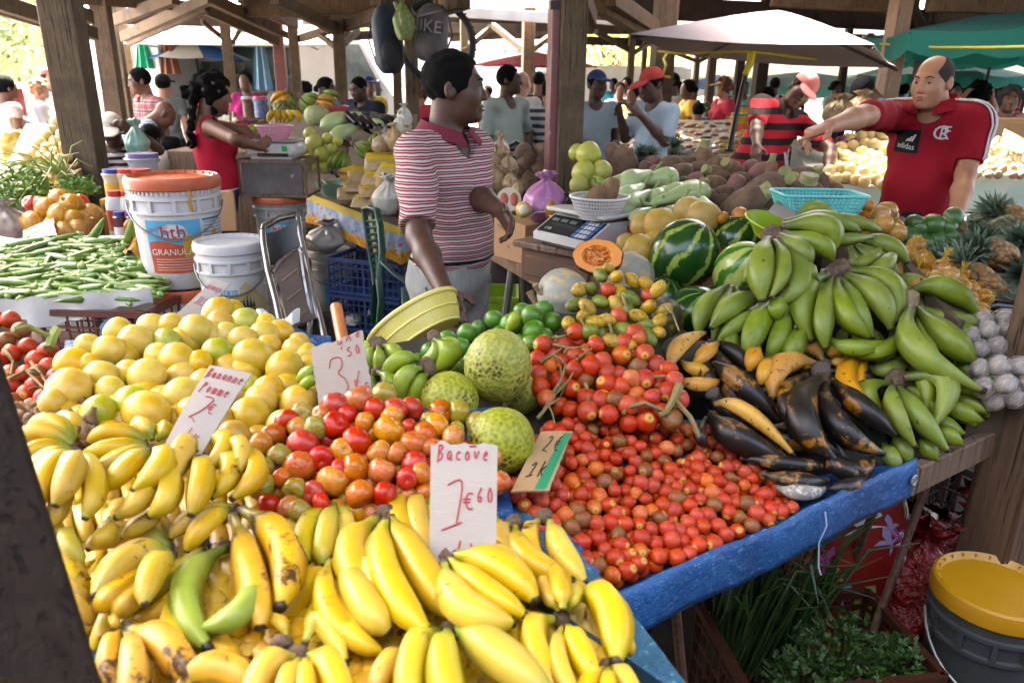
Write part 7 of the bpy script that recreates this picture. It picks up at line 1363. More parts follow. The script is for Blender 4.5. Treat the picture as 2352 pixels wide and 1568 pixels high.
for i,(u,v,m,n_,a,L,D,lb)in enumerate([(640,225,BPG,5,1.0,44,5.9,'green bananas on the left shoulder of the tall stack'),(665,215,BPO,4,2.4,46,5.9,'brownish bananas at the very top of the tall stack'),(690,222,BPG,5,.6,46,5.9,'green bananas at the right shoulder of the tall stack'),(720,232,BPO,4,.3,46,5.9,'yellow brown bananas trailing right of the tall stack'),(650,240,BPG,4,1.6,40,5.8,'green bananas in the middle of the tall stack'),(605,285,BG,6,2.0,46,5.2,'green bananas hanging left of the pink basket'),(588,310,BG,5,1.9,40,5.2,'small green bananas beside the hand of the woman in red'),(715,255,BY,4,.4,40,5.9,'yellow bananas behind the green pumpkin'),(815,262,BPK,5,.5,70,5.9,'dark plantains lying behind the pale gourds'),(860,268,BPK,5,.6,60,5.8,'dark plantains at the back right of the middle table'),(800,325,BPK,4,2.6,50,5.5,'blackened plantains in front of the green hand'),(868,300,BPG,6,1.3,52,5.5,'fresh green banana hand on the right of the middle table'),(790,345,BPG,5,1.9,56,5.3,'green plantains fanned above the pea packets'),(815,330,BPG,4,.5,50,5.4,'green plantains below the black ones'),(775,395,BPO,4,.2,56,5.25,'ripe plantains lying low above the green bowl'),(740,212,BPG,3,.5,40,6.0,'green bananas at the back of the tall stack')]):
 ca,sa=math.cos(a),math.sin(a);bs=[(u-sa*5*k*.3,v+ca*5*k*.3,u+ca*L*.5-sa*10*k,v+sa*L*.5+ca*10*k+rr_.uniform(-3,3),u+ca*L-sa*9*k,v+sa*L+ca*9*k,14,-.01*(k%2))for k in[j-(n_-1)/2 for j in range(n_)]]
 bunch(lb,lambda u,v,D=D:D,(u,v),bs,m,prof=BPP,group=GMB,crs=.5,bulge=.03)
pumpkin('round green ribbed pumpkin on the middle table',727,266,5.7,56,46,PGR,(0,0,0));
for i,q in enumerate([('long pale gourd across the middle table',(838,262),(735,292),40,5.9,5.6),('second pale gourd below the long one',(845,285),(755,322),36,5.8,5.5),('pale gourd at the right behind the green bananas',(832,275),(880,300),36,5.8,5.7)]):gourd(*q,stem=False)
for u,v,w_ in[(722,330,44),(752,318,26),(740,355,40),(762,342,28),(708,345,34),(775,325,26),(712,308,30),(745,385,30),(730,385,28),(700,375,24),(715,365,34)]:place('pomelo',rnd.choice(pg),u,v,5.35,'yellow pomelo on the middle table beside the scale','pomelo','pomelos on the middle table',w_*5.35/FPX/2)
t=basket('red plastic bowl behind the pumpkin on the middle table',P(765,262,6.0),.12,.12,.06,mat('coral_plastic','#c9525a',None,.4),None,50)
for i in range(5):
 b=MB();b.tube([P(798+i*16,262+i*5,5.75),P(806+i*16,272+i*5,5.7),P(818+i*16,284+i*4,5.65)],[.03,.036,.02],10);tag(b.build('eggplant',mat('eggplant_skin','#17131a','#241a24',.2,5),org=P(806+i*16,272+i*5,5.7)),'glossy dark eggplant behind the gourds on the middle table','eggplant','eggplants on the middle table')
PEA=mat('pea_packet','#a98a5c','#bda274',.3,60,.008,60,spots='#7a5e3a',sscale=70,samt=.3);PEY=mat('packet_yellow_print','#c9a800',None,.4)
def packet(label,u,v,D,w_,h_,rz,tilt,m=PEA,band=PEY,txt=None):
 t=thing('pea_packet',label,'packet',P(u,v,D),'packets of dried peas');t.rotation_euler=(R_(tilt),0,R_(rz));b=MB();sh=lambda x,y:.028*(max(0,1-abs(2*x-1)**3)*max(0,1-abs(2*y-1)**3))**.5
 b.grid(lambda x,y:V(((x-.5)*w_,(y-.5)*h_,sh(x,y))),12,10);b.grid(lambda x,y:V(((x-.5)*w_,(.5-y)*h_,-sh(x,y))),12,10);b.build('film',m,t,sharp=0)
 if band:b=MB();b.grid(lambda x,y:V(((x-.5)*w_*.9,(y*.44-.02)*h_,sh(.05+x*.9,.48+y*.44)+.001)),10,4);b.build('printed_band',band,t);flat_text(txt or 'GANDULES',.026,None,INKD,t,1,lambda q:V((q.x,q.y+h_*.27,sh(.5+q.x/w_,.77)+.003)))
 return t
for i,(u,v,D,rz,ti)in enumerate([(878,372,5.15,5,40),(905,392,5.0,-15,30),(838,398,5.2,15,30),(872,410,5.05,-5,25),(905,418,4.95,10,25),(830,425,5.15,0,25),(865,438,5.0,12,22),(895,450,4.9,-10,22),(815,445,5.2,10,20),(850,462,5.0,0,20),(828,412,5.25,-20,28)]):
 packet(['pea packet with big yellow print at the top of the packet pile','pea packet leaning on the seller side of the pile'][i]if i<2 else 'packet of brown dried peas stacked on the parrot tablecloth',u,v,D,.24,.17,rz,ti)
for i,(u,v,w_,h_,m)in enumerate([(892,492,66,88,MEALW),(915,480,50,70,MEALW),(875,350,40,44,MEAL),(905,345,44,60,mat('yellow_meal_in_film','#c2a06a','#cfb07c',.3,30)),(925,310,40,52,MEALW),(890,330,36,40,mat('grey_bean_in_film','#8a8070','#a59a88',.3,60)),(930,290,34,50,MEALW),(935,350,40,60,MEAL)]):
 D=5.0+(.2 if v<400 else-.2);tag(bag('x',P(u,v,D),w_*D/FPX,h_*D/FPX,m,i*7+1,True,'grain_bag','bag of grain',amp=.12),['big white flour bag in front of the pea packets','white flour bag beside the seller','tan grain bag above the pea packets','yellow meal bag beside the seller','white grain bag behind the shoulder of the seller','grey bean bag behind the yellow meal bag','tall white bag at the back near the seller','tan bag half behind the shirt of the seller'][i],'bag of grain','knotted grain bags')
t=thing('bowl','clear green plastic bowl with green bananas on the parrot cloth','bowl',P(768,448,5.5));b=MB();b.lathe([(1e-4,0),(.08,0),(.13,.09),(.135,.09),(.085,-.004),(1e-4,-.004)],24);b.build('bowl',mat('pale_green_plastic','#8fb59a',None,.25),t)
bunch('green plantain skins in the clear green bowl',lambda u,v:5.45,(745,425),[(742,412,760,428,790,428,13),(748,430,770,436,796,434,12)],BPG,group=GMB,crs=0)
for i,(u,D,m)in enumerate(((570,6.4,mat('brown_sweets','#5a4436','#8a6a4a',.4,40)),(597,6.3,mat('blue_sweets','#8f9ab5','#5a6a9a',.4,40)))):bottle(['sweet jar with a pale lid behind the woman in red','sweet jar with a pink lid behind the woman in red'][i],u,222,D,.055,.17,m,[CLR,mat('coral_plastic','#c9525a',None,.4)][i],None,'sweet jars',.9,'jar')
q=gp(600,6.6);b=MB();b.box((q.x,q.y,.55),(1.3,.5,1.1),None,.01);tag(b.build('wooden_counter',WOODT,org=(q.x,q.y,0)),'wooden counter with sweet jars behind the woman in red','counter')
bag('green plastic bag on the bucket behind the folding chair',P(700,600,5.9),.24,.26,mat('green_film','#14523a','#1a6045',.3,5),9,True,amp=.25)
bag('crumpled white plastic bag on the dirty white bucket',P(752,575,5.55),.3,.22,mat('white_film','#b5b0a8','#c2beb8',.35,5),14,True,amp=.3)
bag('blue plastic bag tied beside the scale crate',P(770,400,5.6),.16,.24,mat('blue_film','#1a4f9a','#2460b0',.3,5),6,True,amp=.2)
b=MB();b.box(P(520,485,3.6),(.09,.02,.19),None,.003);tag(b.build('cardboard_sheet',CTN,org=P(520,485,3.6)),'brown cardboard sheet standing right of the bucket stack','cardboard')
b=MB();c0,c1=P(790,795,2.05),P(772,705,2.2);b.tube([c0,c1],.0175,14);tag(b.build('orange_handle',mat('orange_varnished_wood','#b5682a','#c2783a',.4,8),org=c0),'short orange wooden handle sticking up behind the torn card','handle')
bag('small crumpled white paper on the floor by the green chair',P(812,742,5.3),.12,.06,mat('white_film','#b5b0a8',None,.5),3,False)
# backpacks and tyre
NVY=mat('navy_nylon','#1f2a3a','#2a3648',.7,6);BLN=mat('black_nylon','#19191b','#242426',.7,6);GRN=mat('grey_nylon','#4f4a4a','#5c5757',.7,6)
def pack(label,u,vt,vb,D,wpx,mb,mp,yaw,txt=None,lean=0):
 k=D/FPX;H=(vb-vt)*k;W_=wpx*k;p=P(u,vb,D);t=thing('backpack',label,'backpack',p,'backpacks hanging on the post');t.rotation_euler=(0,R_(lean),R_(yaw))
 b=MB();b.ell((0,0,H*.48),(W_*.5,W_*.34,H*.5),None,24,18,.05,1.5,u,lambda z:1.05-.16*z);_q=lambda x,r:math.copysign(abs(x/r)**.62,x)*r
 b.v=[V((_q(p.x,W_*.5)*.92,_q(p.y,W_*.34)*.95,H*.48+_q(p.z-H*.48,H*.5)))+V((.012*noise.noise(p*14),.012*noise.noise(p*14+V((4,0,0))),0))for p in b.v];b.build('body',mb,t,sharp=0)
 b=MB();b.ell((0,-W_*.24,H*.3),(W_*.4,W_*.22,H*.28),None,20,12,.04,1.5);pk=b.build('front_pocket',mp,t,sharp=0)
 b=MB();b.tube([(-.02,0,H*.95),(-.02,-.01,H*1.06),(.02,-.01,H*1.06),(.02,0,H*.95)],.008,6);b.build('top_loop',BLN,t)
 for s in(-1,1):b=MB();b.tube([(s*W_*.3,W_*.3,H*.85),(s*W_*.45,W_*.5,H*.5),(s*W_*.35,W_*.35,H*.12)],.014,6,.4);b.build('shoulder_strap',BLN,t)
 b=MB();b.tube([V((W_*.44*math.cos(a),-W_*.2,H*.52+H*.4*math.sin(a)))for a in[PI*i/14 for i in range(15)]],.004,5);b.build('zip',BLN,t)
 return t,W_,H
pack('navy and black backpack hanging at the left of the post',900,22,168,5.75,68,NVY,BLN,35,lean=-6)
t,W_,H=pack('grey sports backpack hanging in front of the bicycle tyre',985,16,140,5.7,76,GRN,GRN,-20,lean=8)
f_=lambda q:V((q.x,-W_*.33-.02*(1-(q.x/.12)**2),q.z if hasattr(q,'zz')else q.y))
flat_text('NIKE',.12,None,mat('pale_grey_print','#8a8584',None,.6),t,1.05,lambda q:V((q.x,-W_*.345-.05+.9*q.x*q.x,H*.58+q.y)))
b=MB();sw=[(-.13,.04),(-.11,-.01),(-.06,-.03),(.14,.05),(-.06,-.01),(-.1,.01)];b.add([V((x,-W_*.345-.045+.9*x*x,H*.77+y))for x,y in sw],[list(range(len(sw)))]);b.build('logo',mat('pale_grey_print','#8a8584',None,.6),t,smooth=False)
p=P(1003,96,6.05);t=thing('bicycle_tyre','knobbly black bicycle tyre hanging on the post behind the grey backpack','tyre',p);t.rotation_euler=(R_(80),0,R_(18));b=MB();b.tube([V((.30*math.cos(a),.30*math.sin(a),0))for a in[2*PI*i/48 for i in range(49)]],.028,10,cap=False);b.build('carcass',TYRE,t)
b=MB()
for i in range(70):a=2*PI*i/70;b.box(V((.327*math.cos(a),.327*math.sin(a),.012*(-1)**i)),(.012,.014,.02),Matrix.Rotation(a,3,'Z'))
b.build('tread',TYRE,t)
bag('green mesh bag of onions hung over the navy backpack',P(928,93,5.5),.16,.29,mat('green_mesh','#6a7d3c','#8a955a',.6,40),4,True,amp=.1)
string('green bag handle twisted up to the roof beam',[P(928,42,5.5),P(918,28,5.5),P(906,5,5.5)],[.03,.022,.012],mat('green_mesh','#6a7d3c','#8a955a',.6,40),'bag_handle','handle')
# ================================================================ right background stalls
STC=mat('pale_printed_sheet','#c2c8bc','#a8c2b0',.7,8)
def stall(label,px4,z,D=None):
 q=[PZ(u,v,z)for u,v in px4];return slab('market_table',label,'table',[(p.x,p.y)for p in q],z,.05,WOODT,[((q[0].x+.1,q[0].y+.1),(q[0].x+.1,q[0].y+.1)),((q[1].x-.1,q[1].y+.1),(q[1].x-.1,q[1].y+.1))],REBAR,.02)
stall('stall table of onions behind the striped polo man',[(1895,425),(2120,440),(2120,330),(1800,320)],.85);stall('long stall of small packets behind the red cap man',[(1440,372),(1790,385),(1800,290),(1440,270)],.85);stall('potato stall at the right edge',[(2225,405),(2420,410),(2420,300),(2225,300)],.85)
DOn=plane3((1960,420,4.9),(1900,330,6.0),(2030,330,5.8));mound('pale sheet under the onion heaps',[(1820,335),(2040,300),(2060,430),(1880,425)],DOn,.1,STC,.85)
for u,v in darts([(1890,410),(1925,330),(1960,305),(2035,310),(2035,425),(1960,424),(1900,420)],26,2500,rnd,(),.72):fput(u,v,DOn(u,v)-.04,28,ho,0,'onion','onion',['golden onion heaped behind the pointing arm'],'golden onions behind the pointing arm')
ro=[[fruit_mesh('red_onion',mat('red_onion_skin','#6a1c38','#8a2c4a',.25,4,val=.15),k,.04,1)for k in range(2)]]
for u,v in darts([(1835,370),(1850,330),(1900,315),(1960,322),(1960,350),(1930,372)],20,1500,rnd,(),.72):fput(u,v,6.0,23,ro,0,'red_onion','red onion',['red onion heaped below the pointing hand'],'red onions below the pointing hand')
pot=[[fruit_mesh('potato',mat('potato_skin','#a08058','#b59468',.7,6,val=.15),k,.12,1.2,None,(1,.85,1.25))for k in range(3)]]
DPo=plane3((2300,400,5.1),(2300,320,6.0),(2240,400,5.1));mound('sheet under the potatoes',[(2235,330),(2420,310),(2420,405),(2225,400)],DPo,.1,STC,.85)
for u,v in darts([(2228,400),(2240,345),(2290,320),(2400,320),(2400,405)],18,1600,rnd,(),.75):fput(u,v,DPo(u,v)-.04,19,pot,0,'potato','potato',['small potato in the heap at the right edge'],'potatoes at the right edge')
for i,(u,v,w_)in enumerate(((2300,292,.5),(2345,300,.45))):q=P(u,v,7.0);b=MB();b.box(q,(w_,.35,.16),None,.004);tag(b.build('fruit_box',CTN,org=q),['low cardboard fruit box behind the potatoes','second cardboard fruit box at the right edge'][i],'box','fruit boxes')
q=gp(1965,5.1);crate('white lattice crate under the golden onions',(q.x,q.y-.1,.45),(.6,.4,.32),0,WHC,(16,8),4);crate('white lattice crate at the bottom under the onion stall',(q.x,q.y-.1,.05),(.6,.4,.36),0,WHC,(16,8),4)
q=gp(2285,5.4)
for z in(.1,.42):crate('green crate stacked under the potato stall' if z<.2 else 'upper green crate under the potato stall',(q.x,q.y,z),(.5,.4,.3),R_(-10),GRC,(12,8),4)
q=gp(2340,5.3);b=MB();b.box((q.x,q.y,.4),(.4,.4,.5),None,.005);tag(b.build('cardboard_carton',mat('dark_carton','#5c4836','#6a5440',.8,5),org=(q.x,q.y,.4)),'brown carton in the shade under the potato stall','box')
DPk=plane3((1600,380,6.6),(1600,285,9.2),(1750,380,6.5));mound('white sheet under the packet stall',[(1330,275),(1770,275),(1775,388),(1450,385)],DPk,.05,mat('packed_packets_mass','#8a7458','#b9a890',.5,45,.01,60,spots='#5a4a40',sscale=50,samt=.35),.85)
pc=[mat('packet_'+n_,a,b_,.35,30)for n_,a,b_ in(('tan','#b5977a','#8a6a50'),('clear','#b9b3ab','#8f887f'),('ochre','#b98a3a','#a0702a'),('yellow','#d6ac1c','#c9781c'),('red','#a8402c','#c26a4a'),('dark','#4a4544','#5f5a58'))]
pm=[]
for m in pc:
 b=MB();b.ell((0,0,0),(1,.7,.28),None,10,6,.15,1.5);pm.append(me_of(b,'packet',m))
lpk=['tan packet','clear packet','ochre packet','yellow packet','red packet','dark packet'];cnt=0
for u,v in darts([(1340,300),(1440,282),(1760,282),(1770,380),(1500,375),(1440,350)],17,2600,rnd,(),.72):
 k=3 if(u>1640 and v>325 and rnd.random()<.75)else rnd.choices((0,1,2,4,5),(.4,.25,.15,.1,.1))[0];D=DPk(u,v)
 if cnt<290:cnt+=1;place('packet',pm[k],u,v,D,lpk[k]+' laid out on the long packet stall','packet','packets on the long stall',15*D/FPX,(rnd.uniform(-.3,.3),rnd.uniform(-.3,.3),rnd.uniform(0,6)))
for i,(u,v,D)in enumerate(((1700,260,8.5),(1722,262,8.5),(1712,240,9))):bottle('yellow jar with a green lid behind the leaning parasol pole',u,v,D,.09,.28,mat('yellow_jar','#b99a24','#c2801c',.4,9),mat('green_lid','#2f6a34',None,.4),LRED,'yellow jars',.9,'jar')
for u,v in darts([(1560,250),(1600,232),(1650,240),(1650,262),(1570,262)],11,200,rnd,(),.75):fput(u,v,11,12,lim,0,'lime','lime',['green fruit on the stall beside the pink shirted woman'],'green fruit on the far stall')
b=MB();p=P(1600,268,11);b.box((p.x,p.y,p.z-.12),(1.4,.5,.22));tag(b.build('stall_crate',mat('stall_blue','#2f5a8c',None,.6),org=p),'blue fronted crate of green fruit on the far stall','crate')
for u,v in darts([(1410,292),(1440,275),(1470,285),(1460,302)],9,150,rnd,(),.7):fput(u,v,8.5,12,mt,1,'tomato','tomato',['small orange tomato on the far stall between the two capped men'],'tomatoes on the far stall')
for i,(u,v,w_)in enumerate(((1925,270,.5),(1975,262,.45),(2060,300,.5))):bag('clear bag of goods on the stall behind the pointing arm',P(u,v+20,7.5),w_*.7,.3,MEAL,i*5,True,grp='clear bags behind the arm')
bag('crumpled pale plastic sheet over the end of the packet stall',P(1480,395,6.3),.5,.12,mat('white_film','#b5b0a8',None,.5),7,False)
g_=e0+ed*.965+V((ed.y,-ed.x,0))*.056+V((0,0,.80));b=MB();Mg=rotto(V((ed.y,-ed.x,0)));b.lathe([(.008,0),(.013,0),(.014,.003),(.012,.005),(.008,.003)],16,g_,Mg);tag(b.build('eyelet',STL,org=g_),'metal eyelet at the right end of the blue tarp edge','eyelet')
g_=e0+ed*.62+V((ed.y,-ed.x,0))*.06;string('frayed pale blue thread hanging from the blue tarp edge',[g_+V((0,0,.83)),g_+V((.006,-.004,.80)),g_+V((-.004,-.004,.76)),g_+V((.004,-.003,.70)),g_+V((.012,-.003,.68))],.0016,mat('pale_blue_thread','#9fb6d0',None,.8),'thread','thread')
for i,(u,v,D,m)in enumerate(((835,725,5.4,'green_film'),(690,735,5.0,'white_film'),(860,735,5.6,'white_film'))):bag(['green plastic scrap on the dark floor by the chair','white paper scrap on the floor under the folding chair','pale paper scrap beside the green chair leg'][i],P(u,v,D)-V((0,0,P(u,v,D).z-.005)),.1,.05,mat(m,'#b5b0a8'),i+2,False)
# ================================================================ people: signed-distance bodies turned into continuous meshes
class Fld:
 def __init__(s,lo,hi,h):
  s.h=h;s.lo=np.array(lo,float);s.n=np.ceil((np.array(hi)-s.lo)/h).astype(int)+1;s.a=np.full(s.n,.5,np.float32)
 def blk(s,lo,hi,pad):
  i0=np.clip(((np.array(lo)-pad-s.lo)/s.h).astype(int),0,s.n-1);i1=np.clip(((np.array(hi)+pad-s.lo)/s.h).astype(int)+2,1,s.n)
  if np.any(i1<=i0):return None,None
  ax=[s.lo[k]+s.h*np.arange(i0[k],i1[k],dtype=np.float32)for k in range(3)]
  return tuple(slice(i0[k],i1[k])for k in range(3)),(ax[0][:,None,None],ax[1][None,:,None],ax[2][None,None,:])
 def put(s,sl,d,k,sub=False):
  a=s.a[sl]
  if sub:d=-d;h=np.maximum(k-np.abs(a-d),0)/k;s.a[sl]=np.maximum(a,d)+h*h*k*.25
  else:h=np.maximum(k-np.abs(a-d),0)/k;s.a[sl]=np.minimum(a,d)-h*h*k*.25
 def cap(s,a,b,ra,rb,k=.02,sub=False,sq=None):
  a=np.array(a);b=np.array(b);r=max(ra,rb);sl,g=s.blk(np.minimum(a,b)-r,np.maximum(a,b)+r,k+.02)
  if sl is None:return
  ab=b-a;L=max(1e-9,ab.dot(ab));t=np.clip(((g[0]-a[0])*ab[0]+(g[1]-a[1])*ab[1]+(g[2]-a[2])*ab[2])/L,0,1)
  d=np.sqrt((g[0]-a[0]-t*ab[0])**2+(g[1]-a[1]-t*ab[1])**2+(g[2]-a[2]-t*ab[2])**2)-(ra+(rb-ra)*t);s.put(sl,d.astype(np.float32),k,sub)
 def ell(s,c,r,M=None,k=.03,sub=False):
  c=np.array(c);r=np.array(r);m=r.max();sl,g=s.blk(c-m,c+m,k+.02)
  if sl is None:return
  q=[g[i]-c[i]for i in range(3)]
  if M is not None:Mi=np.array(M.transposed());q=[q[0]*Mi[i,0]+q[1]*Mi[i,1]+q[2]*Mi[i,2]for i in range(3)]
  k0=np.sqrt(sum((q[i]/r[i])**2 for i in range(3)));k1=np.sqrt(sum((q[i]/r[i]**2)**2 for i in range(3)))+1e-9;d=k0*(k0-1)/k1;s.put(sl,d.astype(np.float32),k,sub)
 def plane(s,p,n):
  g=[s.lo[i]+s.h*np.arange(s.n[i],dtype=np.float32)for i in range(3)]
  d=(g[0][:,None,None]-p[0])*n[0]+(g[1][None,:,None]-p[1])*n[1]+(g[2][None,None,:]-p[2])*n[2];s.a=np.maximum(s.a,d.astype(np.float32))
 def wrinkle(s,amp,seed,f=1.0):
  g=[s.lo[i]+s.h*np.arange(s.n[i],dtype=np.float32)for i in range(3)];r=random.Random(seed)
  for i in range(5):
   d=V((r.gauss(0,1),r.gauss(0,1),r.gauss(0,1.3))).normalized()*r.uniform(22,60)*f;s.a+=(amp*.5*np.sin(d.x*g[0][:,None,None]+1.5*np.sin(9*f*g[2][None,None,:]+i)+r.uniform(0,6)+d.y*g[1][None,:,None]+d.z*g[2][None,None,:])).astype(np.float32)
 def mesh(s,name,m):
  A=s.a;ins=A<0;c=ins[:-1,:-1,:-1].astype(np.int8);n=0;cnt=np.zeros(c.shape,np.int8);sl=lambda d,k:slice(d,A.shape[k]-1+d)
  for dx in(0,1):
   for dy in(0,1):
    for dz in(0,1):cnt+=ins[sl(dx,0),sl(dy,1),sl(dz,2)]
  act=(cnt>0)&(cnt<8);idx=np.argwhere(act);num=-np.ones(act.shape,np.int32);num[act]=np.arange(len(idx));pos=np.zeros((len(idx),3));w_=np.zeros(len(idx))
  for ax in range(3):
   o1,o2=[k for k in range(3)if k!=ax]
   for p in(0,1):
    for q in(0,1):
     b0=idx.copy();b0[:,o1]+=p;b0[:,o2]+=q;b1=b0.copy();b1[:,ax]+=1;f0=A[tuple(b0.T)].astype(float);f1=A[tuple(b1.T)].astype(float);cr=(f0<0)!=(f1<0);t=np.where(cr,f0/np.where(cr,f0-f1,1),0)
     pt=b0.astype(float);pt[:,ax]+=t;pos[cr]+=pt[cr];w_[cr]+=1
  pos=pos/np.maximum(w_,1)[:,None]*s.h+s.lo;F=[]
  for ax in range(3):
   o1,o2=(ax+1)%3,(ax+2)%3;i0=[slice(1,-1)]*3;i0[ax]=slice(0,-1);i1=list(i0);i1[ax]=slice(1,None);x0=ins[tuple(i0)];x1=ins[tuple(i1)];cr=np.argwhere(x0!=x1)
   if not len(cr):continue
   fl=x0[tuple(cr.T)];off=np.ones(3,int);off[ax]=0;cr=cr+off;q=[]
   for p_,q_ in((-1,-1),(0,-1),(0,0),(-1,0)):k=cr.copy();k[:,o1]+=p_;k[:,o2]+=q_;q.append(num[tuple(k.T)])
   q=np.stack(q,1);q[~fl]=q[~fl][:,::-1];F.append(q[(q>=0).all(1)])
  F=np.concatenate(F)if F else np.zeros((0,4),int);me=bpy.data.meshes.new(name);me.vertices.add(len(pos));me.vertices.foreach_set('co',pos.astype(np.float32).ravel());me.loops.add(F.size);me.loops.foreach_set('vertex_index',F.astype(np.int32).ravel());me.polygons.add(len(F));me.polygons.foreach_set('loop_start',np.arange(0,F.size,4,dtype=np.int32));me.polygons.foreach_set('use_smooth',np.ones(len(F),bool));me.materials.append(m);me.update(calc_edges=True);me.validate();return me
def skinm(name,c1,c2,rough=.45):
 n=N(name);col=n.mix(n.step(n.noise(7,4,.6),.35,.65),srgb(c1),srgb(c2));n.bump(n.noise(220,3),.0006,.35);return n.out(col,rough,.45,.12)
SK={'d':skinm('deep_brown_skin','#4a2f21','#5a3a2a',.52),'b':skinm('brown_skin','#6e4732','#80563e',.52),'m':skinm('tan_skin','#b07a58','#be8a68',.55),'l':skinm('fair_skin','#b5866c','#c2957c',.45)}
HAIR=mat('black_hair','#060505','#0c0a09',.95,60,.012,260,spec=.15);HGREY=mat('grey_cropped_hair','#2c2521','#41372f',.95,80,.003,300);HBRN=mat('light_curly_hair','#8a6844','#a58258',.7,40,.01,90)
EYEW=mat('eye_white','#8f867e',None,.3);EYED=mat('iris','#1c120c',None,.15);LIPD={}
ARMS={'down':((.035,.03,-.27),(.05,-.03,-.52)),'fwd':((.03,-.02,-.27),(-.06,-.23,-.24)),'hip':((.12,.06,-.24),(.03,-.07,-.40)),'up':((.05,-.1,-.22),(-.06,-.28,-.02)),'reach':((.06,-.17,-.18),(.02,-.4,-.22)),'cross':((.05,-.02,-.26),(-.16,-.2,-.2)),'wide':((.1,-.08,-.24),(.1,-.3,-.22))}
def person(label,u,vtop,D,face,shirt,pants,sk='d',hair='short',H=None,fat=0.0,fem=False,arms=('down','down'),lean=0.0,side=0.0,head=(0,0,0),sleeve=.55,vox=None,hairm=None,capm=None,neck=.0,hem=.90,group='shoppers and sellers in the market',shoes=None,joints=None,point=0,dress=False,detail=False,tank=False,waist=1.0,hscale=1.0,legs=True,hdrop=0.0,hw=1.0):
 ptop=P(u,vtop,D);Rf=Matrix.Rotation(R_(face),3,'Z')
 T3=Matrix.Rotation(R_(side),3,'Y')@Matrix.Rotation(R_(lean),3,'X');hipc=V((0,.01,.95));TL=lambda p:hipc+T3@(V(p)-hipc)
 nk=V((0,.012,1.485-.02*min(1,fat)));Mh=T3@Matrix.Rotation(R_(head[0]),3,'Z')@Matrix.Rotation(R_(head[1]),3,'X')@Matrix.Rotation(R_(head[2]),3,'Y');hs=hscale;HC=TL(nk)+Mh@V((0,-.022-hdrop*.6,.135*hs-hdrop));HP=lambda x,y,z:HC+Mh@(V((x*hw,y,z))*hs)
 top=HP(0,.01,.13);s=H/1.75 if H else ptop.z/top.z;vox=(vox or(.0105 if D<9 else .014))/s;zoff=ptop.z/s-top.z;off=V((0,0,zoff if H else 0));w3=Rf@V((top.x,top.y,0))*s;root=V((ptop.x-w3.x,ptop.y-w3.y,off.z*s))
 t=thing('person',label,'person',root,group);t.rotation_euler.z=R_(face);t.scale=(s,s,s)
 toL=lambda p:(Rf.transposed()@(V(p)-root))/s
 sx=.155 if fem else .178;sh={-1:TL((-sx,.02,1.405)),1:TL((sx,.02,1.405))};EL,WR,HD={},{},{}
 for i,sd in enumerate((-1,1)):
  if joints and sd in joints:
   e,w_,h_=joints[sd];EL[sd]=toL(P(*e));WR[sd]=toL(P(*w_));HD[sd]=(toL(P(*h_))-WR[sd]).normalized()
  else:
   e,w_=ARMS[arms[i]]if isinstance(arms[i],str)else arms[i];EL[sd]=sh[sd]+V((e[0]*sd,e[1],e[2]));WR[sd]=sh[sd]+V((w_[0]*sd,w_[1],w_[2]));HD[sd]=(WR[sd]-EL[sd]).normalized()
 pts=[HP(0,0,.2),HP(0,0,-.2),HP(.15,-.15,0),HP(-.15,.15,0),V((-.26,-.2-.1*fat,.02)),V((.26,.24,1.5))]+[V(WR[k])+HD[k]*.21 for k in(-1,1)]+[V(EL[k])for k in(-1,1)]+[TL((0,-.2,1.4)),TL((0,.2,1.4))]+[sh[k]+V((.09*k,0,.1))for k in(-1,1)]
 lo=[min(p[i]for p in pts)-.05 for i in range(3)];hi=[max(p[i]for p in pts)+.05 for i in range(3)]
 if not legs:lo[2]=.60
 def torso(F,g,k=.06):
  F.ell(TL((0,.012,1.27)),(.152-.012*fem+.02*fat+g,.105+.035*fat+g,.2+g*.5),T3,k);F.cap(TL((-sx+.04,.022,1.405)),TL((sx-.04,.022,1.405)),.058+g,.058+g,k)
  F.ell(TL((0,-.01-.055*fat,1.09)),(.138-.022*fem+.055*fat+g,.1+.085*fat+g,.18),T3,k);F.ell(TL((0,.018,.95)),(.155+.012*fem+.02*fat+g,.118+.03*fat+g,.14),None,k)
  if fem:
   for q in(-1,1):F.ell(TL((.072*q,-.085,1.27)),(.062+g*.5,.06+g*.5,.065),None,.04)
 def legs_(F,g,a=1.0):
  for q in(-1,1):F.cap((.088*q,.015,.9),(.1*q,-.005,.5),.088+g,.06+g,.03);F.cap((.1*q,-.005,.5),(.1*q,.025,.1),.058+g,.04+g*1.3,.03)
 F=Fld(lo,hi,vox);torso(F,-.012)
 if legs:legs_(F,-.006)
 F.cap(TL((0,.03,1.42)),HP(0,.025,-.04),.062+.012*fat,.055+.008*fat,.04)
 F.ell(HP(0,.014,.035),V((.074,.096,.089))*hs,Mh,.02);F.ell(HP(0,-.03,-.02),V((.061+.006*fat,.066,.092))*hs,Mh,.03);F.ell(HP(0,-.038,-.07),V((.05+.012*fat,.052,.046))*hs,Mh,.03)
 if D<9:
  F.cap(HP(-.03,-.086,.034),HP(.03,-.086,.034),.011*hs,.011*hs,.02);
  for q in(-1,1):
   F.ell(HP(.03*q,-.106,.012),V((.019,.017,.012))*hs,Mh,.012,True);F.ell(HP(.04*q,-.062,-.018),V((.024,.028,.03))*hs,Mh,.03)
   F.ell(HP(.077*q,.012,-.002),V((.011,.023,.034))*hs,Mh@Matrix.Rotation(R_(-18*q),3,'Z'),.006);F.ell(HP(.089*q,.006,.0),V((.008,.011,.018))*hs,Mh,.004,True);F.ell(HP(.011*q,-.103,-.026),V((.01,.012,.009))*hs,Mh,.008)
  F.cap(HP(0,-.09,.016),HP(0,-.11,-.021),.008*hs,.0115*hs,.012);
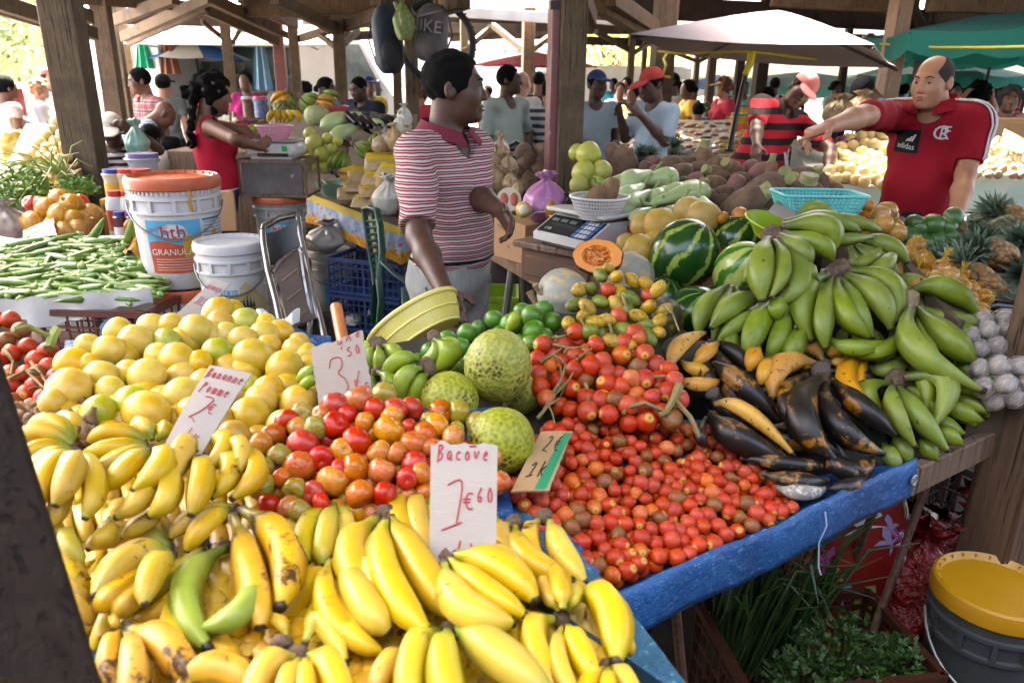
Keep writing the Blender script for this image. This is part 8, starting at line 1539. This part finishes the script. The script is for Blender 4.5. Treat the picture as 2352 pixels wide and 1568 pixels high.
  F.cap(HP(-.02,-.094,-.053),HP(.02,-.094,-.053),.0085*hs,.0085*hs,.008);F.cap(HP(-.016,-.094,-.067),HP(.016,-.094,-.067),.009*hs,.009*hs,.006);F.ell(HP(0,-.083,-.094),V((.024,.02,.018))*hs,Mh,.02)
 for sd in(-1,1):
  a_=.9 if fem else 1.0;F.cap(sh[sd],EL[sd],.054*a_+.01*fat,.041*a_+.004*fat,.03);F.cap(EL[sd],EL[sd].lerp(WR[sd],.35),.04*a_,.042*a_+.003*fat,.02);F.cap(EL[sd].lerp(WR[sd],.35),WR[sd],.041*a_,.027*a_,.02)
  w_=V(WR[sd]);d=V(HD[sd]);n_=(EL[sd]-sh[sd]).cross(WR[sd]-EL[sd]);n_=V((sd,0,0))if n_.length<.004 else n_.normalized()
  cr=d.cross(V((0,0,1))).normalized()if sd==point else d.cross(V((sd*.9,-.2,.3))).normalized()if joints is None or sd not in joints else d.cross(V((sd*.6,-.6,.1))).normalized();pn=cr.cross(d).normalized()
  if pn.dot(V((-sd,0,0)))<0:pn=-pn
  if sd==point and pn.z>0:pn=-pn
  if cr.dot(V((0,-1,.2)))<0:cr=-cr
  for q,o_ in enumerate((.026,.009,-.009,-.025)):
   k0=w_+d*.012+cr*o_*.7;k1=w_+d*(.088-.004*abs(q-1))+cr*o_;F.cap(k0,k1,.0165,.0145,.014)
   L1=(.042,.047,.044,.034)[q];cu=(.3,.4,.5,.6)[q]if sd!=point else(.04,.75,.95,1.0)[q];p1=k1+(d*math.cos(cu)+pn*math.sin(cu)).normalized()*L1;p2=p1+(d*math.cos(cu*2.3)+pn*math.sin(cu*2.3))*L1*.85;fr=max(.0088,vox*.62);F.cap(k1,p1,fr*1.08,fr,.004);F.cap(p1,p2,fr,fr*.85,.004)
  th0=w_+d*.028+cr*.024;th1=th0+(d*.6+cr*.75+pn*.25).normalized()*.042;th2=th1+(d*.9+cr*.3+pn*.3).normalized()*.03;fr=max(.010,vox*.65);F.cap(th0,th1,fr*1.35,fr*1.1,.012);F.cap(th1,th2,fr*1.1,fr*.85,.004)
 if legs:
  for q in(-1,1):F.ell((.1*q,-.04,.045),(.042,.115,.042),None,.03)
 body=mesh_obj('body',F.mesh('body',SK[sk]if isinstance(sk,str)else sk),t)
 S=Fld(lo,hi,vox);torso(S,.004 if tank else .014)
 if dress:S.cap((0,.01,.95),(0,.0,hem+.02),.17,.21,.06)
 if not tank:
  for sd in(-1,1):
   e=sh[sd].lerp(EL[sd],min(1,sleeve));S.cap(sh[sd],e,.07+.01*fat,.062+.008*fat,.04)
   if sleeve>1:S.cap(EL[sd],EL[sd].lerp(WR[sd],sleeve-1),.056,.048,.03)
 if tank:
  for sd in(-1,1):S.ell(sh[sd]+V((.02*sd,0,.03)),(.085,.12,.12),None,.01,True)
  S.ell(TL((0,-.06,1.46)),(.09,.1,.13),None,.01,True);S.ell(TL((0,.12,1.46)),(.085,.08,.17),None,.01,True)
 else:
  S.ell(TL((0,-.05-neck,1.475)),(.07,.085,.075+neck),None,.01,True);S.cap(TL((0,.03,1.44)),HP(0,.025,-.04),.064,.064,.01,True)
 S.wrinkle(.0045 if not tank else .002,len(label))
 if not tank:
  for sd in(-1,1):
   d=(EL[sd]-sh[sd]).normalized();f=sleeve if sleeve<=1 else 1
   if sleeve<=1:
    g=[S.lo[i]+S.h*np.arange(S.n[i],dtype=np.float32)for i in range(3)];p=sh[sd].lerp(EL[sd],f);along=(g[0][:,None,None]-p.x)*d.x+(g[1][None,:,None]-p.y)*d.y+(g[2][None,None,:]-p.z)*d.z
    lat=np.sqrt(np.maximum(0,(g[0][:,None,None]-p.x)**2+(g[1][None,:,None]-p.y)**2+(g[2][None,None,:]-p.z)**2-along**2));m_=(lat<.1)&(along>-.02)&(along<.14);dist=np.where(m_,along,-1).astype(np.float32);out_t=(np.abs(g[0][:,None,None])>sx-.02)|(lat<.0);S.a=np.where(m_&out_t,np.maximum(S.a,dist),S.a)
 S.plane((0,0,hem),(0,0,-1));shirt_o=mesh_obj('shirt' if not dress else 'dress',S.mesh('shirt',shirt),t)
 if pants is not None:
  B=Fld(lo,hi,vox);B.ell((0,.018,.93),(.166+.02*fat,.128+.03*fat,.15),None,.05);legs_(B,.016);torso(B,.004);B.wrinkle(.004,len(label)+5)
  B.plane((0,0,waist),(0,0,1))
  if lo[2]<.1:B.plane((0,0,.07),(0,0,-1))
  mesh_obj('trousers',B.mesh('trousers',pants),t)
 if legs:
  b=MB()
  for q in(-1,1):
   b=MB();b.ell((.1*q,-.045,.04),(.05,.135,.05),None,12,8);b.build('shoe',shoes or mat('dark_shoes','#2a2523',None,.6),t)
 hm=hairm or HAIR
 if hair and hair!='bald':
  X=Fld(np.array(HC)-.34,np.array(HC)+np.array((.34,.34,.24)),max(.006,vox*.8));gth={'short':.010,'crop':.005,'afro':.035,'ring':.006,'cap':.006,'back':.014,'bun':.014,'braids':.02,'curly':.03,'knit':.008}.get(hair,.01)
  X.ell(HP(0,.016,.036),V((.075+gth,.097+gth,.089+gth))*hs,Mh,.01)
  X.ell(HP(0,-.118,-.035),V((.085+gth,.098,.138))*hs,Mh,.012,True);X.ell(HP(0,-.02,-.13),V((.14,.12,.085))*hs,Mh,.015,True)
  if hair=='ring':X.ell(HP(0,-.06,.115),V((.060,.11,.08))*hs,Mh,.01,True)
  if hair=='bun':X.ell(HP(0,.13,.0),(.04,.04,.04),None,.02)
  if hair=='braids':
   X.ell(HP(.0,.13,-.02),(.06,.06,.055),None,.02)
   for i in range(9):a=.35*(i-4);p0=HP(.06*math.sin(a*1.2),.12,-.02-.01*i);X.cap(p0,TL((.1*math.sin(a*1.3)-.02,.14,1.36-.05*(i%3))),.02,.008,.01)
   X.cap(HP(.07,.02,.02),TL((.10,-.06,1.30)),.02,.01,.01);X.cap(HP(-.07,.02,.02),TL((-.10,-.02,1.36)),.02,.01,.01)
  if hair in('afro','curly','braids'):
   X.wrinkle(.012,3,2.2)
  elif hair=='short':X.wrinkle(.002,3,4)
  mesh_obj('hair',X.mesh('hair',hm),t)
 if capm is not None:
  X=Fld(np.array(HC)-.26,np.array(HC)+.26,max(.006,vox*.8));X.ell(HP(0,.014,.045),V((.088,.108,.092))*hs,Mh,.01);n_=Mh@V((0,-.12,-1));X.plane(HP(0,0,.045),n_)
  X.ell(HP(0,-.135,.046),V((.074,.085,.011))*hs,Mh@Matrix.Rotation(R_(8),3,'X'),.012);mesh_obj('cap',X.mesh('cap',capm),t)
 if detail:
  for q in(-1,1):
   b=MB();c=HP(.031*q,-.0835,.011);b.ell(c,.0118*hs,None,12,8);e=b.build('eye',EYEW,t);b=MB();b.ell(c+Mh@V((0,-.0085,0))*hs,.0062*hs,None,10,6);b.build('iris',EYED,e)
   b=MB();b.tube([HP(.014*q,-.099,.034),HP(.032*q,-.097,.041),HP(.05*q,-.082,.034)],[.003,.0036,.002],6);b.build('eyebrow',hm,t)
   if q==1:
    lm=LIPD.setdefault(sk,mat('lips_'+sk,{'d':'#4f2a24','b':'#6a3c34','m':'#9a5a4c','l':'#a8645a'}[sk],None,.4));b=MB();b.tube([HP(-.024,-.091,-.0575),HP(-.01,-.1025,-.0535),HP(0,-.1025,-.0555),HP(.01,-.1025,-.0535),HP(.024,-.091,-.0575)],[.002,.005,.005,.005,.002],8,.7);b.tube([HP(-.022,-.091,-.0605),HP(-.008,-.1035,-.0665),HP(.008,-.1035,-.0665),HP(.022,-.091,-.0605)],[.002,.0065,.0065,.002],8,.7);b.build('lips',lm,t)
   b=MB();b.tube([HP(.017*q,-.0935,.014),HP(.031*q,-.0985,.0195),HP(.045*q,-.088,.013)],[.002,.0032,.002],6);b.build('eyelid',SK[sk],t)
 t['root_s']=s;return t,shirt_o,dict(sh=sh,EL=EL,WR=WR,TL=TL,HP=HP)
def collar(t,J,m,r=.075,h=.03,drop=.0):
 b=MB();TL=J['TL'];n=30;vs=[]
 for i in range(n+1):
  a=-PI/2+.28+(2*PI-.56)*i/n;f=abs(i/n-.5)*2;x,y=math.cos(a),math.sin(a)
  lo_=V((x*(r+.028+.012*f),.015+y*(r+.02+.018*f),1.478-.055*f**2-drop));hi_=V((x*r,.02+y*(r-.004),1.515-.045*f**2));vs+=[TL(hi_),TL(lo_),TL(lo_-V((0,0,.004))),TL(hi_*.98+V((0,0,.02)))]
 b.add(vs,[(4*i+k,4*i+(k+1)%4,4*i+4+(k+1)%4,4*i+4+k)for i in range(n)for k in range(4)]+[(0,1,2,3),(4*n+3,4*n+2,4*n+1,4*n)]);return b.build('collar',m,t,sharp=60)
def m_stripe(name,base,cols,axis=2,per=.03,wob=.004,rough=.85):
 """cols: list of (start, end, colour) fractions of the period"""
 n=N(name);s=n.sep(n.tex());x=n.math('ADD',s[axis],n.math('MULTIPLY',n.math('SUBTRACT',n.noise(7,3),.5),wob*4));f=n.math('FRACT',n.math('ADD',n.math('DIVIDE',x,per),100.0));c=srgb(base)
 for a,b_,h in cols:c=n.mix(n.math('MULTIPLY',n.math('GREATER_THAN',f,a),n.math('LESS_THAN',f,b_)),c,srgb(h))
 n.bump(n.noise(160,3),.002,.35);return n.out(c,rough,.2)
def cloth(name,c,c2=None,sc=3):return mat('cloth_'+name,c,c2,.85,sc,.002,120,spec=.2)
def m_plaid(name,base,c1,c2,per=.09):
 n=N(name);s=n.sep(n.tex());c=srgb(base)
 for ax in(0,2):
  f=n.math('FRACT',n.math('ADD',n.math('DIVIDE',s[ax],per),50.0));c=n.mix(n.math('MULTIPLY',n.math('LESS_THAN',f,.5),.55),c,srgb(c1));c=n.mix(n.math('MULTIPLY',n.math('MULTIPLY',n.math('GREATER_THAN',f,.68),n.math('LESS_THAN',f,.8)),.8),c,srgb(c2))
 return n.out(c,.85,.2)
def m_jeans(name,c1,c2):
 n=N(name);col=n.mix(n.step(n.noise(3,4,.6),.3,.7),srgb(c1),srgb(c2));n.bump(n.noise(180,3),.002,.4);return n.out(n.mix(n.step(n.noise(140,2,.5,n.mapv((1,1,.15))),.35,.65),col,srgb(c1)),.85,.2)
JG=m_jeans('washed_grey_jeans','#96968f','#bdbcb6');JB=m_jeans('blue_jeans','#24344f','#33486a');JD=m_jeans('dark_trousers','#26282d','#35373d');JBL=m_jeans('bright_blue_jeans','#2f4f86','#40639c')
# ---- the seller
ST1=m_stripe('maroon_striped_jersey','#c4b7b1',[(.0,.27,'#7c2838'),(.40,.66,'#822c3c')],2,.019,.005)
t,so_,J=person('seller in a maroon and white striped polo holding the yellow basket, looking right',1040,116,2.66,58,ST1,JG,'d','short',fat=.2,head=(34,2,0),sleeve=.86,vox=.006,neck=.015,hem=.985,detail=True,waist=1.04,hscale=.99,group='people at the front stalls',
 joints={-1:((962,545,2.50),(1022,672,2.32),(1042,712,2.22)),1:((1092,448,2.78),(1150,482,2.58),(1176,524,2.52))})
collar(t,J,cloth('maroon','#6e2634','#7c2e3c'),.09,.03)
b=MB();n_=40;b.tube([V(((.168)*math.cos(2*PI*i/n_),-.0+.134*math.sin(2*PI*i/n_),1.015))for i in range(n_+1)],.017,6,.35,cap=False);b.build('belt',mat('black_belt','#0c0b0b',None,.8,spec=.2),t)
#b = MB(); d = (J['EL'][-1] - J['sh'][-1]).normalized(); c = J['sh'][-1].lerp(J['EL'][-1], .85); x_, y_, z_ = frame(d); b.tube([c + (x_ * math.cos(a) + y_ * math.sin(a)) * .0685 for a in [2 * PI * i / 30 for i in range(31)]], .0045, 6, cap=False); b.build('sleeve_cuff', cloth('maroon', '#6e2634', '#7c2e3c'), t)
JS=mat('jeans_seam','#6a6a6c',None,.8)
for pts in([(-.19,-.02,.93),(-.185,-.05,.86),(-.13,-.135,.83)],[(.02,-.165,.96),(.015,-.16,.86),(.0,-.13,.78)],[(-.19,.03,.9),(-.16,.06,.5),(-.15,.05,.12)]):b=MB();b.tube(pts,.003,5);b.build('seam',JS,t)
# ---- the man in the red polo
REDC=cloth('crimson_polo','#8f0f1c','#9c1424',2);WHC_=mat('white_trim','#cfccc9',None,.7);BLC_=cloth('black_panel','#17171a','#202024')
t,so_,J=person('man in a red football polo pointing left across the plantains',2152,126,3.55,-46,REDC,JD,'m','ring',fat=.05,hdrop=.045,hw=1.0,point=-1,head=(-8,7,0),sleeve=.78,vox=.0065,neck=.02,hem=.80,detail=True,hairm=HGREY,hscale=.90,group='people at the front stalls',
 joints={-1:((1985,266,3.25),(1908,289,3.05),(1850,310,3.03)),1:((2218,400,3.56),(2192,512,3.42),(2184,560,3.38))})
collar(t,J,REDC,.088,.03)
def bvh_of(o):me=o.data;return BVHTree.FromPolygons([v.co for v in me.vertices],[tuple(p.vertices)for p in me.polygons])
BV=bvh_of(so_)
def snap(p,off=.003):
 l,n,i,d=BV.find_nearest(V(p));return l+n*off if l is not None else V(p)
def fproj(x,z,off=.003):
 l,n,i,d=BV.ray_cast(V((x,-1,z)),V((0,1,0)));return(l+V((0,-off,0)))if l is not None else V((x,-.15,z))
for nm,h,x0,z0,mm in(('adidas',.034,-.05,1.285,WHC_),):flat_text(nm,h,None,mm,t,1,lambda q:fproj(x0+q.x,z0+q.y-.12*q.x,.006))
b=MB();b.grid(lambda a,e:fproj(-.11+.115*a,1.255+.10*e,.003),10,10);b.build('black_panel',BLC_,t)
for i in range(3):b=MB();b.grid(lambda a,e:fproj(-.055+.013*i+.009*a+.009*e,1.306+(.012+.009*i)*e,.006),2,2);b.build('stripe_mark',WHC_,t)
for ch,dx,dz,h in(('C',-.008,.0,.085),('R',.008,-.003,.07),('F',.016,.008,.06)):flat_text(ch,h,None,WHC_,t,1,lambda q:fproj(.085+dx+q.x,1.345+dz+q.y,.0045))
b=MB();b.tube([fproj(-.004+.002*i,1.44-.018*i)for i in range(6)],.0035,5);b.build('zip',BLKP,t)
for sd in(-1,1):
 for k in(-1,0,1):
  o_=V((0,.03*k,0));pts=[]
  for f in(0,.2,.4,.6,.8,1.0):pts.append(V(J['TL']((sd*.085,.02,1.50))).lerp(J['sh'][sd]+V((sd*.03,0,.06)),f)+o_)
  d=(J['EL'][sd]-J['sh'][sd]);out=V((sd,0,0))-d.normalized()*d.normalized().dot(V((sd,0,0)));out=(out if out.length>.3 else V((0,0,1))-d.normalized()*d.normalized().z).normalized()
  for f in(.1,.25,.4,.55,.7,.76):pts.append(J['sh'][sd]+d*f+out*.08+o_)
  pts=[pts[i].lerp(pts[i+1],f/4)for i in range(len(pts)-1)for f in range(4)]+[pts[-1]];b=MB();b.tube([snap(p,.006)for p in pts],.0075,6,.5);b.build('shoulder_stripe',WHC_,t)
b=MB();b.grid(lambda a,e:snap((.19,-.06+.07*a,1.10+.14*e),.003),5,8);b.build('black_side_panel',BLC_,t)
# ---- leaning man in the red and black stripes
ST2=m_stripe('red_black_striped_polo','#c9283a',[(.0,.46,'#2f2a2a')],2,.105,.003)
t,so_,J=person('man in a red and black striped polo and pink cap leaning over the onion stall',1872,172,5.55,12,ST2,JD,'d','short',fat=.5,side=20,lean=14,head=(-14,12,10),sleeve=.8,vox=.0085,hem=.88,detail=True,capm=cloth('faded_pink_cap','#a85a5a','#b56a68'),group='people at the front stalls',
 joints={-1:((1738,292,5.5),(1738,335,5.35),(1735,362,5.3)),1:((1908,345,5.5),(1900,405,5.35),(1895,425,5.3))})
collar(t,J,cloth('charcoal_collar','#2c2828'),.08)
# ---- woman in red at the left
PK=cloth('coral_red_top','#b0182c','#bc2034')
t,so_,J=person('woman in a red strappy top with long black braids at the white scale',492,168,4.75,118,PK,JB,'b','braids',fem=True,fat=.25,tank=True,vox=.0075,hem=1.0,waist=1.0,group='people at the front stalls',head=(-8,12,0),joints={-1:((540,320,4.55),(592,338,4.7),(612,325,4.75)),1:((560,300,5.0),(585,325,5.0),(605,322,5.0))})
b=MB();b.tube([V(((.172)*math.cos(2*PI*i/30),.012+.132*math.sin(2*PI*i/30),1.0))for i in range(31)],.012,6,.4,cap=False);b.build('belt',WHC_,t)
for sd in(-1,1):
 b=MB();b.tube([J['TL']((sd*.10,-.09,1.34)),J['TL']((sd*.105,.0,1.455)),J['TL']((sd*.09,.10,1.36)),J['TL']((sd*.08,.115,1.28))],.006,6,.5);b.build('shoulder_strap',PK,t)
# ---- woman in the knitted hat
t,so_,J=person('older woman in a white knitted hat behind the tall okra post, holding a green bag',250,262,5.6,12,m_stripe('zebra_top','#b5b0aa',[(0,.5,'#1f1c1c')],2,.05),JD,'d','short',H=1.6,fem=True,fat=.5,head=(8,22,0),sleeve=.5,vox=.0085,capm=mat('cream_crochet','#b9b2a2','#c9c2b2',.9,60,.004,90),detail=True,joints={1:((365,345,5.3),(305,295,5.15),(285,288,5.1))},group='people at the front stalls')
bag('pale green plastic bag held up by the woman in the knitted hat',P(322,372,5.0),.14,.27,mat('pale_green_film','#8fc0a8','#a0ccb6',.35,5),12,True,amp=.2)
# ---- others: label, u, vtop, D, face, shirt, pants, skin, hair, kwargs
CW=cloth('white','#c6c3c0','#cfccca');CG=cloth('grey','#6f706c','#7d7e7a');CSAGE=cloth('sage','#9aa69c','#a8b3a8');CBL=cloth('pale_blue','#a5b9c9','#b5c6d2');CDK=cloth('black','#1b1b1e','#26262a');CYE=cloth('yellow','#c9a63c','#d1b04c');CPK=cloth('pink','#c2384a','#c94a58');CTQ=cloth('turquoise','#1f8fa5','#2a9cb0')
NAVC=cloth('navy_cap','#26365a','#30426a');REDCAP=cloth('red_cap','#b03a34','#ba4640');FLOR=mat('floral_cloth','#b9b0ae','#cfc8c6',.85,6,spots='#a84a6a',sscale=18,samt=.35);FLOR2=mat('orange_floral_cloth','#9a5a48','#c2a090',.85,9,spots='#3f4a2c',sscale=14,samt=.35)
PEOPLE=[
('young man in a red plaid shirt beside the leaning post',312,156,7.6,-40,m_plaid('red_plaid','#b9b0ac','#a01c28','#26181a'),JD,'b','short',dict(arms=('fwd','down'),head=(-20,12,0),detail=True)),
('man in a grey shirt and black cap seen from behind',372,170,9.0,200,CG,JD,'m','short',dict(capm=CDK,head=(-30,0,0))),
('woman with cornrows sitting behind the red lidded bucket',352,255,7.2,-15,CDK,JD,'d','short',dict(H=1.55,fem=True,head=(10,5,-8))),
('person in a cream top bending forward behind the bucket stack',348,288,6.3,175,cloth('cream','#b9b4a6','#c4bfb2'),JD,'d','bun',dict(H=1.55,lean=25,fat=.6)),
('person in a blue striped shirt bent over beside the woman in red',398,240,7.0,120,m_stripe('blue_fine_stripe','#aab4c2',[(0,.4,'#5a6a86')],2,.02),FLOR2,'b',None,dict(lean=48,fat=.6,H=1.7)),
('curly haired woman in a white blouse and blue jeans in the yard',86,183,9.2,115,CW,JBL,'l','curly',dict(fem=True,fat=.5,sleeve=1.5,hairm=HBRN,arms=('fwd','down'))),
('man in a white shirt and red cap in the yard',108,156,10.5,60,CW,JD,'b','short',dict(capm=REDCAP,fat=.6)),
('woman in a pale floral dress at the far left edge with a yellow bag',6,172,7.4,150,FLOR,None,'b','bun',dict(fem=True,dress=True,hem=.62,sleeve=.3)),
('vendor in a pink and black top behind the sweet jars',562,162,9.5,0,cloth('magenta','#b01a6a','#bc2a78'),JD,'b','bun',dict(fem=True,arms=('fwd','fwd'))),
('woman in a turquoise top with a flower print',748,178,8.6,60,CTQ,JD,'d','bun',dict(fem=True,arms=('fwd','down'),head=(25,0,0))),
('man in a dark navy polo looking down behind the gourds',818,177,8.0,-25,cloth('navy','#1f2230','#2a2e3c'),JD,'d','crop',dict(fat=.7,head=(-10,18,0),detail=True)),
('man in a blue cap half hidden behind the dark polo man',848,174,10.5,20,CYE,JD,'b','short',dict(capm=NAVC)),
('tall man in a grey checked polo looking right',1168,150,6.9,40,CSAGE,JB,'d','short',dict(head=(40,0,0),sleeve=.9,arms=('down','hip'),detail=True,neck=.02)),
('bald man in a white t-shirt carrying a blue bag',1200,164,8.2,150,CW,JD,'l',None,dict(fat=.4,arms=('down','hip'))),
('bald man in a black shirt seen from behind',1238,163,9.8,180,CDK,JD,'b','crop',dict()),
('man in a black and white striped shirt beside the steel sided post',1262,182,7.4,190,m_stripe('bold_white_stripe','#c6c3c0',[(0,.5,'#3a3d48')],2,.075),cloth('maroon_shorts','#4a1c24'),'b','crop',dict()),
('red haired woman behind the shoulder of the seller',965,186,8.5,160,CPK,JD,'m','afro',dict(fem=True,hairm=mat('auburn_hair','#5a2c18','#6e3a20',.7,40))),
('man in a blue cap and pale grey t-shirt talking with open hands',1372,161,6.9,5,cloth('pale_grey_blue','#8f9ea5','#9dabb0'),JD,'d','short',dict(capm=NAVC,head=(15,0,0),arms=('wide','down'),detail=True)),
('man in a red cap and pale blue jersey looking at his hands',1492,156,6.1,-55,CBL,JD,'d','short',dict(capm=REDCAP,arms=('up','up'),head=(0,18,0),detail=True,sleeve=.9)),
('woman in a white top near the far stall',1548,168,11,190,CW,JD,'d','bun',dict(fem=True)),
('woman in a yellow top facing left by the far stall',1582,183,10.5,-80,CYE,JD,'d','bun',dict(fem=True,arms=('fwd','fwd'))),
('woman in a pink top and straw hat choosing greens',1664,180,10.5,-70,CPK,JD,'m','afro',dict(fem=True,arms=('fwd','fwd'),capm=mat('straw_hat','#b08a58','#c29a68',.8,40),hairm=mat('auburn_hair','#5a2c18','#6e3a20',.7,40))),
('seated man in a checked shirt seen from behind at the packet stall',1605,234,9.6,185,m_plaid('blue_check','#9aa2ac','#6a7688','#c9ccd0',.05),JD,'b','crop',dict(H=1.7)),
('woman in a blue vest and black cap bending over the far stall',1962,186,7.6,-100,cloth('teal_vest','#127a94','#1a86a0'),JD,'d','short',dict(fem=True,fat=.5,tank=True,capm=CDK,lean=30,head=(0,20,0))),
('woman in a black and white top with both arms raised behind the red polo man',2252,190,8.2,190,mat('black_white_cloth','#26262a','#b5b2b0',.85,4),JD,'m','afro',dict(fem=True,arms=(((.12,-.05,.05),(.02,-.02,.2)),((.12,-.05,.05),(.02,-.02,.2))))),
('older woman in an orange floral dress at the right edge',2325,200,7.6,-20,FLOR2,JD,'b','curly',dict(fem=True,fat=.8,hairm=HGREY,detail=True)),
('person in black just behind the neck of the red polo man',2190,188,8.0,10,CDK,JD,'d','short',dict()),
]
fr=random.Random(21);cols=[('white',CW),('grey',CG),('black',CDK),('yellow',CYE),('pink',CPK),('turquoise',CTQ),('pale blue',CBL),('sage green',CSAGE)]
WH_=['behind the two capped men','under the far parasols','between the far posts','at the far stalls on the right','beyond the onion stall']
for i,(u,vt,D)in enumerate([(1440,178,14),(1455,196,10),(1478,190,13),(1425,188,12),(1410,180,17),(1782,178,13),(1800,190,16),(1815,186,18),(1765,200,11),(1830,182,17),(1922,186,14),(1940,190,18),(2000,190,15),(2020,196,13),(2050,186,18),(2075,192,15),(1685,190,17),(1712,186,14),(1560,186,18),(2220,196,15),(2300,192,14),(2340,188,18),(2275,200,17),(1120,196,13),(700,190,13.2),(640,176,13),(470,172,12),(452,180,14)]):
 nm,m=cols[(i*3+i//4)%8];PEOPLE.append(('person in a %s top, %s in the distance'%(nm,WH_[0]if 1400<u<1500 else WH_[2]if u<1400 else WH_[1]if u<1900 else WH_[4]if u<2100 else WH_[3]),u,vt,D,fr.choice((0,30,-40,90,180,200,-90,150)),m,fr.choice((JD,JB)),fr.choice('ddbb'),fr.choice(('short','crop','bun','afro')),dict(fem=fr.random()<.4,arms=(fr.choice(('down','fwd')),fr.choice(('down','fwd'))),vox=.018)))
for lb,u,vt,D,fc,shm,pm_,sk_,hr,kw in PEOPLE:person(lb,u,vt,D,fc,shm,pm_,sk_,hr,**kw)
bag('yellow shopping bag held by the woman at the left edge',P(40,370,7.3),.26,.28,mat('yellow_film','#c9a020','#b98a1c',.4,6),7,False)
b=MB();b.box(P(16,275,9.0),(.35,.3,.75),None,.02);tag(b.build('red_cool_box',mat('red_paint','#b02e2a',None,.5),org=P(16,275,9.0)),'red panel behind the woman at the left edge','panel')
